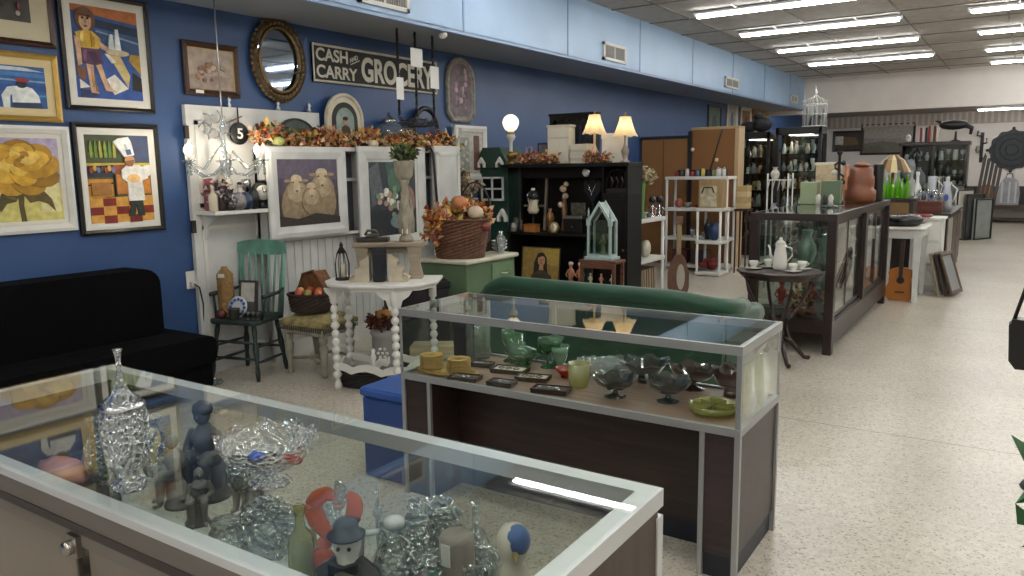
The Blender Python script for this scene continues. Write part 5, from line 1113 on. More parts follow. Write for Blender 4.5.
B().lathe([(.02, 0), (.06, .04), (.05, .06)], M('#3a3a22', .9), n=12).obj('root_ball', t)
t = thing('wire_lantern', 'small dark wire candle lantern at the left end of the white table', 'lantern', (-4.24, 4.12, TZ), 30)
IR = M('#2b2723', .5, .5)
B().lathe([(.055, 0), (.055, .015), (.04, .02)], IR, n=16).obj('base', t)
for k in range(8): a = k*PI/4; B().tube([(.05*math.cos(a), .05*math.sin(a), .01), (.055*math.cos(a), .055*math.sin(a), .12), (.035*math.cos(a), .035*math.sin(a), .2), (.008*math.cos(a), .008*math.sin(a), .25)], .0035, IR, 5).obj('wire', t)
B().lathe([(.03, .20), (.012, .25), (.016, .26), (0, .29)], IR, n=12).obj('cap', t)
B().lathe([(.02, .018), (.02, .12)], CRM2, n=12).obj('candle', t)
# under the table
t = thing('metal_lantern', 'large white pierced metal lantern on the floor under the white table', 'lantern', (-4.12, 4.42, 0), 30)
B().lathe([(.11, 0), (.115, .02), (.10, .05), (.10, .34), (.115, .37), (.05, .42)], M('#8f8d8a', .5, 0, .1, 8), n=20).obj('body', t)
for i in range(7):
    a = i*PI/3; q = .035 if i < 6 else 0; B().at((q*math.cos(a), -.100, .22+q*math.sin(a)), (90, 0, 0)).lathe([(.014, -.004), (.014, .004)], M('#d7d4cd', .5), n=8).obj('piercing', t)
B().bx(-.05, .02, -.12, -.105, .06, .09, M('#dedbd3', .6)).obj('price_tag', t)
t = thing('pumpkin', 'orange pumpkin resting in the dark red wreath under the white table', 'pumpkin', (-4.12, 4.42, .47))
B().lathe([(.02, 0), (.05, .01), (.06, .04), (.045, .07), (.01, .075)], M('#b57f3c', .6), n=20, flute=.06, fk=7).obj('body', t); B().tube([(0, 0, .07), (.004, 0, .1)], [.012, .007], M('#5c4a2a', .8), 6).obj('stem', t)
t = thing('berry_wreath', 'dark red berry wreath around the top of the pierced lantern', 'wreath', (-4.12, 4.42, .42))
B().foliage([((.10*math.cos(a), .10*math.sin(a), .03), .055) for a in [i*.63 for i in range(10)]], 30, .04, [M(c, .7) for c in ('#4a1a1a', '#6a2420', '#3a1512', '#5a3a1c')], random.Random(6)).obj('leaves', t, kind='stuff')
B().tube([(.10*math.cos(a), .10*math.sin(a), .02) for a in [2*PI*i/16 for i in range(16)]], .016, M('#2c1814', .8), 6, True).obj('ring', t)
boxy('wooden_crate', 'pale wooden crate on the floor right of the pierced lantern', 'crate', (-3.86, 4.75, 0), .42, .2, .24, WOOD('#a89b78', .6, 'X', 3, .3), 30)
basket('dark_basket', 'low black basket on the floor beneath the white table', (-4.12, 4.17, 0), .13, .10, M('#17130f', .7, 0, .3, 30, .4), 1.3, .8, 25, 0, 1.1)
# floor at left
t = thing('wooden_easel_foot', 'brown wooden picture strut leaning on the floor by the sofa end', 'wood strip', (-4.95, 3.38, 0), 0)
B().bar((.0, .04, .01), (-.13, -.02, .20), .03, .018, WALNUT).bar((.05, .04, .01), (-.09, -.02, .20), .012, .018, M('#b0884a', .5)).obj('strut', t)
lat('glass_tray', 'clear glass dish on the floor beside the black sofa', 'dish', (-5.12, 3.52, 0), .04, .12, 'bowl', CRYSTAL, 20, .04, inner=True)

# ================================================================ green cabinet top: autumn basket
t = basket('autumn_basket', 'big brown woven basket of autumn leaves and gourds on the green cabinet', (-4.10, 5.40, .856), .165, .33, M('#5b3a28', .7, 0, .35, 34, .6), 1.25, 1, 35, 0, 1.25)
B().foliage([((R9.uniform(-.22, .22), R9.uniform(-.15, .15), .36), (.09, .09, .11)) for _ in range(10)]+[((-.26, -.1, .26), (.07, .07, .14)), ((-.2, -.16, .24), (.07, .06, .12)), ((.02, 0, .44), (.12, .1, .07))], 46, .07, AUT, random.Random(8)).obj('autumn_leaves', t, kind='stuff')
for dx, dy, dz, r, c, lab in ((-.0, -.03, .36, .075, '#b9754f', 'orange pumpkin on top of the big autumn basket'), (.14, -.09, .28, .07, '#c9b49c', 'cream gourd at the front of the big autumn basket'), (.22, -.10, .17, .05, '#6e2f28', 'dark red apple hanging over the basket rim')):
    a = math.radians(35); P = (-4.10+dx*math.cos(a)-dy*math.sin(a), 5.40+dx*math.sin(a)+dy*math.cos(a), .916+dz)
    lat('gourd', lab, 'gourd', P, r*1.5, r, 'ball', M(c, .55, 0, .15, 12), 18, .06, 7)
basket('handled_basket', 'dark wicker basket with a tall curved handle behind the autumn leaves', (-4.27, 5.86, .856), .13, .34, M('#3d2a20', .7, 0, .35, 34, .6), 1.0, .8, 35, .3, 1.15)
lat('glass_vase', 'clear glass vase at the right end of the green cabinet top', 'vase', (-3.96, 5.82, .856), .2, .05, 'slim', CRYSTAL, 16, .04, inner=True)
for k in range(3): lat('stacked_plate', 'white china bowl in the short stack on the green cabinet', 'bowl', (-4.05, 5.93, .856+k*.03), .045, .075, 'bowl', M('#c9ccc8', .3), 20, inner=True, group='white bowls on the green cabinet')
# ================================================================ dark hutch corner, fronts facing down the shop
HY = 7.42
EB = WOOD('#0f0c0b', .55, 'X', 2.5, .4); EBZ = WOOD('#0f0c0b', .55, 'Z', 2.5, .4)
for m_ in (EB, EBZ): m_.node_tree.nodes['Principled BSDF'].inputs['Specular IOR Level'].default_value = .25
t = thing('hutch', 'black stained desk hutch crowded with curios, behind the green settee', 'cabinet', (-4.36, HY+.30, 0))
B().bx(-.62, .60, -.28, .28, .87, .90, EB, .004).obj('desktop', t)
for x in (-.60, .57):
    B().bx(x, x+.03, -.27, .27, 0, .87, EBZ).obj('side_panel', t)
    B().bx(x, x+.03, .0, .27, .90, 1.62, EBZ).obj('side_panel', t)
B().bx(-.57, .57, -.25, .27, .26, .285, EB).obj('lower_shelf', t)
B().bx(-.60, .60, .26, .28, 0, 1.62, EBZ).obj('back_panel', t)
B().bx(-.70, .60, -.26, .29, 1.62, 1.66, EB, .004).obj('hutch_top', t)
B().bx(-.57, .57, -.02, .0, 1.50, 1.62, EB).obj('top_rail', t)
t = thing('tall_cabinet', 'tall black cabinet at the right end of the hutch, open niche at the top', 'cabinet', (-3.62, HY+.18, 0))
B().bx(-.13, .17, -.18, .18, 0, 1.34, EBZ, .004).obj('cabinet_body', t)
for x in (-.13, .15): B().bx(x, x+.02, -.18, .18, 1.34, 1.62, EBZ).obj('side_panel', t)
B().bx(-.13, .17, .16, .18, 1.34, 1.62, EBZ).obj('back_panel', t)
B().bx(-.14, .18, -.19, .19, 1.62, 1.66, EB, .004).obj('cabinet_top', t)
d = B().bx(-.11, .15, -.192, -.18, .1, 1.28, EBZ, .004).bx(-.07, .11, -.198, -.192, .2, .6, EBZ, .003).bx(-.07, .11, -.198, -.192, .7, 1.18, EBZ, .003).obj('cabinet_door', t)
B().ball((.13, -.205, .75), .013, BRASS, 8, 6).obj('knob', d)
HT = 1.661; HD = .901
t = thing('wire_bird_house', 'arched black wire cage lantern in the niche of the tall cabinet', 'lantern', (-3.60, HY+.12, 1.341))
B().bx(-.13, .13, -.07, .07, 0, .05, IR, .004).obj('base', t)
for y in (-.06, .06):
    B().tube([(.12*math.cos(a), y, .13+.12*math.sin(a)) for a in [PI*i/12 for i in range(13)]], .006, IR, 5).obj('wire_arch', t)
    for k in range(7): B().tube([(-.12+.04*k, y, .04), (-.12+.04*k, y, .13+.12*math.sin(math.acos(max(-1, min(1, (-.12+.04*k)/.12)))))], .003, IR, 4).obj('wire_bar', t)
for k in range(4): B().tube([(-.10+.06*k, 0, .06), (-.08+.06*k, 0, .12), (-.1+.06*k, 0, .17)], .008, M('#8f8878', .4, .3), 5).obj('ornament_scroll', t)
# blue gothic curio cabinet on a little stool
t = thing('wooden_stool', 'small reddish wooden stand below the pale blue gothic cabinet', 'stool', (-3.48, 6.9, 0))
RW = WOOD('#5e3a2a', .5, 'X', 3)
B().bx(-.20, .20, -.12, .12, .68, .71, RW, .004).obj('seat', t)
for x in (-.19, .16):
    for y in (-.11, .08): B().bx(x, x+.03, y, y+.03, 0, .68, RW).obj('leg', t)
B().bx(-.18, .18, -.10, .10, .42, .44, RW).obj('lower_shelf', t)
B().bx(-.16, .16, -.11, -.10, .63, .68, RW).obj('apron', t)
for k, (c, lab) in enumerate((('#c9c4ae', 'cream figurine under the small wooden stand, on the left'), ('#b98a74', 'pink figurine in the middle under the small wooden stand'), ('#cdbfae', 'pale figurine under the small wooden stand, on the right'))):
    statue('figurine', lab, (-3.60+.12*k, 6.88, .441), .13, M(c, .5), 10*k, None, True)
t = thing('curio_cabinet', 'pale blue gothic arched glass cabinet with a steep peaked roof and pinnacles', 'cabinet', (-3.48, 6.9, .711))
PB = M('#a3b4b2', .5, 0, .12, 12)
B().bx(-.20, .20, -.12, .12, 0, .04, PB, .004).bx(-.17, .17, -.10, .10, .04, .07, PB).obj('base', t)
for x in (-.17, .14):
    for y in (-.10, .07): B().bx(x, x+.03, y, y+.03, .07, .50, PB).obj('post', t)
    B().bx(x-.01, x+.04, -.11, -.055, .44, .53, PB, .003).obj('corner_cap', t)
    B().lathe([(.014, .53), (.012, .63), (.0, .68)], PB, (x+.015, -.085, 0), 8).obj('pinnacle', t)
for y in (-.10, .08):
    for sx in (-1, 1): B().add([(sx*.17, y, .50), (sx*.17, y+.02, .50), (sx*.13, y, .50), (sx*.13, y+.02, .50), (0, y, .76), (0, y+.02, .76), (0, y, .70), (0, y+.02, .70)], [(0, 4, 6, 2), (1, 3, 7, 5), (0, 1, 5, 4), (2, 6, 7, 3)], PB).obj('gable_trim', t)
for sx in (-1, 1): B().add([(sx*.17, -.09, .50), (sx*.17, .09, .50), (0, .09, .745), (0, -.09, .745), (sx*.165, -.09, .495), (sx*.165, .09, .495), (0, .09, .735), (0, -.09, .735)], [(0, 1, 2, 3), (7, 6, 5, 4), (0, 3, 7, 4), (1, 5, 6, 2)], M('#5d6f6a', .3)).obj('roof_pane', t)
B().bx(-.16, .16, .085, .095, .07, .50, M('#3c4238', .6, 0, .5, 14)).obj('back_panel', t)
B().bx(-.14, .14, -.095, -.092, .07, .50, GLASS('#e8f0ec', 1.5, 1)).obj('glass_front', t)
t.scale = (.76, .76, .76)
statue('figurine', 'pale bird shaped figurine inside the blue gothic cabinet', (-3.47, 6.9, .768), .20, M('#8b8668', .6, 0, .4, 14), 0)
# items on the hutch desktop
t = thing('standing_mirror', 'grey weathered wooden mirror frame with a carved crest standing on the hutch', 'frame', (-4.80, HY+.30, HD), 0, None, (-6, 0))
WGR = WOOD('#7d7264', .6, 'Z', 3, .3)
for x in (-.17, .15): B().bx(x, x+.03, -.012, .012, 0, .62, WGR).obj('side_post', t)
for z in (.27, .60): B().bx(-.14, .15, -.01, .01, z, z+.025, WGR).obj('cross_rail', t)
B().prism([(-.17, .62), (-.1, .66), (-.04, .67), (0, .70), (.04, .67), (.1, .66), (.18, .62)], -.012, .012, WGR).obj('crest', t)
t = thing('dress_form', 'small cream dress form torso draped in black and silver jewellery', 'mannequin', (-4.70, HY+.16, HD))
B().lathe([(.05, 0), (.05, .015), (.012, .03), (.012, .2)], BLACK, n=14).obj('stand', t)
B().lathe([(.05, .2), (.075, .24), (.055, .30), (.07, .36), (.08, .40), (.05, .44), (.025, .46), (.025, .49)], CRM2, n=18, sy=.7).obj('torso', t)
B().lathe([(.075, .36), (.083, .40), (.055, .445), (.028, .465)], BLACK, n=18, sy=.75).obj('shawl', t)
for k in range(3): B().tube([(.06*math.cos(q)*(1-k*.15), -.05+.0*k, .43-.06*math.sin(q)*(k+1)*.5) for q in [PI*j/8 for j in range(9)]], .004, SILVER, 5).obj('necklace', t)
boxy('woven_box', 'orange brown woven box on the hutch desk below the dress form', 'box', (-4.66, HY+.06, HD), .16, .10, .09, M('#8e5a26', .6, 0, .35, 40, .5), 0, M('#7d4b1e', .6, 0, .3, 40))
t = thing('mantel_clock', 'small round brass clock with a cream face on the hutch desk', 'clock', (-4.36, HY+.05, HD), 0)
B().at((0, .02, .06), (90, 0, 0)).lathe([(.055, 0), (.062, .01), (.062, .03), (.05, .04)], M('#8d7a55', .4, .5, .2, 30), n=24).at().bx(-.03, .03, -.02, .02, 0, .01, BRASS).obj('clock_case', t)
B().at((0, -.021, .06), (90, 0, 0)).lathe([(.045, 0), (.045, .002)], M('#cfc6ae', .5), n=20).obj('clock_face', t)
b = B().at((0, -.024, .06), (90, 0, 0)); b.bar((0, 0, 0), (.02, .01, 0), .004, .002, BLACK).bar((0, 0, 0), (-.005, .032, 0), .004, .002, BLACK).obj('clock_hands', t)
t = thing('jewellery_chest', 'dark jewellery chest with an engraved silver top on the hutch desk', 'box', (-4.13, HY+.14, HD))
B().bx(-.12, .12, -.09, .09, 0, .16, EB, .004).obj('chest_body', t)
d = B().bx(-.10, .10, -.094, -.09, .02, .13, EB, .002).obj('drawer', t); B().ball((.0, -.10, .075), .009, SILVER, 8, 5).obj('knob', d)
B().bx(-.115, .115, -.085, .085, .16, .19, PEWT, .004).obj('lid', t)
B().at((0, .05, .26), (8, 0, 0)).bx(-.09, .09, -.01, .01, -.07, .07, M('#5b5850', .5, .5, .4, 30, .5)).obj('picture_plate', t)
t = thing('necklace_bust', 'heart shaped black velvet necklace bust with a silver chain', 'jewellery display', (-4.06, HY+.40, HD+.0))
B().prism([(0, .32), (-.10, .45), (-.11, .54), (-.06, .60), (0, .57), (.06, .60), (.11, .54), (.10, .45)], -.02, .02, M('#1d2024', .8)).lathe([(.05, 0), (.03, .02), (.012, .1), (.012, .34)], BLACK, n=12).obj('bust', t, bev=.006)
B().tube([(-.06, -.025, .58), (-.03, -.028, .48), (0, -.03, .42), (.03, -.028, .48), (.06, -.025, .58)], .007, SILVER, 6).ball((0, -.032, .41), .014, SILVER, 8, 6).obj('necklace', t)
t = thing('figure_lamp', 'cream figurine cluster with small round faces in the middle of the hutch', 'figurine', (-4.36, HY+.28, HD))
B().lathe([(.05, 0), (.04, .03), (.025, .12), (.035, .25), (.02, .38), (.012, .45)], M('#7b5a42', .5, 0, .2, 12), n=14).obj('stem', t)
for dx, dz, r in ((-.03, .30, .035), (.03, .40, .035), (.0, .48, .04), (.04, .53, .03)): B().ball((dx, -.03, dz), r, M('#cdb49a', .5), 10, 7).obj('round_face', t)
lat('brass_bell', 'golden brown vase beside the woven box on the hutch', 'vase', (-4.50, HY+.20, HD), .26, .05, 'slim', M('#7d5a34', .4, .2, .3, 12))
for k, (x, h, c, lab) in enumerate(((-4.90, .1, '#8d8a84', 'grey pebbled jar at the left end of the hutch desk'), (-4.93, .16, '#4a4a4a', 'dark jar behind the grey pebbled jar on the hutch'))):
    lat('small_jar', lab, 'jar', (x, HY+.05+.1*k, HD), h, .035, 'jar', M(c, .5, .2, .3, 20))
# the round silver disc hanging from the top rail
t = thing('pocket_watch', 'round silver dial hanging from the upper edge of the hutch', 'clock', (-4.02, HY+.158, 1.56))
B().at((0, 0, 0), (90, 0, 0)).lathe([(.045, 0), (.05, .006), (.045, .012)], SILVER, n=20).obj('case', t)
B().at((0, -.013, 0), (90, 0, 0)).lathe([(.038, 0), (.038, .002)], M('#d3d3cd', .5), n=18).obj('dial', t)
# painting of a girl on the lower shelf
girl = [('#8a7136', [(0, 1), (1, 1), (1, 0), (0, 0)]), ('#a2893f', [(.5, 1), (1, 1), (1, .5), (.6, .6)]), ('#241a14', [(.30, .2), (.32, .6), (.42, .85), (.55, .88), (.66, .74), (.68, .45), (.72, .2)]),
        ('#b08462', ell(.52, .66, .10, .15)), ('#b08462', [(.47, .55), (.57, .55), (.58, .40), (.46, .40)]), ('#241a14', [(.40, .72), (.45, .84), (.6, .84), (.64, .72), (.55, .78)]), ('#40382c', [(.2, .0), (.26, .25), (.45, .4), (.6, .4), (.8, .25), (.86, 0)]),
        ('#1a120e', ell(.485, .68, .012, .012)), ('#1a120e', ell(.56, .68, .012, .012)), ('#8e4a3c', ell(.525, .585, .025, .012)), ('#7d5a44', [(.515, .66), (.53, .66), (.535, .62), (.51, .62)])]
picture('unframed portrait of a dark haired girl on a mustard ground under the hutch desk', (-4.52, HY+.02, .52), 0, .50, .44, .012, M('#2a1c12', .5), 0, '#fff', '#8a7136', girl, .02, (-6, 0), 'painting', 'portrait_painting')
for k in range(2): statue('ballet_figure', ('slim orange and white figurine beside the girl portrait, left one', 'slim orange and white figurine beside the girl portrait, right one')[k], (-4.17+.12*k, HY+.08, .286), .30, M('#a8755a', .5, 0, .4, 14), 0, M('#d0c6b8', .5))
lat('green_bottle', 'dark teal leaf shaped bottle hanging low under the hutch desk', 'bottle', (-4.08, HY+.30, .286), .5, .06, 'slim', M('#24443c', .3), sy=.4)
# items on the hutch top
t = thing('hurricane_lamp', 'lit oil style lamp with a round white glass globe on the hutch', 'lamp', (-4.98, 7.56, HT))
B().lathe([(.07, 0), (.075, .015), (.03, .03), (.025, .05), (.06, .09), (.07, .13), (.04, .17)], M('#8a6d3a', .35, .8), n=20).obj('base', t, 'brass base')
B().lathe([(.03, .16), (.02, .20), (.022, .30), (.05, .34), (.062, .37), (.05, .40)], M('#c6c9c4', .3), n=18).obj('font', t, 'white glass oil font')
B().lathe([(.045, .40), (.05, .42), (.03, .44)], BRASS, n=16).obj('burner', t)
B().lathe([(.035, .44), (.075, .47), (.10, .52), (.108, .56), (.10, .60), (.075, .64), (.035, .665)], EMIT('#fff1dc', .95), n=24).obj('globe', t, 'glowing round white globe')
t.scale = (.88, .88, .84)
def shade_lamp(label, loc, col, h=.5):
    t = thing('table_lamp', label, 'lamp', loc)
    B().lathe([(.05, 0), (.055, .01), (.02, .03), (.035, .08), (.045, .12), (.02, .17), (.012, .2), (.012, h-.06)], M(col, .4, 0, .2, 12), n=16).obj('lamp_base', t)
    prof = [(.135, 0), (.115, .03), (.09, .09), (.07, .15), (.06, .20)]
    b = B(); n = 24; vs = []; fs = []
    for r, z in prof:
        for i in range(n): a = 2*PI*i/n; q = 1+.05*math.cos(8*a)*(1-z/.2*.5); vs.append((r*q*math.cos(a), r*q*math.sin(a), h-.25+z-.008*math.cos(8*a)*(z < .01)))
    for l in range(4):
        for i in range(n): fs.append((l*n+i, l*n+(i+1) % n, (l+1)*n+(i+1) % n, (l+1)*n+i))
    m = bpy.data.materials.new('lampshade'); m.use_nodes = True; bb = m.node_tree.nodes['Principled BSDF']; bb.inputs['Base Color'].default_value = lin('#e8dcc4'); bb.inputs['Roughness'].default_value = .8
    nt = m.node_tree; tr = nt.nodes.new('ShaderNodeBsdfTranslucent'); tr.inputs[0].default_value = lin('#f4e2c0'); mx = nt.nodes.new('ShaderNodeMixShader'); mx.inputs[0].default_value = .6
    nt.links.new(bb.outputs[0], mx.inputs[1]); nt.links.new(tr.outputs[0], mx.inputs[2]); nt.links.new(mx.outputs[0], nt.nodes['Material Output'].inputs[0])
    b.add(vs, fs, m, True).obj('lamp_shade', t)
    B().ball((0, 0, h-.16), .028, EMIT('#ffd9a0', 30), 10, 7).obj('bulb', t)
    B().lathe([(.006, h-.06), (.01, h-.02), (.0, h+.0)], BRASS, n=8).obj('finial', t)
shade_lamp('lit table lamp with a scalloped cream shade, the left and nearer of two', (-3.93, 7.60, HT), '#b9a48c', .56)
shade_lamp('lit table lamp with a scalloped cream shade, the right of two', (-3.56, 7.58, HT), '#8c8478', .52)
t = thing('bottle_rack', 'dark wooden rack with a row of arched slots on top of the hutch', 'rack', (-4.34, 7.90, HT))
B().bx(-.29, .29, -.06, .06, 0, .03, EB).bx(-.29, -.26, -.06, .06, 0, .55, EBZ).bx(.26, .29, -.06, .06, 0, .55, EBZ).bx(-.30, .30, -.07, .07, .53, .56, EB, .003).bx(-.26, .26, .04, .06, 0, .55, M('#2c3140', .5)).obj('rack_frame', t)
for k in range(7):
    x = -.26+.0743*k+.037
    B().prism([(x-.037, .53), (x-.037, .47)]+[(x+.026*math.cos(a), .455+.04*math.sin(a)) for a in [PI-PI*i/8 for i in range(9)]]+[(x+.037, .47), (x+.037, .53)], -.06, -.045, EB).obj('arch', t)
    B().lathe([(.012, .03), (.02, .1), (.02, .25), (.01, .3), (.009, .42)], BLACK, (x, -.0, 0), 8).obj('spindle', t)
t = thing('miniature_wardrobe', 'white miniature wardrobe with two plain doors on the hutch top', 'cabinet', (-4.42, 7.74, HT))
B().bx(-.14, .14, -.07, .07, 0, .40, CRM2, .005).bx(-.15, .15, -.075, .075, .40, .425, CRM2, .005).obj('body', t)
for x in (-.13, .005): B().bx(x, x+.125, -.078, -.07, .03, .27, M('#d6d0c0', .5), .002).bx(x, x+.125, -.078, -.07, .29, .385, M('#d6d0c0', .5), .002).obj('door', t)
for k in range(7): book('thin white book in the pile right of the miniature wardrobe', (-4.13+.006*math.sin(k*2), 7.70, HT+k*.03), .22, .15, .028, M(['#cfcabb', '#c2bba8', '#d6d2c6'][k % 3], .6), 0, 'white books on the hutch top')
boxy('white_cabinet', 'white painted box with a faint floral motif behind the right lit lamp', 'box', (-3.74, 7.70, HT), .26, .10, .31, M('#cfcfca', .5, 0, .1, 9), 0, WHITE)
t = thing('flower_garland', 'garland of rust and mustard leaves on the hutch top', 'garland', (-4.68, 7.66, HT))
B().foliage([((-.26+.08*i, .0, .06), (.08, .06, .07)) for i in range(7)], 42, .05, AUT+[M('#6b3a3a', .7)], random.Random(14)).obj('leaves', t, kind='stuff')
B().tube([(-.3, 0, .012), (.25, 0, .012)], .01, M('#4d3826', .8), 6).obj('vine', t)
t = thing('flower_bunch', 'red and green artificial flowers at the foot of the lit lamps', 'flowers', (-3.84, 7.50, HT))
B().foliage([((-.1+.07*i, 0, .05), (.07, .05, .06)) for i in range(4)], 45, .045, [M(c, .7) for c in ('#8a3a30', '#a3543c', '#5d6a38', '#b98a6a')], random.Random(15)).obj('petals', t, kind='stuff')
B().tube([(-.15, 0, .01), (.15, 0, .01)], .008, M('#3d4a26', .8), 6).obj('stem', t)
for k, (dx, w_, h_, c, lab) in enumerate(((-.14, .08, .20, '#9a8f9f', 'small lilac framed card standing beside the hurricane lamp'), (.05, .14, .24, '#2a2c33', 'dark oval hand mirror on the hutch top'), (.22, .13, .25, '#c2c0b8', 'pale small lantern shaped frame on the hutch top'))):
    t = thing('small_picture', lab, 'frame', (-4.78+dx, 7.86, HT), 0)
    frame_ring(w_, h_, .018, .016, M(c, .5), 'frame', t); t.location.z += h_/2
    B().bx(-w_/2+.01, w_/2-.01, -.006, 0, -h_/2+.01, h_/2-.01, M('#6b6f78', .4, 0, .3, 20)).obj('picture_card', t)
# tall green house cabinet
t = thing('house_cabinet', 'tall dark green house shaped cabinet with white lattice window and dormers', 'cabinet', (-5.275, 7.80, 0))
DG = M('#17352c', .5, 0, .15, 8)
B().bx(-.22, .22, -.2, .2, 0, 1.62, DG, .004).obj('cabinet_body', t)
B().prism([(-.25, 1.62), (.25, 1.62), (.12, 1.86), (-.12, 1.86)], -.22, .22, M('#1f3f33', .6, 0, .2, 20)).obj('roof', t)
wf = B()
for a in ((-.16, .16, 1.50, 1.52), (-.16, .16, 1.37, 1.39), (-.16, .16, 1.24, 1.265)): wf.bx(a[0], a[1], -.215, -.2, a[2], a[3], WHITE)
for x in (-.16, -.01, .14): wf.bx(x, x+.022, -.215, -.2, 1.24, 1.52, WHITE)
wf.obj('window_lattice', t)
B().bx(-.15, .15, -.203, -.199, 1.25, 1.51, M('#141a1c', .15)).obj('window_pane', t)
def dormer(x, z, s=1):
    B().prism([(x-.05*s, z), (x-.05*s, z+.05*s), (x, z+.12*s), (x+.05*s, z+.05*s), (x+.05*s, z), (x+.028*s, z), (x+.028*s, z+.035*s), (x, z+.065*s), (x-.028*s, z+.035*s), (x-.028*s, z)], -.25, -.2, WHITE).obj('dormer', t)
for x in (-.13, .13): dormer(x, 1.63); dormer(x*1.15, 1.00, 1.25)
t = thing('framed_picture', 'white framed print of small grey flowers leaning behind the green house cabinet', 'picture', (-5.455, 7.42, 1.80), 90)
frame_ring(.62, .62, .07, .03, WHITE, 'frame', t)
canvas(t, .50, .50, '#b9b7ae', [('#8f958c', [(.1, .1), (.45, .1), (.45, .85), (.1, .85)]), ('#6b4a44', [(.62, .1), (.85, .1), (.85, .9), (.62, .9)])]+[('#c9c2c0', ell(.28+.1*math.cos(k), .5+.25*math.sin(k*1.7), .05, .04, 8)) for k in range(8)])
t = thing('flower_bunch', 'dried pink and cream flowers left of the green house cabinet', 'flowers', (-5.27, 7.12, 1.30))
# flowers stand in a tall grey vase
B().lathe([(.08, -1.30), (.10, -1.1), (.07, -.7), (.09, -.2), (.06, 0)], M('#6f6a60', .5, 0, .2, 8), n=18).obj('floor_vase', t)
B().foliage([((0, 0, .10), (.17, .12, .12)), ((-.1, 0, .22), (.1, .1, .1))], 130, .055, [M(c, .7) for c in ('#b98a86', '#d3c7a6', '#9a8f6a', '#6e6a4a', '#c9b7a3')], random.Random(16)).obj('petals', t, kind='stuff')

# ================================================================ white plastic shelving and brown panels
PL = M('#d9d8d2', .45)
def plastic_shelf(label, x0, x1, y0, y1, tiers, top):
    t = thing('plastic_shelf', label, 'shelf', ((x0+x1)/2, (y0+y1)/2, 0)); w, d = (x1-x0)/2, (y1-y0)/2
    for z in tiers:
        b = B().bx(-w, w, -d, d, z-.045, z, PL, .004)
        b.obj('shelf_board', t)
    for x in (-w+.025, w-.025):
        for y in (-d+.025, d-.025):
            B().lathe([(.024, 0), (.02, .03), (.02, top)], PL, (x, y, 0), 10).obj('post', t)
    return t
plastic_shelf('white plastic shelf unit with small wares, just right of the tall black cabinet', -4.0, -3.62, 8.12, 8.86, (.08, .55, 1.02), 1.02)
plastic_shelf('tall white plastic shelf unit in front of the brown panels', -4.72, -3.72, 11.5, 11.9, (.10, .52, .97, 1.45), 1.45)
plastic_shelf('low white plastic shelf unit with a red bundle on its bottom tier', -4.05, -3.66, 11.05, 11.44, (.06, .52, 1.0), 1.0)
TAN = WOOD('#7a5634', .6, 'Z', 1.2, .12); TAN2 = M('#8c6238', .6, 0, .06, 2)
t = thing('brown_panel', 'tall brown hardboard cabinet back, left of the two', 'panel', (-4.98, 12.3, 0))
B().bx(-.48, .32, -.02, .25, 0, 2.05, TAN2, .003).obj('panel', t)
B().bx(-.5, .34, -.03, .26, 2.05, 2.10, M('#16181c', .5)).obj('top_trim', t)
B().bx(-.10, -.085, -.025, -.02, .05, 2.03, M('#5c3f24', .7)).obj('seam', t)
t = thing('brown_panel', 'taller brown hardboard cabinet back with a pale side post, right of the two', 'panel', (-4.22, 12.3, 0))
B().bx(-.36, .36, -.02, .25, 0, 2.18, M('#84592f', .6, 0, .06, 2), .003).obj('panel', t)
B().bx(-.38, .40, -.03, .26, 2.18, 2.22, M('#a08a63', .6)).bx(.34, .40, -.035, .26, 0, 2.18, M('#b49a78', .5)).obj('trim_post', t)
B().bx(-.42, -.36, -.05, .0, .0, 2.16, BLK2).obj('dark_post', t)
B().tube([(-.08, -.06, 1.4), (.13, -.03, 2.17)], .012, BLK2, 6).obj('leaning_rod', t)
B().at((-.34, -.055, 1.87), (90, 0, 0)).lathe([(.03, 0), (.03, .006)], M('#d8d4c8', .6), n=14).obj('sticker', t)
B().at((.05, -.022, 1.70), (90, 0, 0)).lathe([(.03, 0), (.03, .006)], M('#d8c8a8', .6), n=14).obj('sticker', t)
for k in range(9):
    c = ['#7d2a26', '#3a3c40', '#c9c6bc', '#a3303a', '#5d6a7a', '#b9b060', '#2a2a2c', '#8a8f6a', '#d0cec6'][k]
    lat('small_bottle', ['dark red', 'charcoal', 'white', 'crimson', 'slate blue', 'yellow', 'black', 'olive', 'cream'][k]+' little bottle on the top tier of the tall plastic shelf', 'bottle', (-4.60+.085*k, 11.68, 1.451), .08+.02*(k % 3), .032, 'jar', M(c, .4), 10)
for k in range(8):
    boxy('black_case', 'black little case at the back of the top tier of the tall plastic shelf', 'box', (-4.58+.10*k, 11.80, 1.451), .09, .08, .10, BLACK, 0, None, 'black cases on the plastic shelf')
for k in range(2):
    t = thing('salt_shaker', ('left tall white shaker on the tall plastic shelf', 'right tall white shaker on the tall plastic shelf')[k], 'shaker', (-3.92+.09*k, 11.62, 1.451))
    B().lathe([(.03, 0), (.03, .09), (.022, .11)], M('#d8d6d0', .4), n=12).obj('body', t); B().lathe([(.024, .11), (.02, .135), (0, .14)], SILVER, n=12).obj('cap', t)
for k, (x, c, h, lab) in enumerate(((-4.55, '#a0584a', .14, 'pinkish red toy on the second tier of the tall plastic shelf'), (-4.40, '#8a8880', .08, 'grey dish on the second tier of the tall plastic shelf'), (-4.25, '#7d3026', .06, 'dark red dish on the second tier of the tall plastic shelf'))):
    lat('small_ware', lab, 'ornament', (x, 11.66, .971), h, .06, 'ball' if k == 0 else 'bowl', M(c, .5, 0, .2, 12), 14)
t = thing('photo_box', 'brown wooden box with a framed sepia picture on the low plastic shelf', 'box', (-3.85, 11.2, 1.001))
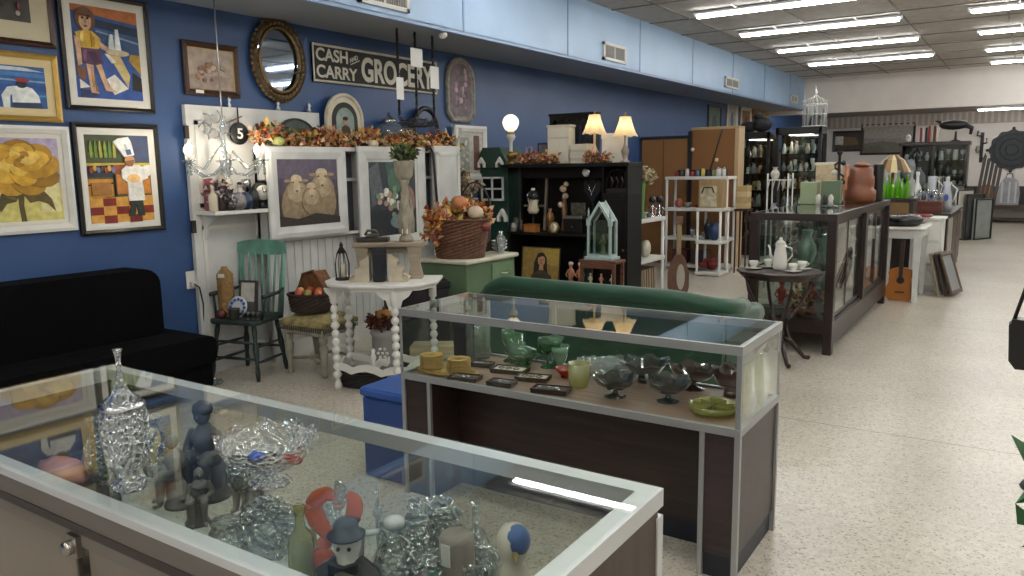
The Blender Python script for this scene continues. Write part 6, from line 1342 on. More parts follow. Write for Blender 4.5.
BXW = WOOD('#9a7f58', .6, 'Z', 2, .2)
B().bx(-.19, .17, -.08, .12, 0, .40, BXW, .004).obj('body', t)
B().bx(-.16, .09, -.09, -.08, .02, .32, M('#b8ae92', .6, 0, .35, 14)).obj('picture', t)
B().tube([(-.13, -.095, .22), (-.1, -.1, .30), (.02, -.1, .30), (.05, -.095, .22)], .010, M('#4a3526', .5), 6).obj('handle', t)
for k in range(4): boxy('cigar_box', 'pale wooden box in the stack right of the sepia picture box', 'box', (-3.55, 11.72, .98+.085*k-.01), .16, .22, .08, M(['#b09a72', '#a38d64', '#bca77f', '#a8925f'][k], .6, 0, .1, 9), 0, None, 'pale wooden boxes in the stack')
t = thing('side_table', 'small dark stand under the stack of pale wooden boxes', 'table', (-3.55, 11.72, 0))
B().bx(-.1, .1, -.13, .13, .93, .968, WALNUT).obj('tabletop', t)
for x in (-.09, .07):
    for y in (-.12, .10): B().bx(x, x+.02, y, y+.02, 0, .93, WALNUT).obj('leg', t)
t = thing('red_bundle', 'crumpled dark red cloth bundle on the bottom tier of the low plastic shelf', 'cloth', (-3.86, 11.24, .061))
b = B()
for k in range(9): b.ball((R9.uniform(-.12, .12), R9.uniform(-.09, .09), .06+R9.uniform(0, .10)), (R9.uniform(.06, .09), R9.uniform(.05, .08), R9.uniform(.04, .06)), M('#6b201e', .7, 0, .3, 9, .3), 10, 6)
b.obj('cloth', t)
lat('blue_jar', 'dark blue glazed jar on the middle tier of the low plastic shelf', 'jar', (-3.82, 11.22, .521), .26, .09, 'ball', M('#23385a', .3, 0, .2, 9))
lat('black_vase', 'black vase on the middle tier of the low plastic shelf', 'vase', (-3.95, 11.30, .521), .3, .06, 'slim', BLACK)
for k, (x, c, lab) in enumerate(((-4.5, '#4a1f20', 'dark red box on the bottom tier of the tall plastic shelf'), (-4.2, '#3a2a2a', 'dark brown box on the bottom tier of the tall plastic shelf'))): boxy('storage_box', lab, 'box', (x, 11.7, .101), .24, .25, .22, M(c, .6), 0, None)
for k, (x, h, lab) in enumerate(((-4.3, .12, 'clear glass on the third tier of the tall plastic shelf'), (-4.12, .08, 'small clear glass on the third tier of the tall plastic shelf'))): lat('drinking_glass', lab, 'glass', (x, 11.62, .521), h, .04, 'tumbler', CRYSTAL, 14, inner=True)
# wares on the near plastic shelf
for k in range(10):
    c = ['#c9c6be', '#a33a3a', '#d8d0b8', '#3a4a7a', '#8a8a86', '#c98f9a', '#5d5d5a', '#d0cbc0', '#9a3a2c', '#b9b09a'][k]; nmz = ['grey white', 'red', 'cream', 'dark blue', 'grey', 'pink', 'charcoal', 'off white', 'rust', 'beige'][k]
    lat('small_trinket', nmz+' trinket on the top tier of the near plastic shelf', 'trinket', (-3.72-.12*(k % 2), 8.20+.065*k, 1.021), .05+.015*(k % 3), .03, ['jar', 'bowl', 'tumbler'][k % 3], M(c, .4), 10)
t = thing('vintage_clock', 'cream faced round clock on the middle tier of the near plastic shelf', 'clock', (-3.74, 8.55, .551), 90)
B().at((0, .03, .10), (90, 0, 0)).lathe([(.09, 0), (.10, .01), (.10, .05), (.09, .06)], M('#b9b4a4', .4, .4), n=22).obj('clock_case', t); B().at((0, -.032, .10), (90, 0, 0)).lathe([(.075, 0), (.075, .003)], M('#d8d2bc', .5), n=20).obj('clock_face', t)
for k in range(2): lat('black_jar', ('black jar left of the cream clock on the near plastic shelf', 'squat black jar at the edge of the near plastic shelf')[k], 'jar', (-3.78, 8.28+.12*k, .551), .14-.03*k, .05, 'jar', BLACK, 12)
for k in range(12):
    book('upright brown striped record sleeve on the near plastic shelf', (-3.83, 8.18+.05*k, .081), .30, .032, .34, M(['#7a5a3c', '#5c4230', '#93714c'][k % 3], .7), 0, 'record sleeves on the near plastic shelf')
for k in range(2):
    t = thing('wire_figure', ('silver stand with a black ball top, left of the pair', 'silver stand with a black ball top, right of the pair')[k], 'ornament', (-3.70+.02*k, 8.64+.16*k, 1.021), 20)
    B().lathe([(.04, 0), (.03, .01), (.008, .03), (.02, .09), (.008, .16)], SILVER, n=14).obj('stand', t); B().ball((0, 0, .20), .045, BLACK, 12, 8).obj('ball_top', t)
    for s_ in (-1, 1): B().tube([(0, 0, .13), (s_*.05, 0, .10), (s_*.04, 0, .03)], .006, SILVER, 6).obj('arm', t)
lat('flower_vase', 'tall bright green flared vase holding dried hydrangeas', 'vase', (-3.72, 8.30, 1.021), .42, .075, 'pot', M('#5c8a44', .4), 18, inner=True)
t = thing('dried_hydrangea', 'bunch of cream dried hydrangeas in the tall green vase', 'flowers', (-3.72, 8.30, 1.40))
B().foliage([((0, 0, .13), (.15, .13, .10)), ((.08, .05, .10), (.1, .1, .08))], 170, .05, [M(c, .8) for c in ('#b9ab88', '#a39672', '#cdc2a0', '#857a5c')], random.Random(18)).obj('petals', t, kind='stuff')
for k in range(5): B().tube([(.01*k-.02, 0, -.1), (.05*math.cos(k*1.3), .05*math.sin(k*1.3), .1)], .004, M('#5d5a36', .8), 5).obj('stem', t)
# long brown instrument case leaning
t = thing('banjo', 'upright brown long necked instrument with a pale oval front, leaning by the plastic shelf', 'instrument', (-3.56, 9.15, 0), 20, None, (-4, 0))
BR = M('#5e3d28', .45, 0, .25, 6)
B().prism([(-.10, 0), (.10, 0), (.13, .12), (.13, .30), (.09, .44), (.045, .52), (-.045, .52), (-.09, .44), (-.13, .30), (-.13, .12)], -.05, .05, BR).obj('body', t, bev=.012)
B().prism(ell(.03, .25, .05, .16), -.054, -.05, M('#a8a498', .5)).obj('front_inlay', t)
B().bx(-.03, .03, -.02, .02, .52, .90, M('#8f7a58', .5), .006).obj('neck', t); B().bx(-.045, .045, -.022, .022, .90, 1.0, BR, .006).obj('head', t)

# ================================================================ black glass towers, bird cage and wall pictures at the back left
def tower(label, x0, x1, y0, y1, h, nsh, seed):
    t = thing('display_tower', label, 'display case', ((x0+x1)/2, (y0+y1)/2, 0)); w, d = (x1-x0)/2, (y1-y0)/2
    for x in (-w, w-.05):
        for y in (-d, d-.05): B().bx(x, x+.05, y, y+.05, 0, h, BLACK).obj('post', t)
    B().bx(-w, w, -d, d, h-.12, h, BLACK, .004).obj('top_box', t); B().bx(-w, w, -d, d, 0, .30, BLACK, .004).obj('base_box', t)
    B().bx(-w+.05, w-.05, d-.03, d-.02, .3, h-.12, M('#7f858a', .06, 1.0)).obj('mirror_back', t)
    B().bx(-w+.05, w-.05, -d+.01, -d+.015, .3, h-.12, GLASS('#f0f5f4', 1.5, 1)).obj('glass_door', t)
    B().bx(-w*.5, w*.5, -d*.4, d*.3, h-.135, h-.121, EMIT('#fff2dd', 7)).obj('case_light', t, 'lit lamp under the top')
    zs = [.3+(h-.45)*k/nsh for k in range(nsh)]
    RR = random.Random(seed)
    for k, z in enumerate(zs):
        if k: B().bx(-w+.05, w-.05, -d+.04, d-.04, z-.006, z, GLASS('#e2efe9', 1.5, .8)).obj('glass_shelf', t)
    for k, z in enumerate(zs):
        n = int((2*w-.16)/.095)
        for i in range(n):
            for row in (0, 1):
                hh = RR.uniform(.10, min(.24, (h-.45)/nsh-.06)); c = RR.choice(['#d3cdbf', '#c9c9c4', '#a8703c', '#8a8f96', '#3a3c40', '#b9a98a', '#6d5a44', '#dcd9d0', '#7c8f9a', '#a39a8c']); kd = RR.choice(['figure', 'vase', 'goblet', 'urn', 'bottle', 'tower'])
                lat('small_curio', 'small curio crowded on the shelves of the '+label.split(',')[0], 'curio', ((x0+x1)/2-w+.115+i*.095, (y0+y1)/2+(-.3+.5*row)*d, z+.001), hh, .034, kd, M(c, .35, .1 if c != '#a8703c' else .5), 8, group='curios in the '+label.split(',')[0])
    return t
tower('left black glass display tower, partly hidden by crystal', -4.35, -3.82, 14.0, 14.45, 2.18, 6, 21)
tower('right black glass display tower, wide and lit inside', -3.72, -2.96, 14.0, 14.45, 2.24, 6, 22)
t = thing('clothes_rack', 'dark garments and hats heaped on top of the left glass tower', 'clothing', (-4.10, 14.2, 2.181))
for a, r in (((-.15, 0, .10), (.16, .14, .10)), ((.08, 0, .13), (.18, .15, .13)), ((.02, .02, .27), (.10, .10, .07))): B().ball(a, r, M('#1b1c20', .8, 0, .3, 8, .4), 14, 8).obj('hat', t)
t = thing('wire_bird_cage', 'tall white ornate wire bird cage standing on the right glass tower', 'bird cage', (-3.13, 14.2, 2.241))
WW = M('#c9c8c2', .4, .2)
for z, r in ((0, .19), (.2, .19), (.36, .19)): B().tube([(r*math.cos(a), r*math.sin(a), z+.008) for a in [2*PI*i/20 for i in range(20)]], .009, WW, 5, True).obj('hoop', t)
for k in range(16): a = 2*PI*k/16; B().tube([(.19*math.cos(a), .19*math.sin(a), 0), (.19*math.cos(a), .19*math.sin(a), .36), (.13*math.cos(a), .13*math.sin(a), .46), (.05*math.cos(a), .05*math.sin(a), .50), (0, 0, .56)], .006, WW, 5).obj('cage_wire', t)
B().lathe([(.03, .50), (.02, .54), (.035, .58), (.01, .62), (0, .70)], WW, n=10).obj('finial', t)
for k in range(8): a = 2*PI*k/8; B().tube([(.19*math.cos(a)+.04*math.cos(q)*math.cos(a), .19*math.sin(a)+.04*math.cos(q)*math.sin(a), .40+.04*math.sin(q)) for q in [j*.7 for j in range(8)]], .006, WW, 5).obj('scroll', t)
B().lathe([(.2, 0), (.2, .012)], WW, n=24).obj('base', t)
for k in range(3): B().tube([(-.13+.13*k, .0, .02), (-.10+.13*k, 0, .2), (-.13+.13*k, .02, .33)], [.03, .045, .02], M('#8f969a', .3, .4), 8).obj('ornament', t)
pics = [(15.95, 2.52, .80, .62, BLKF, '#5b6a5e', 'black framed dim landscape on the blue wall, first of the far row'), (17.1, 2.62, .72, .78, CRM2, '#a8a49a', 'cream framed pale portrait, second of the far row'),
        (18.1, 2.58, .78, .70, CRM2, '#8a6242', 'cream framed picture with a brown oval, third of the far row')]
for k, (y, z, w_, h_, fm_, bg, lab) in enumerate(pics):
    picture(lab, (wl, y, z), 90, w_, h_, .05, fm_, .05 if k else 0, '#c9c3b4', bg, [(['#3f4c44', '#6b6f78', '#5e3a28'][k], ell(.5, .42, .2, .3))])
for k in range(3):
    t = thing('wood_board', ['left', 'middle', 'right'][k]+' of three tan wooden boards standing in a row on the far blue wall', 'board', (wl+.02, 18.78+.40*k, 2.58), 90)
    B().bx(-.18, .18, -.02, .015, -.33, .33, M(['#9a7446', '#8d6a40', '#a37c4c'][k], .6, 0, .1, 6), .004).obj('board', t)
t = thing('wall_ledge', 'narrow dark ledge along the far blue wall below the row of pictures', 'shelf', (wl, 17.6, 2.19), 90)
B().bx(-2.1, 2.1, -.10, 0, -.03, 0, BLACK, .003).obj('shelf_board', t)
t = thing('black_cabinet', 'tall black cupboard far down the blue wall beyond the glass towers', 'cabinet', (-5.0, 17.4, 0), 90)
B().bx(-1.6, 1.6, -.3, .3, 0, 1.95, EBZ, .004).obj('cabinet_body', t)
for k in range(4): B().bx(-1.56+.79*k, -.80+.79*k, -.315, -.30, .1, 1.88, M('#2b2a2c', .4), .004).obj('door', t)
# white lattice plant stand and clutter behind the wooden showcase
t = thing('plant_stand', 'white lattice metal plant stand behind the wooden showcase', 'plant stand', (-2.71, 10.5, 0))
for x in (-.13, .13):
    for y in (-.12, .12): B().tube([(x, y, 0), (x, y, 1.50)], .010, WW, 6).obj('leg', t)
for z in (.4, .95, 1.42): B().bx(-.14, .14, -.13, .13, z-.012, z, WW).obj('shelf_board', t)
for k in range(5): B().tube([(-.13+.065*k, -.125, 1.28), (-.10+.065*k, -.125, 1.42)], .006, WW, 5).obj('lattice', t)
for k, (z, c) in enumerate(((.951, '#8a8f96'), (.951, '#4a5058'), (1.421, '#b9b4a8'))): lat('small_pot', ['grey', 'dark', 'pale'][k]+' pot on the white lattice plant stand', 'pot', (-2.78+.13*(k % 2), 10.5, z), .16, .06, 'vase', M(c, .4))

# ================================================================ on the wooden showcase
T3 = 1.201
boxy('gift_box', 'pale green upright box, left of the pair on the wooden showcase', 'box', (-1.90, 8.55, T3), .17, .12, .23, M('#8c9a78', .5), 0, None)
boxy('gift_box', 'darker green upright box, right of the pair on the wooden showcase', 'box', (-1.70, 8.62, T3), .19, .12, .24, M('#5d7058', .5), 0, None)
t = thing('pottery_figure', 'white and black little figures in front of the darker green box', 'figurine', (-1.72, 8.40, T3))
for k in range(3): B().lathe([(.03, 0), (.02, .04), (.028, .07), (.015, .1), (0, .11)], M('#c9c6be' if k % 2 == 0 else '#2a2a2c', .4), (-.06+.06*k, 0, 0), 10).obj('figure', t)
t = thing('floral_bag', 'cream floral fabric box standing behind the green boxes', 'box', (-1.90, 9.45, T3), 0)
B().bx(-.13, .13, -.08, .08, 0, .42, M('#b9a888', .7, 0, .25, 18), .006).obj('body', t); B().bx(-.135, .135, -.085, .085, .40, .43, CRM2, .004).obj('lid', t)
t = thing('amber_jar', 'large reddish brown stepped pottery jar on the wooden showcase', 'jar', (-1.52, 9.2, T3))
B().lathe([(.15, 0), (.16, .02), (.16, .12), (.135, .14), (.14, .2), (.135, .27), (.12, .29), (.12, .36), (.07, .38)], M('#6b3a1e', .35, 0, .2, 5), n=22).obj('body', t)
B().lathe([(.08, .38), (.085, .40), (.04, .42), (0, .425)], M('#7d4826', .35), n=18).obj('lid', t)
t = thing('candelabrum', 'black scrolled iron candle stand on the wooden showcase', 'candle holder', (-1.68, 8.85, T3))
for k in range(3): B().tube([(0, 0, .1+.12*k)]+[(.05*math.sin(q)*(1 if k % 2 else -1), 0, .1+.12*k+.03*q) for q in [1, 2, 3]], .012, BLACK, 6).obj('scroll', t)
B().lathe([(.06, 0), (.05, .02), (.015, .04), (.015, .5), (.03, .52), (.03, .54)], BLACK, n=14).obj('stem', t)
for k in range(4): B().ball((.045*(1 if k % 2 else -1), -.02, .12+.1*k), .028, [M('#c9c6be', .4), BLACK][k % 2], 10, 6).obj('ball', t)
lat('black_speaker', 'black cylinder beside the brown pottery jar on the wooden showcase', 'canister', (-1.38, 9.42, T3), .40, .055, 'cyl', BLACK, 16)
lat('peach_lamp', 'glowing peach salt lamp on the wooden showcase', 'lamp', (-1.74, 9.62, T3+.0), .40, .05, 'vase', EMIT('#b07a5c', .2))
t = thing('black_tray', 'low silver grey dish at the near end of the wooden showcase', 'dish', (-1.55, 7.95, T3)); B().lathe([(.05, 0), (.10, .01), (.11, .02), (.1, .018), (0, .008)], SILVER, n=22).obj('dish', t)
# inside the wooden showcase
for k, (x, y, h, r, c, lab) in enumerate(((-1.58, 7.10, .32, .085, '#8fb0a2', 'large pale green glass vase inside the near end of the showcase'), (-1.78, 7.15, .16, .07, '#8a9a9a', 'grey glass bowl left of the pale green vase'), (-1.46, 7.25, .27, .06, '#9db5aa', 'slimmer pale green glass vase behind the large one'))):
    lat('glass_vase', lab, 'vase', (x, y, .729), h, r, 'vase', GLASS(c, 1.6, 1.6, .45), 20, .03, inner=True)
for k in range(14):
    c = R9.choice(['#c9c9c4', '#8a9a94', '#a8a49a', '#5d6a6a', '#d3cdbf']); lat('small_glassware', 'small glass piece on the upper shelf of the wooden showcase', 'glassware', (-1.72+.2*(k % 2), 7.55+.16*k, .729), R9.uniform(.1, .26), .05, R9.choice(['vase', 'goblet', 'urn']), GLASS(c, 1.6, 1.6, .4), 12, group='glass on the upper showcase shelf')
DL = ('#9c3a34', '#c9b7a3', '#7d2a3a', '#b98a6a')
for k in range(4): statue('dressed_doll', ['red dressed doll at the left of the lower showcase shelf', 'cream dressed doll in the middle of the lower showcase shelf', 'wine dressed doll near the right of the lower showcase shelf', 'peach dressed doll behind the others in the showcase'][k], (-1.80+.13*k, 7.16+.06*(k % 2), .291), .30, M(DL[k], .6, 0, .3, 14), 0, M('#3a2419', .7), True, 'doll')
t = thing('flower_bunch', 'red and green artificial flowers on the lower showcase shelf', 'flowers', (-1.60, 7.02, .291))
B().foliage([((0, 0, .15), (.12, .05, .12))], 110, .05, [M(c, .7) for c in ('#a3342c', '#b98a4a', '#3d5a30', '#c9b7a3')], random.Random(19)).obj('petals', t, kind='stuff'); B().lathe([(.03, 0), (.05, .08)], M('#7d4a2c', .6), n=12).obj('pot', t)
basket('grey_bowl', 'grey woven bowl at the left of the lower showcase shelf', (-1.84, 7.02, .291), .07, .07, M('#6d6a62', .6, 0, .2, 20), 1.2, .8, 0, 0, 1.3, 'bowl')
for k in range(16):
    c = R9.choice(['#a8a49a', '#7d5a44', '#8f8f8c', '#4a3a32', '#b9a98a']); lat('small_ornament', 'small ornament on the lower deck of the wooden showcase', 'ornament', (-1.78+.26*(k % 2), 7.55+.14*k, .291), R9.uniform(.12, .32), .06, R9.choice(['vase', 'figure', 'urn', 'jar']), M(c, .5), 12, group='ornaments on the lower showcase deck')
# tea set
TT = .761
CH = M('#d6d4cd', .2)
t = thing('coffee_pot', 'tall white china coffee pot with a looped handle on the tea table', 'coffee pot', (-1.66, 6.52, TT), 0)
B().lathe([(.05, 0), (.055, .01), (.06, .05), (.05, .13), (.038, .19), (.042, .21)], CH, n=24, flute=.02).obj('body', t)
B().lathe([(.044, .21), (.03, .235), (.012, .245), (.016, .258), (0, .27)], CH, n=20).obj('lid', t)
B().tube([(-.05, 0, .07), (-.08, 0, .12), (-.085, 0, .17), (-.10, 0, .20)], [.016, .012, .009, .008], CH, 8).obj('spout', t)
B().tube([(.045, 0, .19), (.09, 0, .18), (.095, 0, .12), (.05, 0, .06)], .007, CH, 8).obj('handle', t)
for k, (dx, dy) in enumerate(((-.20, -.03), (-.12, .12), (.13, -.08), (.16, .10))):
    lab = ['front left', 'back left', 'front right', 'back right'][k]
    lat('saucer', 'white china saucer at the %s of the tea table' % lab, 'saucer', (-1.66+dx, 6.50+dy, TT), .012, .075, 'bowl', CH, 22)
    t = thing('tea_cup', 'white china cup on the %s saucer of the tea table' % lab, 'cup', (-1.66+dx, 6.50+dy, TT+.0125))
    B().lathe([(.02, 0), (.022, .005), (.035, .03), (.038, .055), (.035, .055), (.032, .03), (0, .01)], CH, n=20).obj('cup', t)
    B().tube([(.035, 0, .045), (.055, 0, .04), (.035, 0, .018)], .004, CH, 6).obj('cup_handle', t)

# ================================================================ right hand row beyond the showcase
t = thing('white_table', 'white painted side table with straight tapered legs beyond the showcase', 'table', (-1.22, 10.42, 0))
B().bx(-.25, .27, -.42, .42, .84, .875, WHITE, .01).obj('tabletop', t); B().bx(-.21, .23, -.38, .38, .74, .84, WHITEP, .004).obj('apron', t)
for x in (-.20, .20):
    for y in (-.36, .36): B().add([(x-.025, y-.025, 0), (x+.025, y-.025, 0), (x+.025, y+.025, 0), (x-.025, y+.025, 0), (x-.035, y-.035, .78), (x+.035, y-.035, .78), (x+.035, y+.035, .78), (x-.035, y+.035, .78)], [(3, 2, 1, 0), (4, 5, 6, 7), (0, 1, 5, 4), (1, 2, 6, 5), (2, 3, 7, 6), (3, 0, 4, 7)], WHITEP).obj('leg', t)
t = thing('black_pouffe', 'round black leather cushion lying on the white side table', 'cushion', (-1.20, 10.25, .876))
B().lathe([(.14, 0), (.20, .03), (.21, .08), (.18, .12), (.14, .13), (.10, .10), (0, .10)], M('#141418', .25, 0, .2, 6, .3), n=28).obj('cushion', t)
t = thing('red_patterned_bowl', 'red and white patterned dish at the far end of the white side table', 'dish', (-1.08, 10.68, .876))
B().lathe([(.06, 0), (.10, .05), (.14, .10), (.13, .10), (.08, .04), (0, .02)], M('#b9aeb0', .3, 0, .1, 9), n=20).obj('dish', t)
B().tube([(.137*math.cos(a), .137*math.sin(a), .10) for a in [2*PI*i/16 for i in range(16)]], .014, M('#7d201e', .3), 6, True).obj('rim', t)
# acoustic guitar body under the table
t = thing('guitar', 'orange wooden guitar body standing under the white side table', 'guitar', (-1.18, 10.13, 0), 0, None, (-4, 0))
OG = M('#a5672c', .3, 0, .12, 5)
gp = [(-.15, .04), (-.10, .0), (.10, .0), (.15, .04), (.165, .12), (.13, .20), (.115, .26), (.135, .32), (.11, .37), (.05, .39), (-.05, .39), (-.11, .37), (-.135, .32), (-.115, .26), (-.13, .20), (-.165, .12)]
B().prism(gp, -.045, .045, OG).obj('guitar_body', t, bev=.006); B().prism(ell(0, .24, .042, .042, 18), -.047, -.045, BLACK).obj('sound_hole', t)
B().bx(-.022, .022, -.055, -.035, .28, .72, WALNUT).obj('neck', t); B().bx(-.05, .05, -.052, -.045, .09, .11, WALNUT).obj('bridge', t)
t = thing('white_pedestal', 'white painted slanted drawer pedestal behind the side table', 'cabinet', (-1.02, 11.2, 0))
B().bx(-.18, .17, -.2, .2, .0, .90, WHITEP, .005).bx(-.20, .19, -.22, .22, .90, .93, WHITE, .004).obj('body', t)
for k in range(3): d = B().bx(-.15, .14, -.212, -.2, .08+.28*k, .32+.28*k, WHITE, .004).obj('drawer', t); B().ball((0, -.225, .2+.28*k), .012, PEWT, 8, 5).obj('knob', d)
for k, (x, c, a) in enumerate(((-.86, '#8a7a68', -14), (-.80, '#3a302a', -16), (-.74, '#5a4a3e', -18))):
    t = thing('leaning_picture', ['grey framed picture leaning nearest the white pedestal', 'dark frame between the two other leaning frames', 'brown frame leaning outermost on the floor of the aisle'][k], 'frame', (x+.02, 10.78+.03*k, .0), 78, None, (0, a))
    frame_ring(.42, .52, .045, .025, M(c, .5), 'frame', t); B().bx(-.18, .18, -.008, 0, -.23, .23, M('#8f9496' if k != 1 else '#2b2b2b', .3)).obj('picture', t); t.location.z = .27
    t.rotation_euler = (math.radians(a), 0, math.radians(78))
# dark sideboard with a white end
t = thing('sideboard', 'dark wooden bookcase cabinet with a pale end panel by the aisle', 'cabinet', (-1.12, 13.3, 0))
B().bx(-.28, .24, -1.2, 1.2, .0, .88, DKWOODZ, .004).obj('cabinet_body', t); B().bx(-.30, .28, -1.22, 1.22, .88, .92, DKWOOD, .004).obj('cabinet_top', t)
for k in range(3): B().bx(.24, .255, -1.15+.78*k, -.43+.78*k, .10, .84, M('#8f8a84' if k == 0 else '#3c2a22', .4), .004).obj('door', t)
d = B().bx(-.24, .20, -1.215, -1.2, .50, .84, M('#2c1b16', .4), .004).obj('drawer', t); B().ball((0, -1.23, .67), .016, SILVER, 8, 6).obj('knob', d)
boxy('wooden_tray', 'red brown wooden box full of glassware on the dark sideboard', 'box', (-1.18, 12.35, .921), .42, .36, .16, WOOD('#5a2c20', .4, 'X', 3), 0, None)
RR = random.Random(31)
for k in range(12): lat('drinking_glass', 'clear glass on the red brown box of the dark sideboard', 'glass', (-1.34+.065*(k % 6), 12.28+.12*(k//6), 1.082), RR.uniform(.10, .17), .028, 'goblet', CRYSTAL, 12, inner=True, group='clear glasses on the sideboard')
for k, (x, h) in enumerate(((-1.14, .26), (-.95, .22))):
    t = thing('china_jug', ['blue and white china jug, the left and taller one', 'blue and white china jug, the right and shorter one'][k], 'jug', (x, 12.62, .921+.22*0), 0)
    t.location.z = .921; s_ = 1.5
    B().lathe([(.04*s_, 0), (.05*s_, h*.5), (.045*s_, h*1.0), (.028*s_, h*1.5), (.036*s_, h*1.9)], M('#a9adb4', .3), n=18).obj('body', t); B().prism(ell(0, h*.9, .03, .05, 12), -.085, -.07, M('#3a4f8a', .3)).obj('blue_pattern', t)
    B().tube([(.06, 0, h*1.7), (.13, 0, h*1.4), (.08, 0, h*.6)], .012, M('#c9ccd2', .25), 6).obj('handle', t)
lat('white_bottle', 'tall white necked bottle among the glassware on the sideboard', 'bottle', (-1.33, 12.62, .921), .56, .06, 'bottle', M('#cfcfca', .3))
for k in range(6):
    t = thing('record_sleeve', 'tall dark or pale record sleeve standing on the far end of the sideboard', 'record', (-.98-.045*k, 13.0, .921), 0, 'record sleeves on the sideboard')
    B().bx(-.012, .012, -.2, .2, 0, .48, M(['#c9c9c4', '#3a3a3a', '#a8a49a'][k % 3], .6), .002).obj('sleeve', t)
# display table holding green bottles before the sideboard
t = thing('small_chest', 'low dark chest with a brass front carrying the lime green bottles', 'cabinet', (-1.44, 11.55, 0))
B().bx(-.25, .22, -.25, .25, 0, 1.12, DKWOODZ, .004).bx(-.27, .24, -.27, .27, 1.12, 1.15, DKWOOD, .004).obj('cabinet_body', t); B().bx(-.2, .17, -.262, -.25, .9, 1.1, M('#6b5230', .5, .2, .2, 9), .003).obj('drawer', t)
LIME = GLASS('#8fd43a', 1.5, 1.3, .55)
for k in range(6): lat('lime_bottle', ['left', 'second', 'third', 'fourth', 'fifth', 'right'][k]+' of the six lime green glass bottles', 'bottle', (-1.60+.055*k, 11.42+.04*(k % 2), 1.151), .26+.04*(k % 2), .030, 'bottle', LIME, 14)
for k in range(3): lat('clear_bottle', ['left', 'middle', 'right'][k]+' clear white capped bottle behind the lime green bottles', 'bottle', (-1.62+.16*k, 11.66, 1.151), .36, .045, 'bottle', GLASS('#d8dcd8', 1.6, 1.6, .4), 14)
t = thing('leaded_lamp', 'leaded glass lamp with a warm cream and amber shade behind the bottles', 'lamp', (-1.84, 14.0, 0))
B().lathe([(.15, 0), (.14, .04), (.03, .08), (.02, .6), (.03, 1.0), (.02, 1.5)], BRASS, n=16).obj('stand', t)
b = B(); n = 16
for k in range(n):
    a0, a1 = 2*PI*k/n, 2*PI*(k+1)/n
    b.add([(.27*math.cos(a0), .27*math.sin(a0), 1.46), (.27*math.cos(a1), .27*math.sin(a1), 1.46), (.16*math.cos(a1), .16*math.sin(a1), 1.66), (.16*math.cos(a0), .16*math.sin(a0), 1.66), (.04*math.cos(a1), .04*math.sin(a1), 1.74), (.04*math.cos(a0), .04*math.sin(a0), 1.74)], [(0, 1, 2, 3), (3, 2, 4, 5)], [M('#cdbb90', .4), M('#8a6a3c', .4), M('#4a3a2a', .4)][(k*2) % 3])
b.obj('lamp_shade', t)
# hutches at the back
t = thing('glazed_hutch', 'dark wooden glazed hutch at the back of the shop, white jugs inside', 'cabinet', (-1.75, 20.2, 0))
B().bx(-.75, .6, -.25, .25, 0, .95, DKWOOD, .005).bx(-.75, .6, .2, .25, .95, 2.0, DKWOODZ).bx(-.78, .63, -.27, .27, 1.98, 2.06, DKWOOD, .006).obj('cabinet_body', t)
for x in (-.75, -.10, .55): B().bx(x, x+.05, -.25, .25, .95, 2.0, DKWOODZ).obj('side_panel', t)
for z in (1.3, 1.65): B().bx(-.72, .57, -.2, .2, z-.02, z, DKWOOD).obj('shelf_board', t)
for x0 in (-.70, -.05): B().bx(x0, x0+.60, -.25, -.24, .97, 1.97, GLASS('#eef4f2', 1.5, 1)).obj('glass_door', t)
RR = random.Random(33)
for zi, z in enumerate((.951, 1.301, 1.651)):
    for k in range(9): lat('china_piece', 'pale or dark china piece inside the glazed hutch at the back', 'china', (-2.38+.14*k, 20.15, z), RR.uniform(.12, .26), .05, RR.choice(['vase', 'jar', 'urn', 'goblet']), M(RR.choice(['#c9c6be', '#3a3c40', '#a8a49a', '#d8d6d0', '#5d4a3c']), .4), 10, group='china in the glazed hutch')
for k in range(7):
    book('upright hardback book on top of the glazed hutch', (-2.10+.055*k, 20.1, 2.061), .045, .2, .32+.03*(k % 2), M(['#7d2030', '#c9c6be', '#3a2a3a', '#8a2a2c', '#a8a49a', '#5a1f28', '#d0c8b8'][k], .6), 0, 'books on the glazed hutch')
lat('white_figure', 'small white ornament left of the books on the glazed hutch', 'ornament', (-2.36, 20.1, 2.061), .18, .06, 'ball', M('#cfccc4', .5))
t = thing('metal_bird', 'black metal bird sculpture on top of the glazed hutch at the right', 'sculpture', (-1.42, 20.1, 2.061))
B().lathe([(.12, 0), (.03, .04), (.02, .22)], BLACK, n=12).obj('stand', t); B().ball((-.05, 0, .36), (.30, .10, .11), BLACK, 14, 8).tube([(.15, 0, .36), (.30, 0, .28), (.28, 0, .14)], [.06, .05, .03], BLACK, 8).tube([(-.3, 0, .42), (-.42, 0, .46)], [.05, .01], BLACK, 6).obj('bird', t)
t = thing('coat_stand', 'dark cluttered stand of iron hooks left of the glazed hutch', 'stand', (-1.95, 17.5, 0))
B().lathe([(.2, 0), (.03, .05), (.03, 1.9)], BLACK, n=12).obj('pole', t)
for k in range(7): a = k*.9; B().tube([(0, 0, 1.2+.1*k), (.16*math.cos(a), .16*math.sin(a), 1.28+.1*k), (.2*math.cos(a), .2*math.sin(a), 1.18+.1*k)], .02, BLACK, 6).obj('hook', t)
for k in range(3): B().ball((.12*math.cos(k*2.1), .12*math.sin(k*2.1), 1.25+.12*k), (.13, .1, .22), M(['#4a4e54', '#2c2c30', '#6b6f74'][k], .7, 0, .3, 8), 12, 8).obj('hanging_cloth', t)
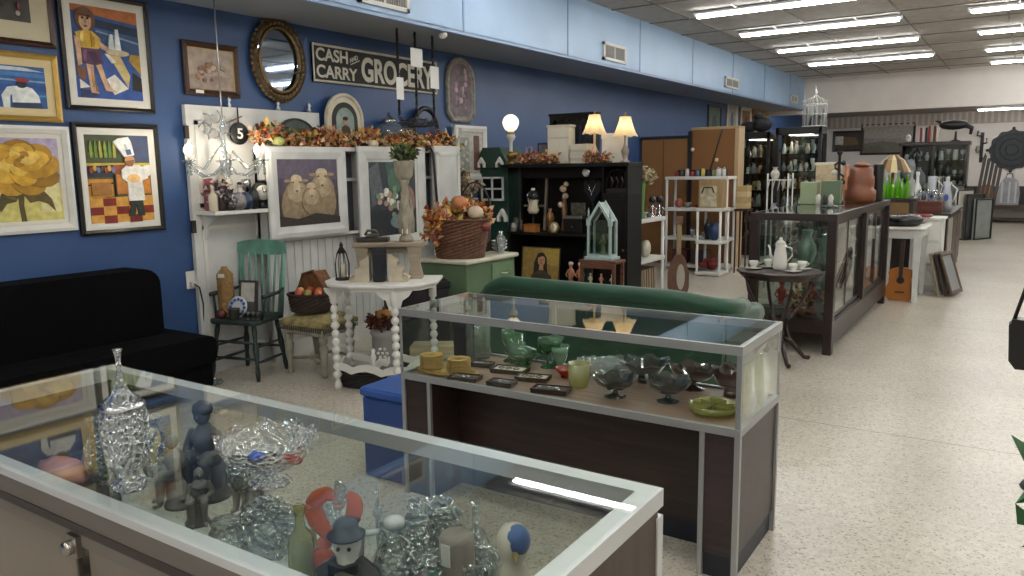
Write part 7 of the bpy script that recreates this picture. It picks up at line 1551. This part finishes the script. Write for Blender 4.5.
# back wall
bw = YB-.004
picture('large faded landscape in a dark frame on the white back wall', (-3.45, bw, 2.28), 0, 1.42, .88, .06, DKWOOD, 0, '#fff', '#8a8684', [('#a39c96', [(0, 1), (1, 1), (1, .5), (0, .55)]), ('#6b675c', [(0, .35), (.4, .42), (1, .3), (1, 0), (0, 0)]), ('#5d5a4c', [(0, .2), (.3, .28), (.5, .1), (.3, 0), (0, 0)])])
picture('small dark painting with a white label on the back wall at the left', (-4.5, bw, 2.25), 0, .85, .6, .06, DKWOOD, 0, '#fff', '#3c3128', [('#6b5636', [(.2, .2), (.9, .3), (.8, .7), (.3, .8)]), ('#c9c6be', [(.02, .3), (.32, .3), (.32, .8), (.02, .8)])])
t = thing('windmill_disc', 'large round black scalloped metal disc on the white back wall', 'wall decoration', (-.42, bw-.01, 1.90))
b = B().prism([((.52+.02*math.cos(12*a))*math.cos(a), (.52+.02*math.cos(12*a))*math.sin(a)) for a in [2*PI*i/72 for i in range(72)]], -.03, 0, M('#1d2025', .45, .2, .2, 8)); b.obj('disc', t)
for r in (.14, .28, .42): B().tube([(r*math.cos(a), -.035, r*math.sin(a)) for a in [2*PI*i/36 for i in range(36)]], .012, M('#2b2f36', .4, .3), 6, True).obj('ring', t)
for k in range(12): a = k*PI/6; B().bar((.1*math.cos(a), -.033, .1*math.sin(a)), (.5*math.cos(a), -.033, .5*math.sin(a)), .012, .012, M('#2b2f36', .4, .3)).obj('rib', t)
for k in range(4): a = k*PI/2; B().ball((.56*math.cos(a), -.02, .56*math.sin(a)), (.04, .02, .04), M('#1d2025', .45), 10, 6).obj('finial', t)
t = thing('wall_sconce', 'black scrolled iron candle sconce on the white back wall', 'sconce', (-1.12, bw, 1.98))
B().bx(-.04, .04, -.03, 0, -.4, .4, BLACK).obj('back_plate', t)
for k in range(4): B().tube([(.0, -.04, -.3+.2*k), (.12*(-1)**k, -.10, -.28+.2*k), (.10*(-1)**k, -.1, -.16+.2*k)], .022, BLACK, 6).obj('scroll', t)
B().lathe([(.04, .0), (.04, .18)], M('#a8a49a', .5), (-.08, -.1, -.14), 10).obj('candle', t)
t = thing('bench', 'long low dark bench along the white back wall', 'bench', (.3, 24.35, 0))
B().bx(-1.7, 2.6, -.3, .3, .42, .48, WOOD('#4a3326', .5, 'X', 3), .005).bx(-1.6, 2.5, -.24, .24, .08, .12, WOOD('#4a3326', .5, 'X', 3)).obj('seat', t); B().bx(-1.7, 2.6, .2, .26, .48, .95, M('#2b2623', .5)).obj('back_panel', t)
for x in (-1.6, .4, 2.45): B().bx(x, x+.08, -.26, .26, 0, .42, WALNUT).obj('leg', t)
t = thing('travel_bag', 'grey and white striped travel bag standing on the bench', 'bag', (-.42, 24.2, .481))
B().prism([(-.28, 0), (.24, 0), (.26, .3), (.20, .62), (.08, .70), (-.10, .70), (-.20, .55)], -.12, .12, M('#8f9096', .6, 0, .25, 5)).obj('bag_body', t, bev=.03)
for x in (-.16, .0, .14): B().bx(x, x+.04, -.13, -.12, .05, .6, M('#b9b9bd', .6)).obj('stripe', t)
B().tube([(-.08, 0, .68), (-.05, 0, .80), (.06, 0, .80), (.08, 0, .68)], .018, BLACK, 6).obj('handle', t)
t = thing('orange_lamp', 'small orange shaded lamp on the bench left of the striped bag', 'lamp', (-.92, 24.2, .481))
B().lathe([(.08, 0), (.03, .03), (.05, .12), (.02, .2)], M('#c9c6be', .4), n=14).obj('lamp_base', t); B().lathe([(.2, .2), (.17, .34), (.09, .52)], M('#a8642e', .6, 0, .2, 9), n=18).obj('lamp_shade', t)
for k, (x, a, c) in enumerate(((-1.50, 8, '#6d7270'), (-1.33, 12, '#b9b4a8'), (-1.16, 6, '#3c403e'), (-1.0, 10, '#7d8482'))):
    t = thing('framed_canvas', ['grey green canvas leaning leftmost in the back stack', 'cream canvas second in the back stack', 'dark canvas third in the back stack', 'pale grey canvas rightmost in the back stack'][k], 'canvas', (x+.25, 18.6+.12*k, .0), 62)
    B().bx(-.3, .3, -.02, .02, 0, 1.15-.1*k, M(c, .6, 0, .15, 5), .005).obj('canvas', t); frame_ring(.6, 1.15-.1*k, .03, .03, BLACK, 'frame', t, -.02).location = (0, 0, (1.15-.1*k)/2)
for k in range(5):
    t = thing('wooden_plank', 'narrow dark plank leaning upright behind the canvases', 'plank', (-.98+.08*k, 19.45, 0), 0, 'planks by the back aisle', (0, 6))
    B().bx(-.03, .03, -.02, .02, 0, 1.75-.07*k, M('#3a3634', .6), .003).obj('plank', t)

# ================================================================ right edge: bag on a stand and a potted plant
t = thing('clothes_stand', 'dark metal display stand at the right edge of the photo', 'stand', (.23, 4.52, 0))
B().lathe([(.16, 0), (.15, .015), (.02, .03), (.016, 1.30)], M('#2a2a2c', .4, .6), n=20).obj('pole', t)
B().tube([(0, 0, 1.28), (-.06, 0, 1.30), (-.13, 0, 1.27), (-.15, 0, 1.20), (-.13, 0, 1.23)], .010, M('#2a2a2c', .4, .6), 8).obj('hook', t)
t = thing('handbag', 'small black leather handbag hanging by its strap at the right edge', 'bag', (.09, 4.52, .60), 0)
LB = M('#0d0d10', .35, 0, .2, 8, .2)
B().prism([(-.11, .04), (-.08, 0), (.10, 0), (.13, .04), (.13, .22), (.10, .25), (-.09, .25), (-.12, .22)], -.04, .04, LB).obj('bag_body', t, bev=.012)
B().prism([(-.11, .25), (.12, .25), (.12, .13), (.0, .09), (-.10, .13)], -.052, -.042, LB).obj('flap', t, bev=.003)
B().tube([(-.10, 0, .24), (-.04, 0, .50), (-.005, 0, .64), (.02, 0, .50), (.10, 0, .24)], .010, LB, 6).obj('strap', t)
B().ball((0, -.056, .12), (.014, .006, .014), SILVER, 8, 5).obj('clasp', t)
t = thing('potted_plant', 'green leafy potted plant just inside the right edge of the photo', 'plant', (.27, 3.05, 0))
B().lathe([(.10, 0), (.11, .02), (.14, .24), (.15, .27), (.14, .27), (.12, .22), (0, .22)], M('#d3d0c8', .5), n=22).obj('pot', t)
b = B()
RR = random.Random(41); LG = [M(c, .5, 0, .2, 12) for c in ('#2f6a34', '#3f7d3c', '#24552c')]
for k in range(90):
    a = RR.uniform(0, 2*PI); r = RR.uniform(.05, .22); z = RR.uniform(.36, .66)
    b.leaf((r*math.cos(a), r*math.sin(a), z), .10, LG[k % 3], RR)
b.obj('leaves', t, kind='stuff')
for k in range(8): a = k*.8; B().tube([(0, 0, .22), (.05*math.cos(a), .05*math.sin(a), .38), (.15*math.cos(a), .15*math.sin(a), .52)], .005, LG[2], 5).obj('stem', t)
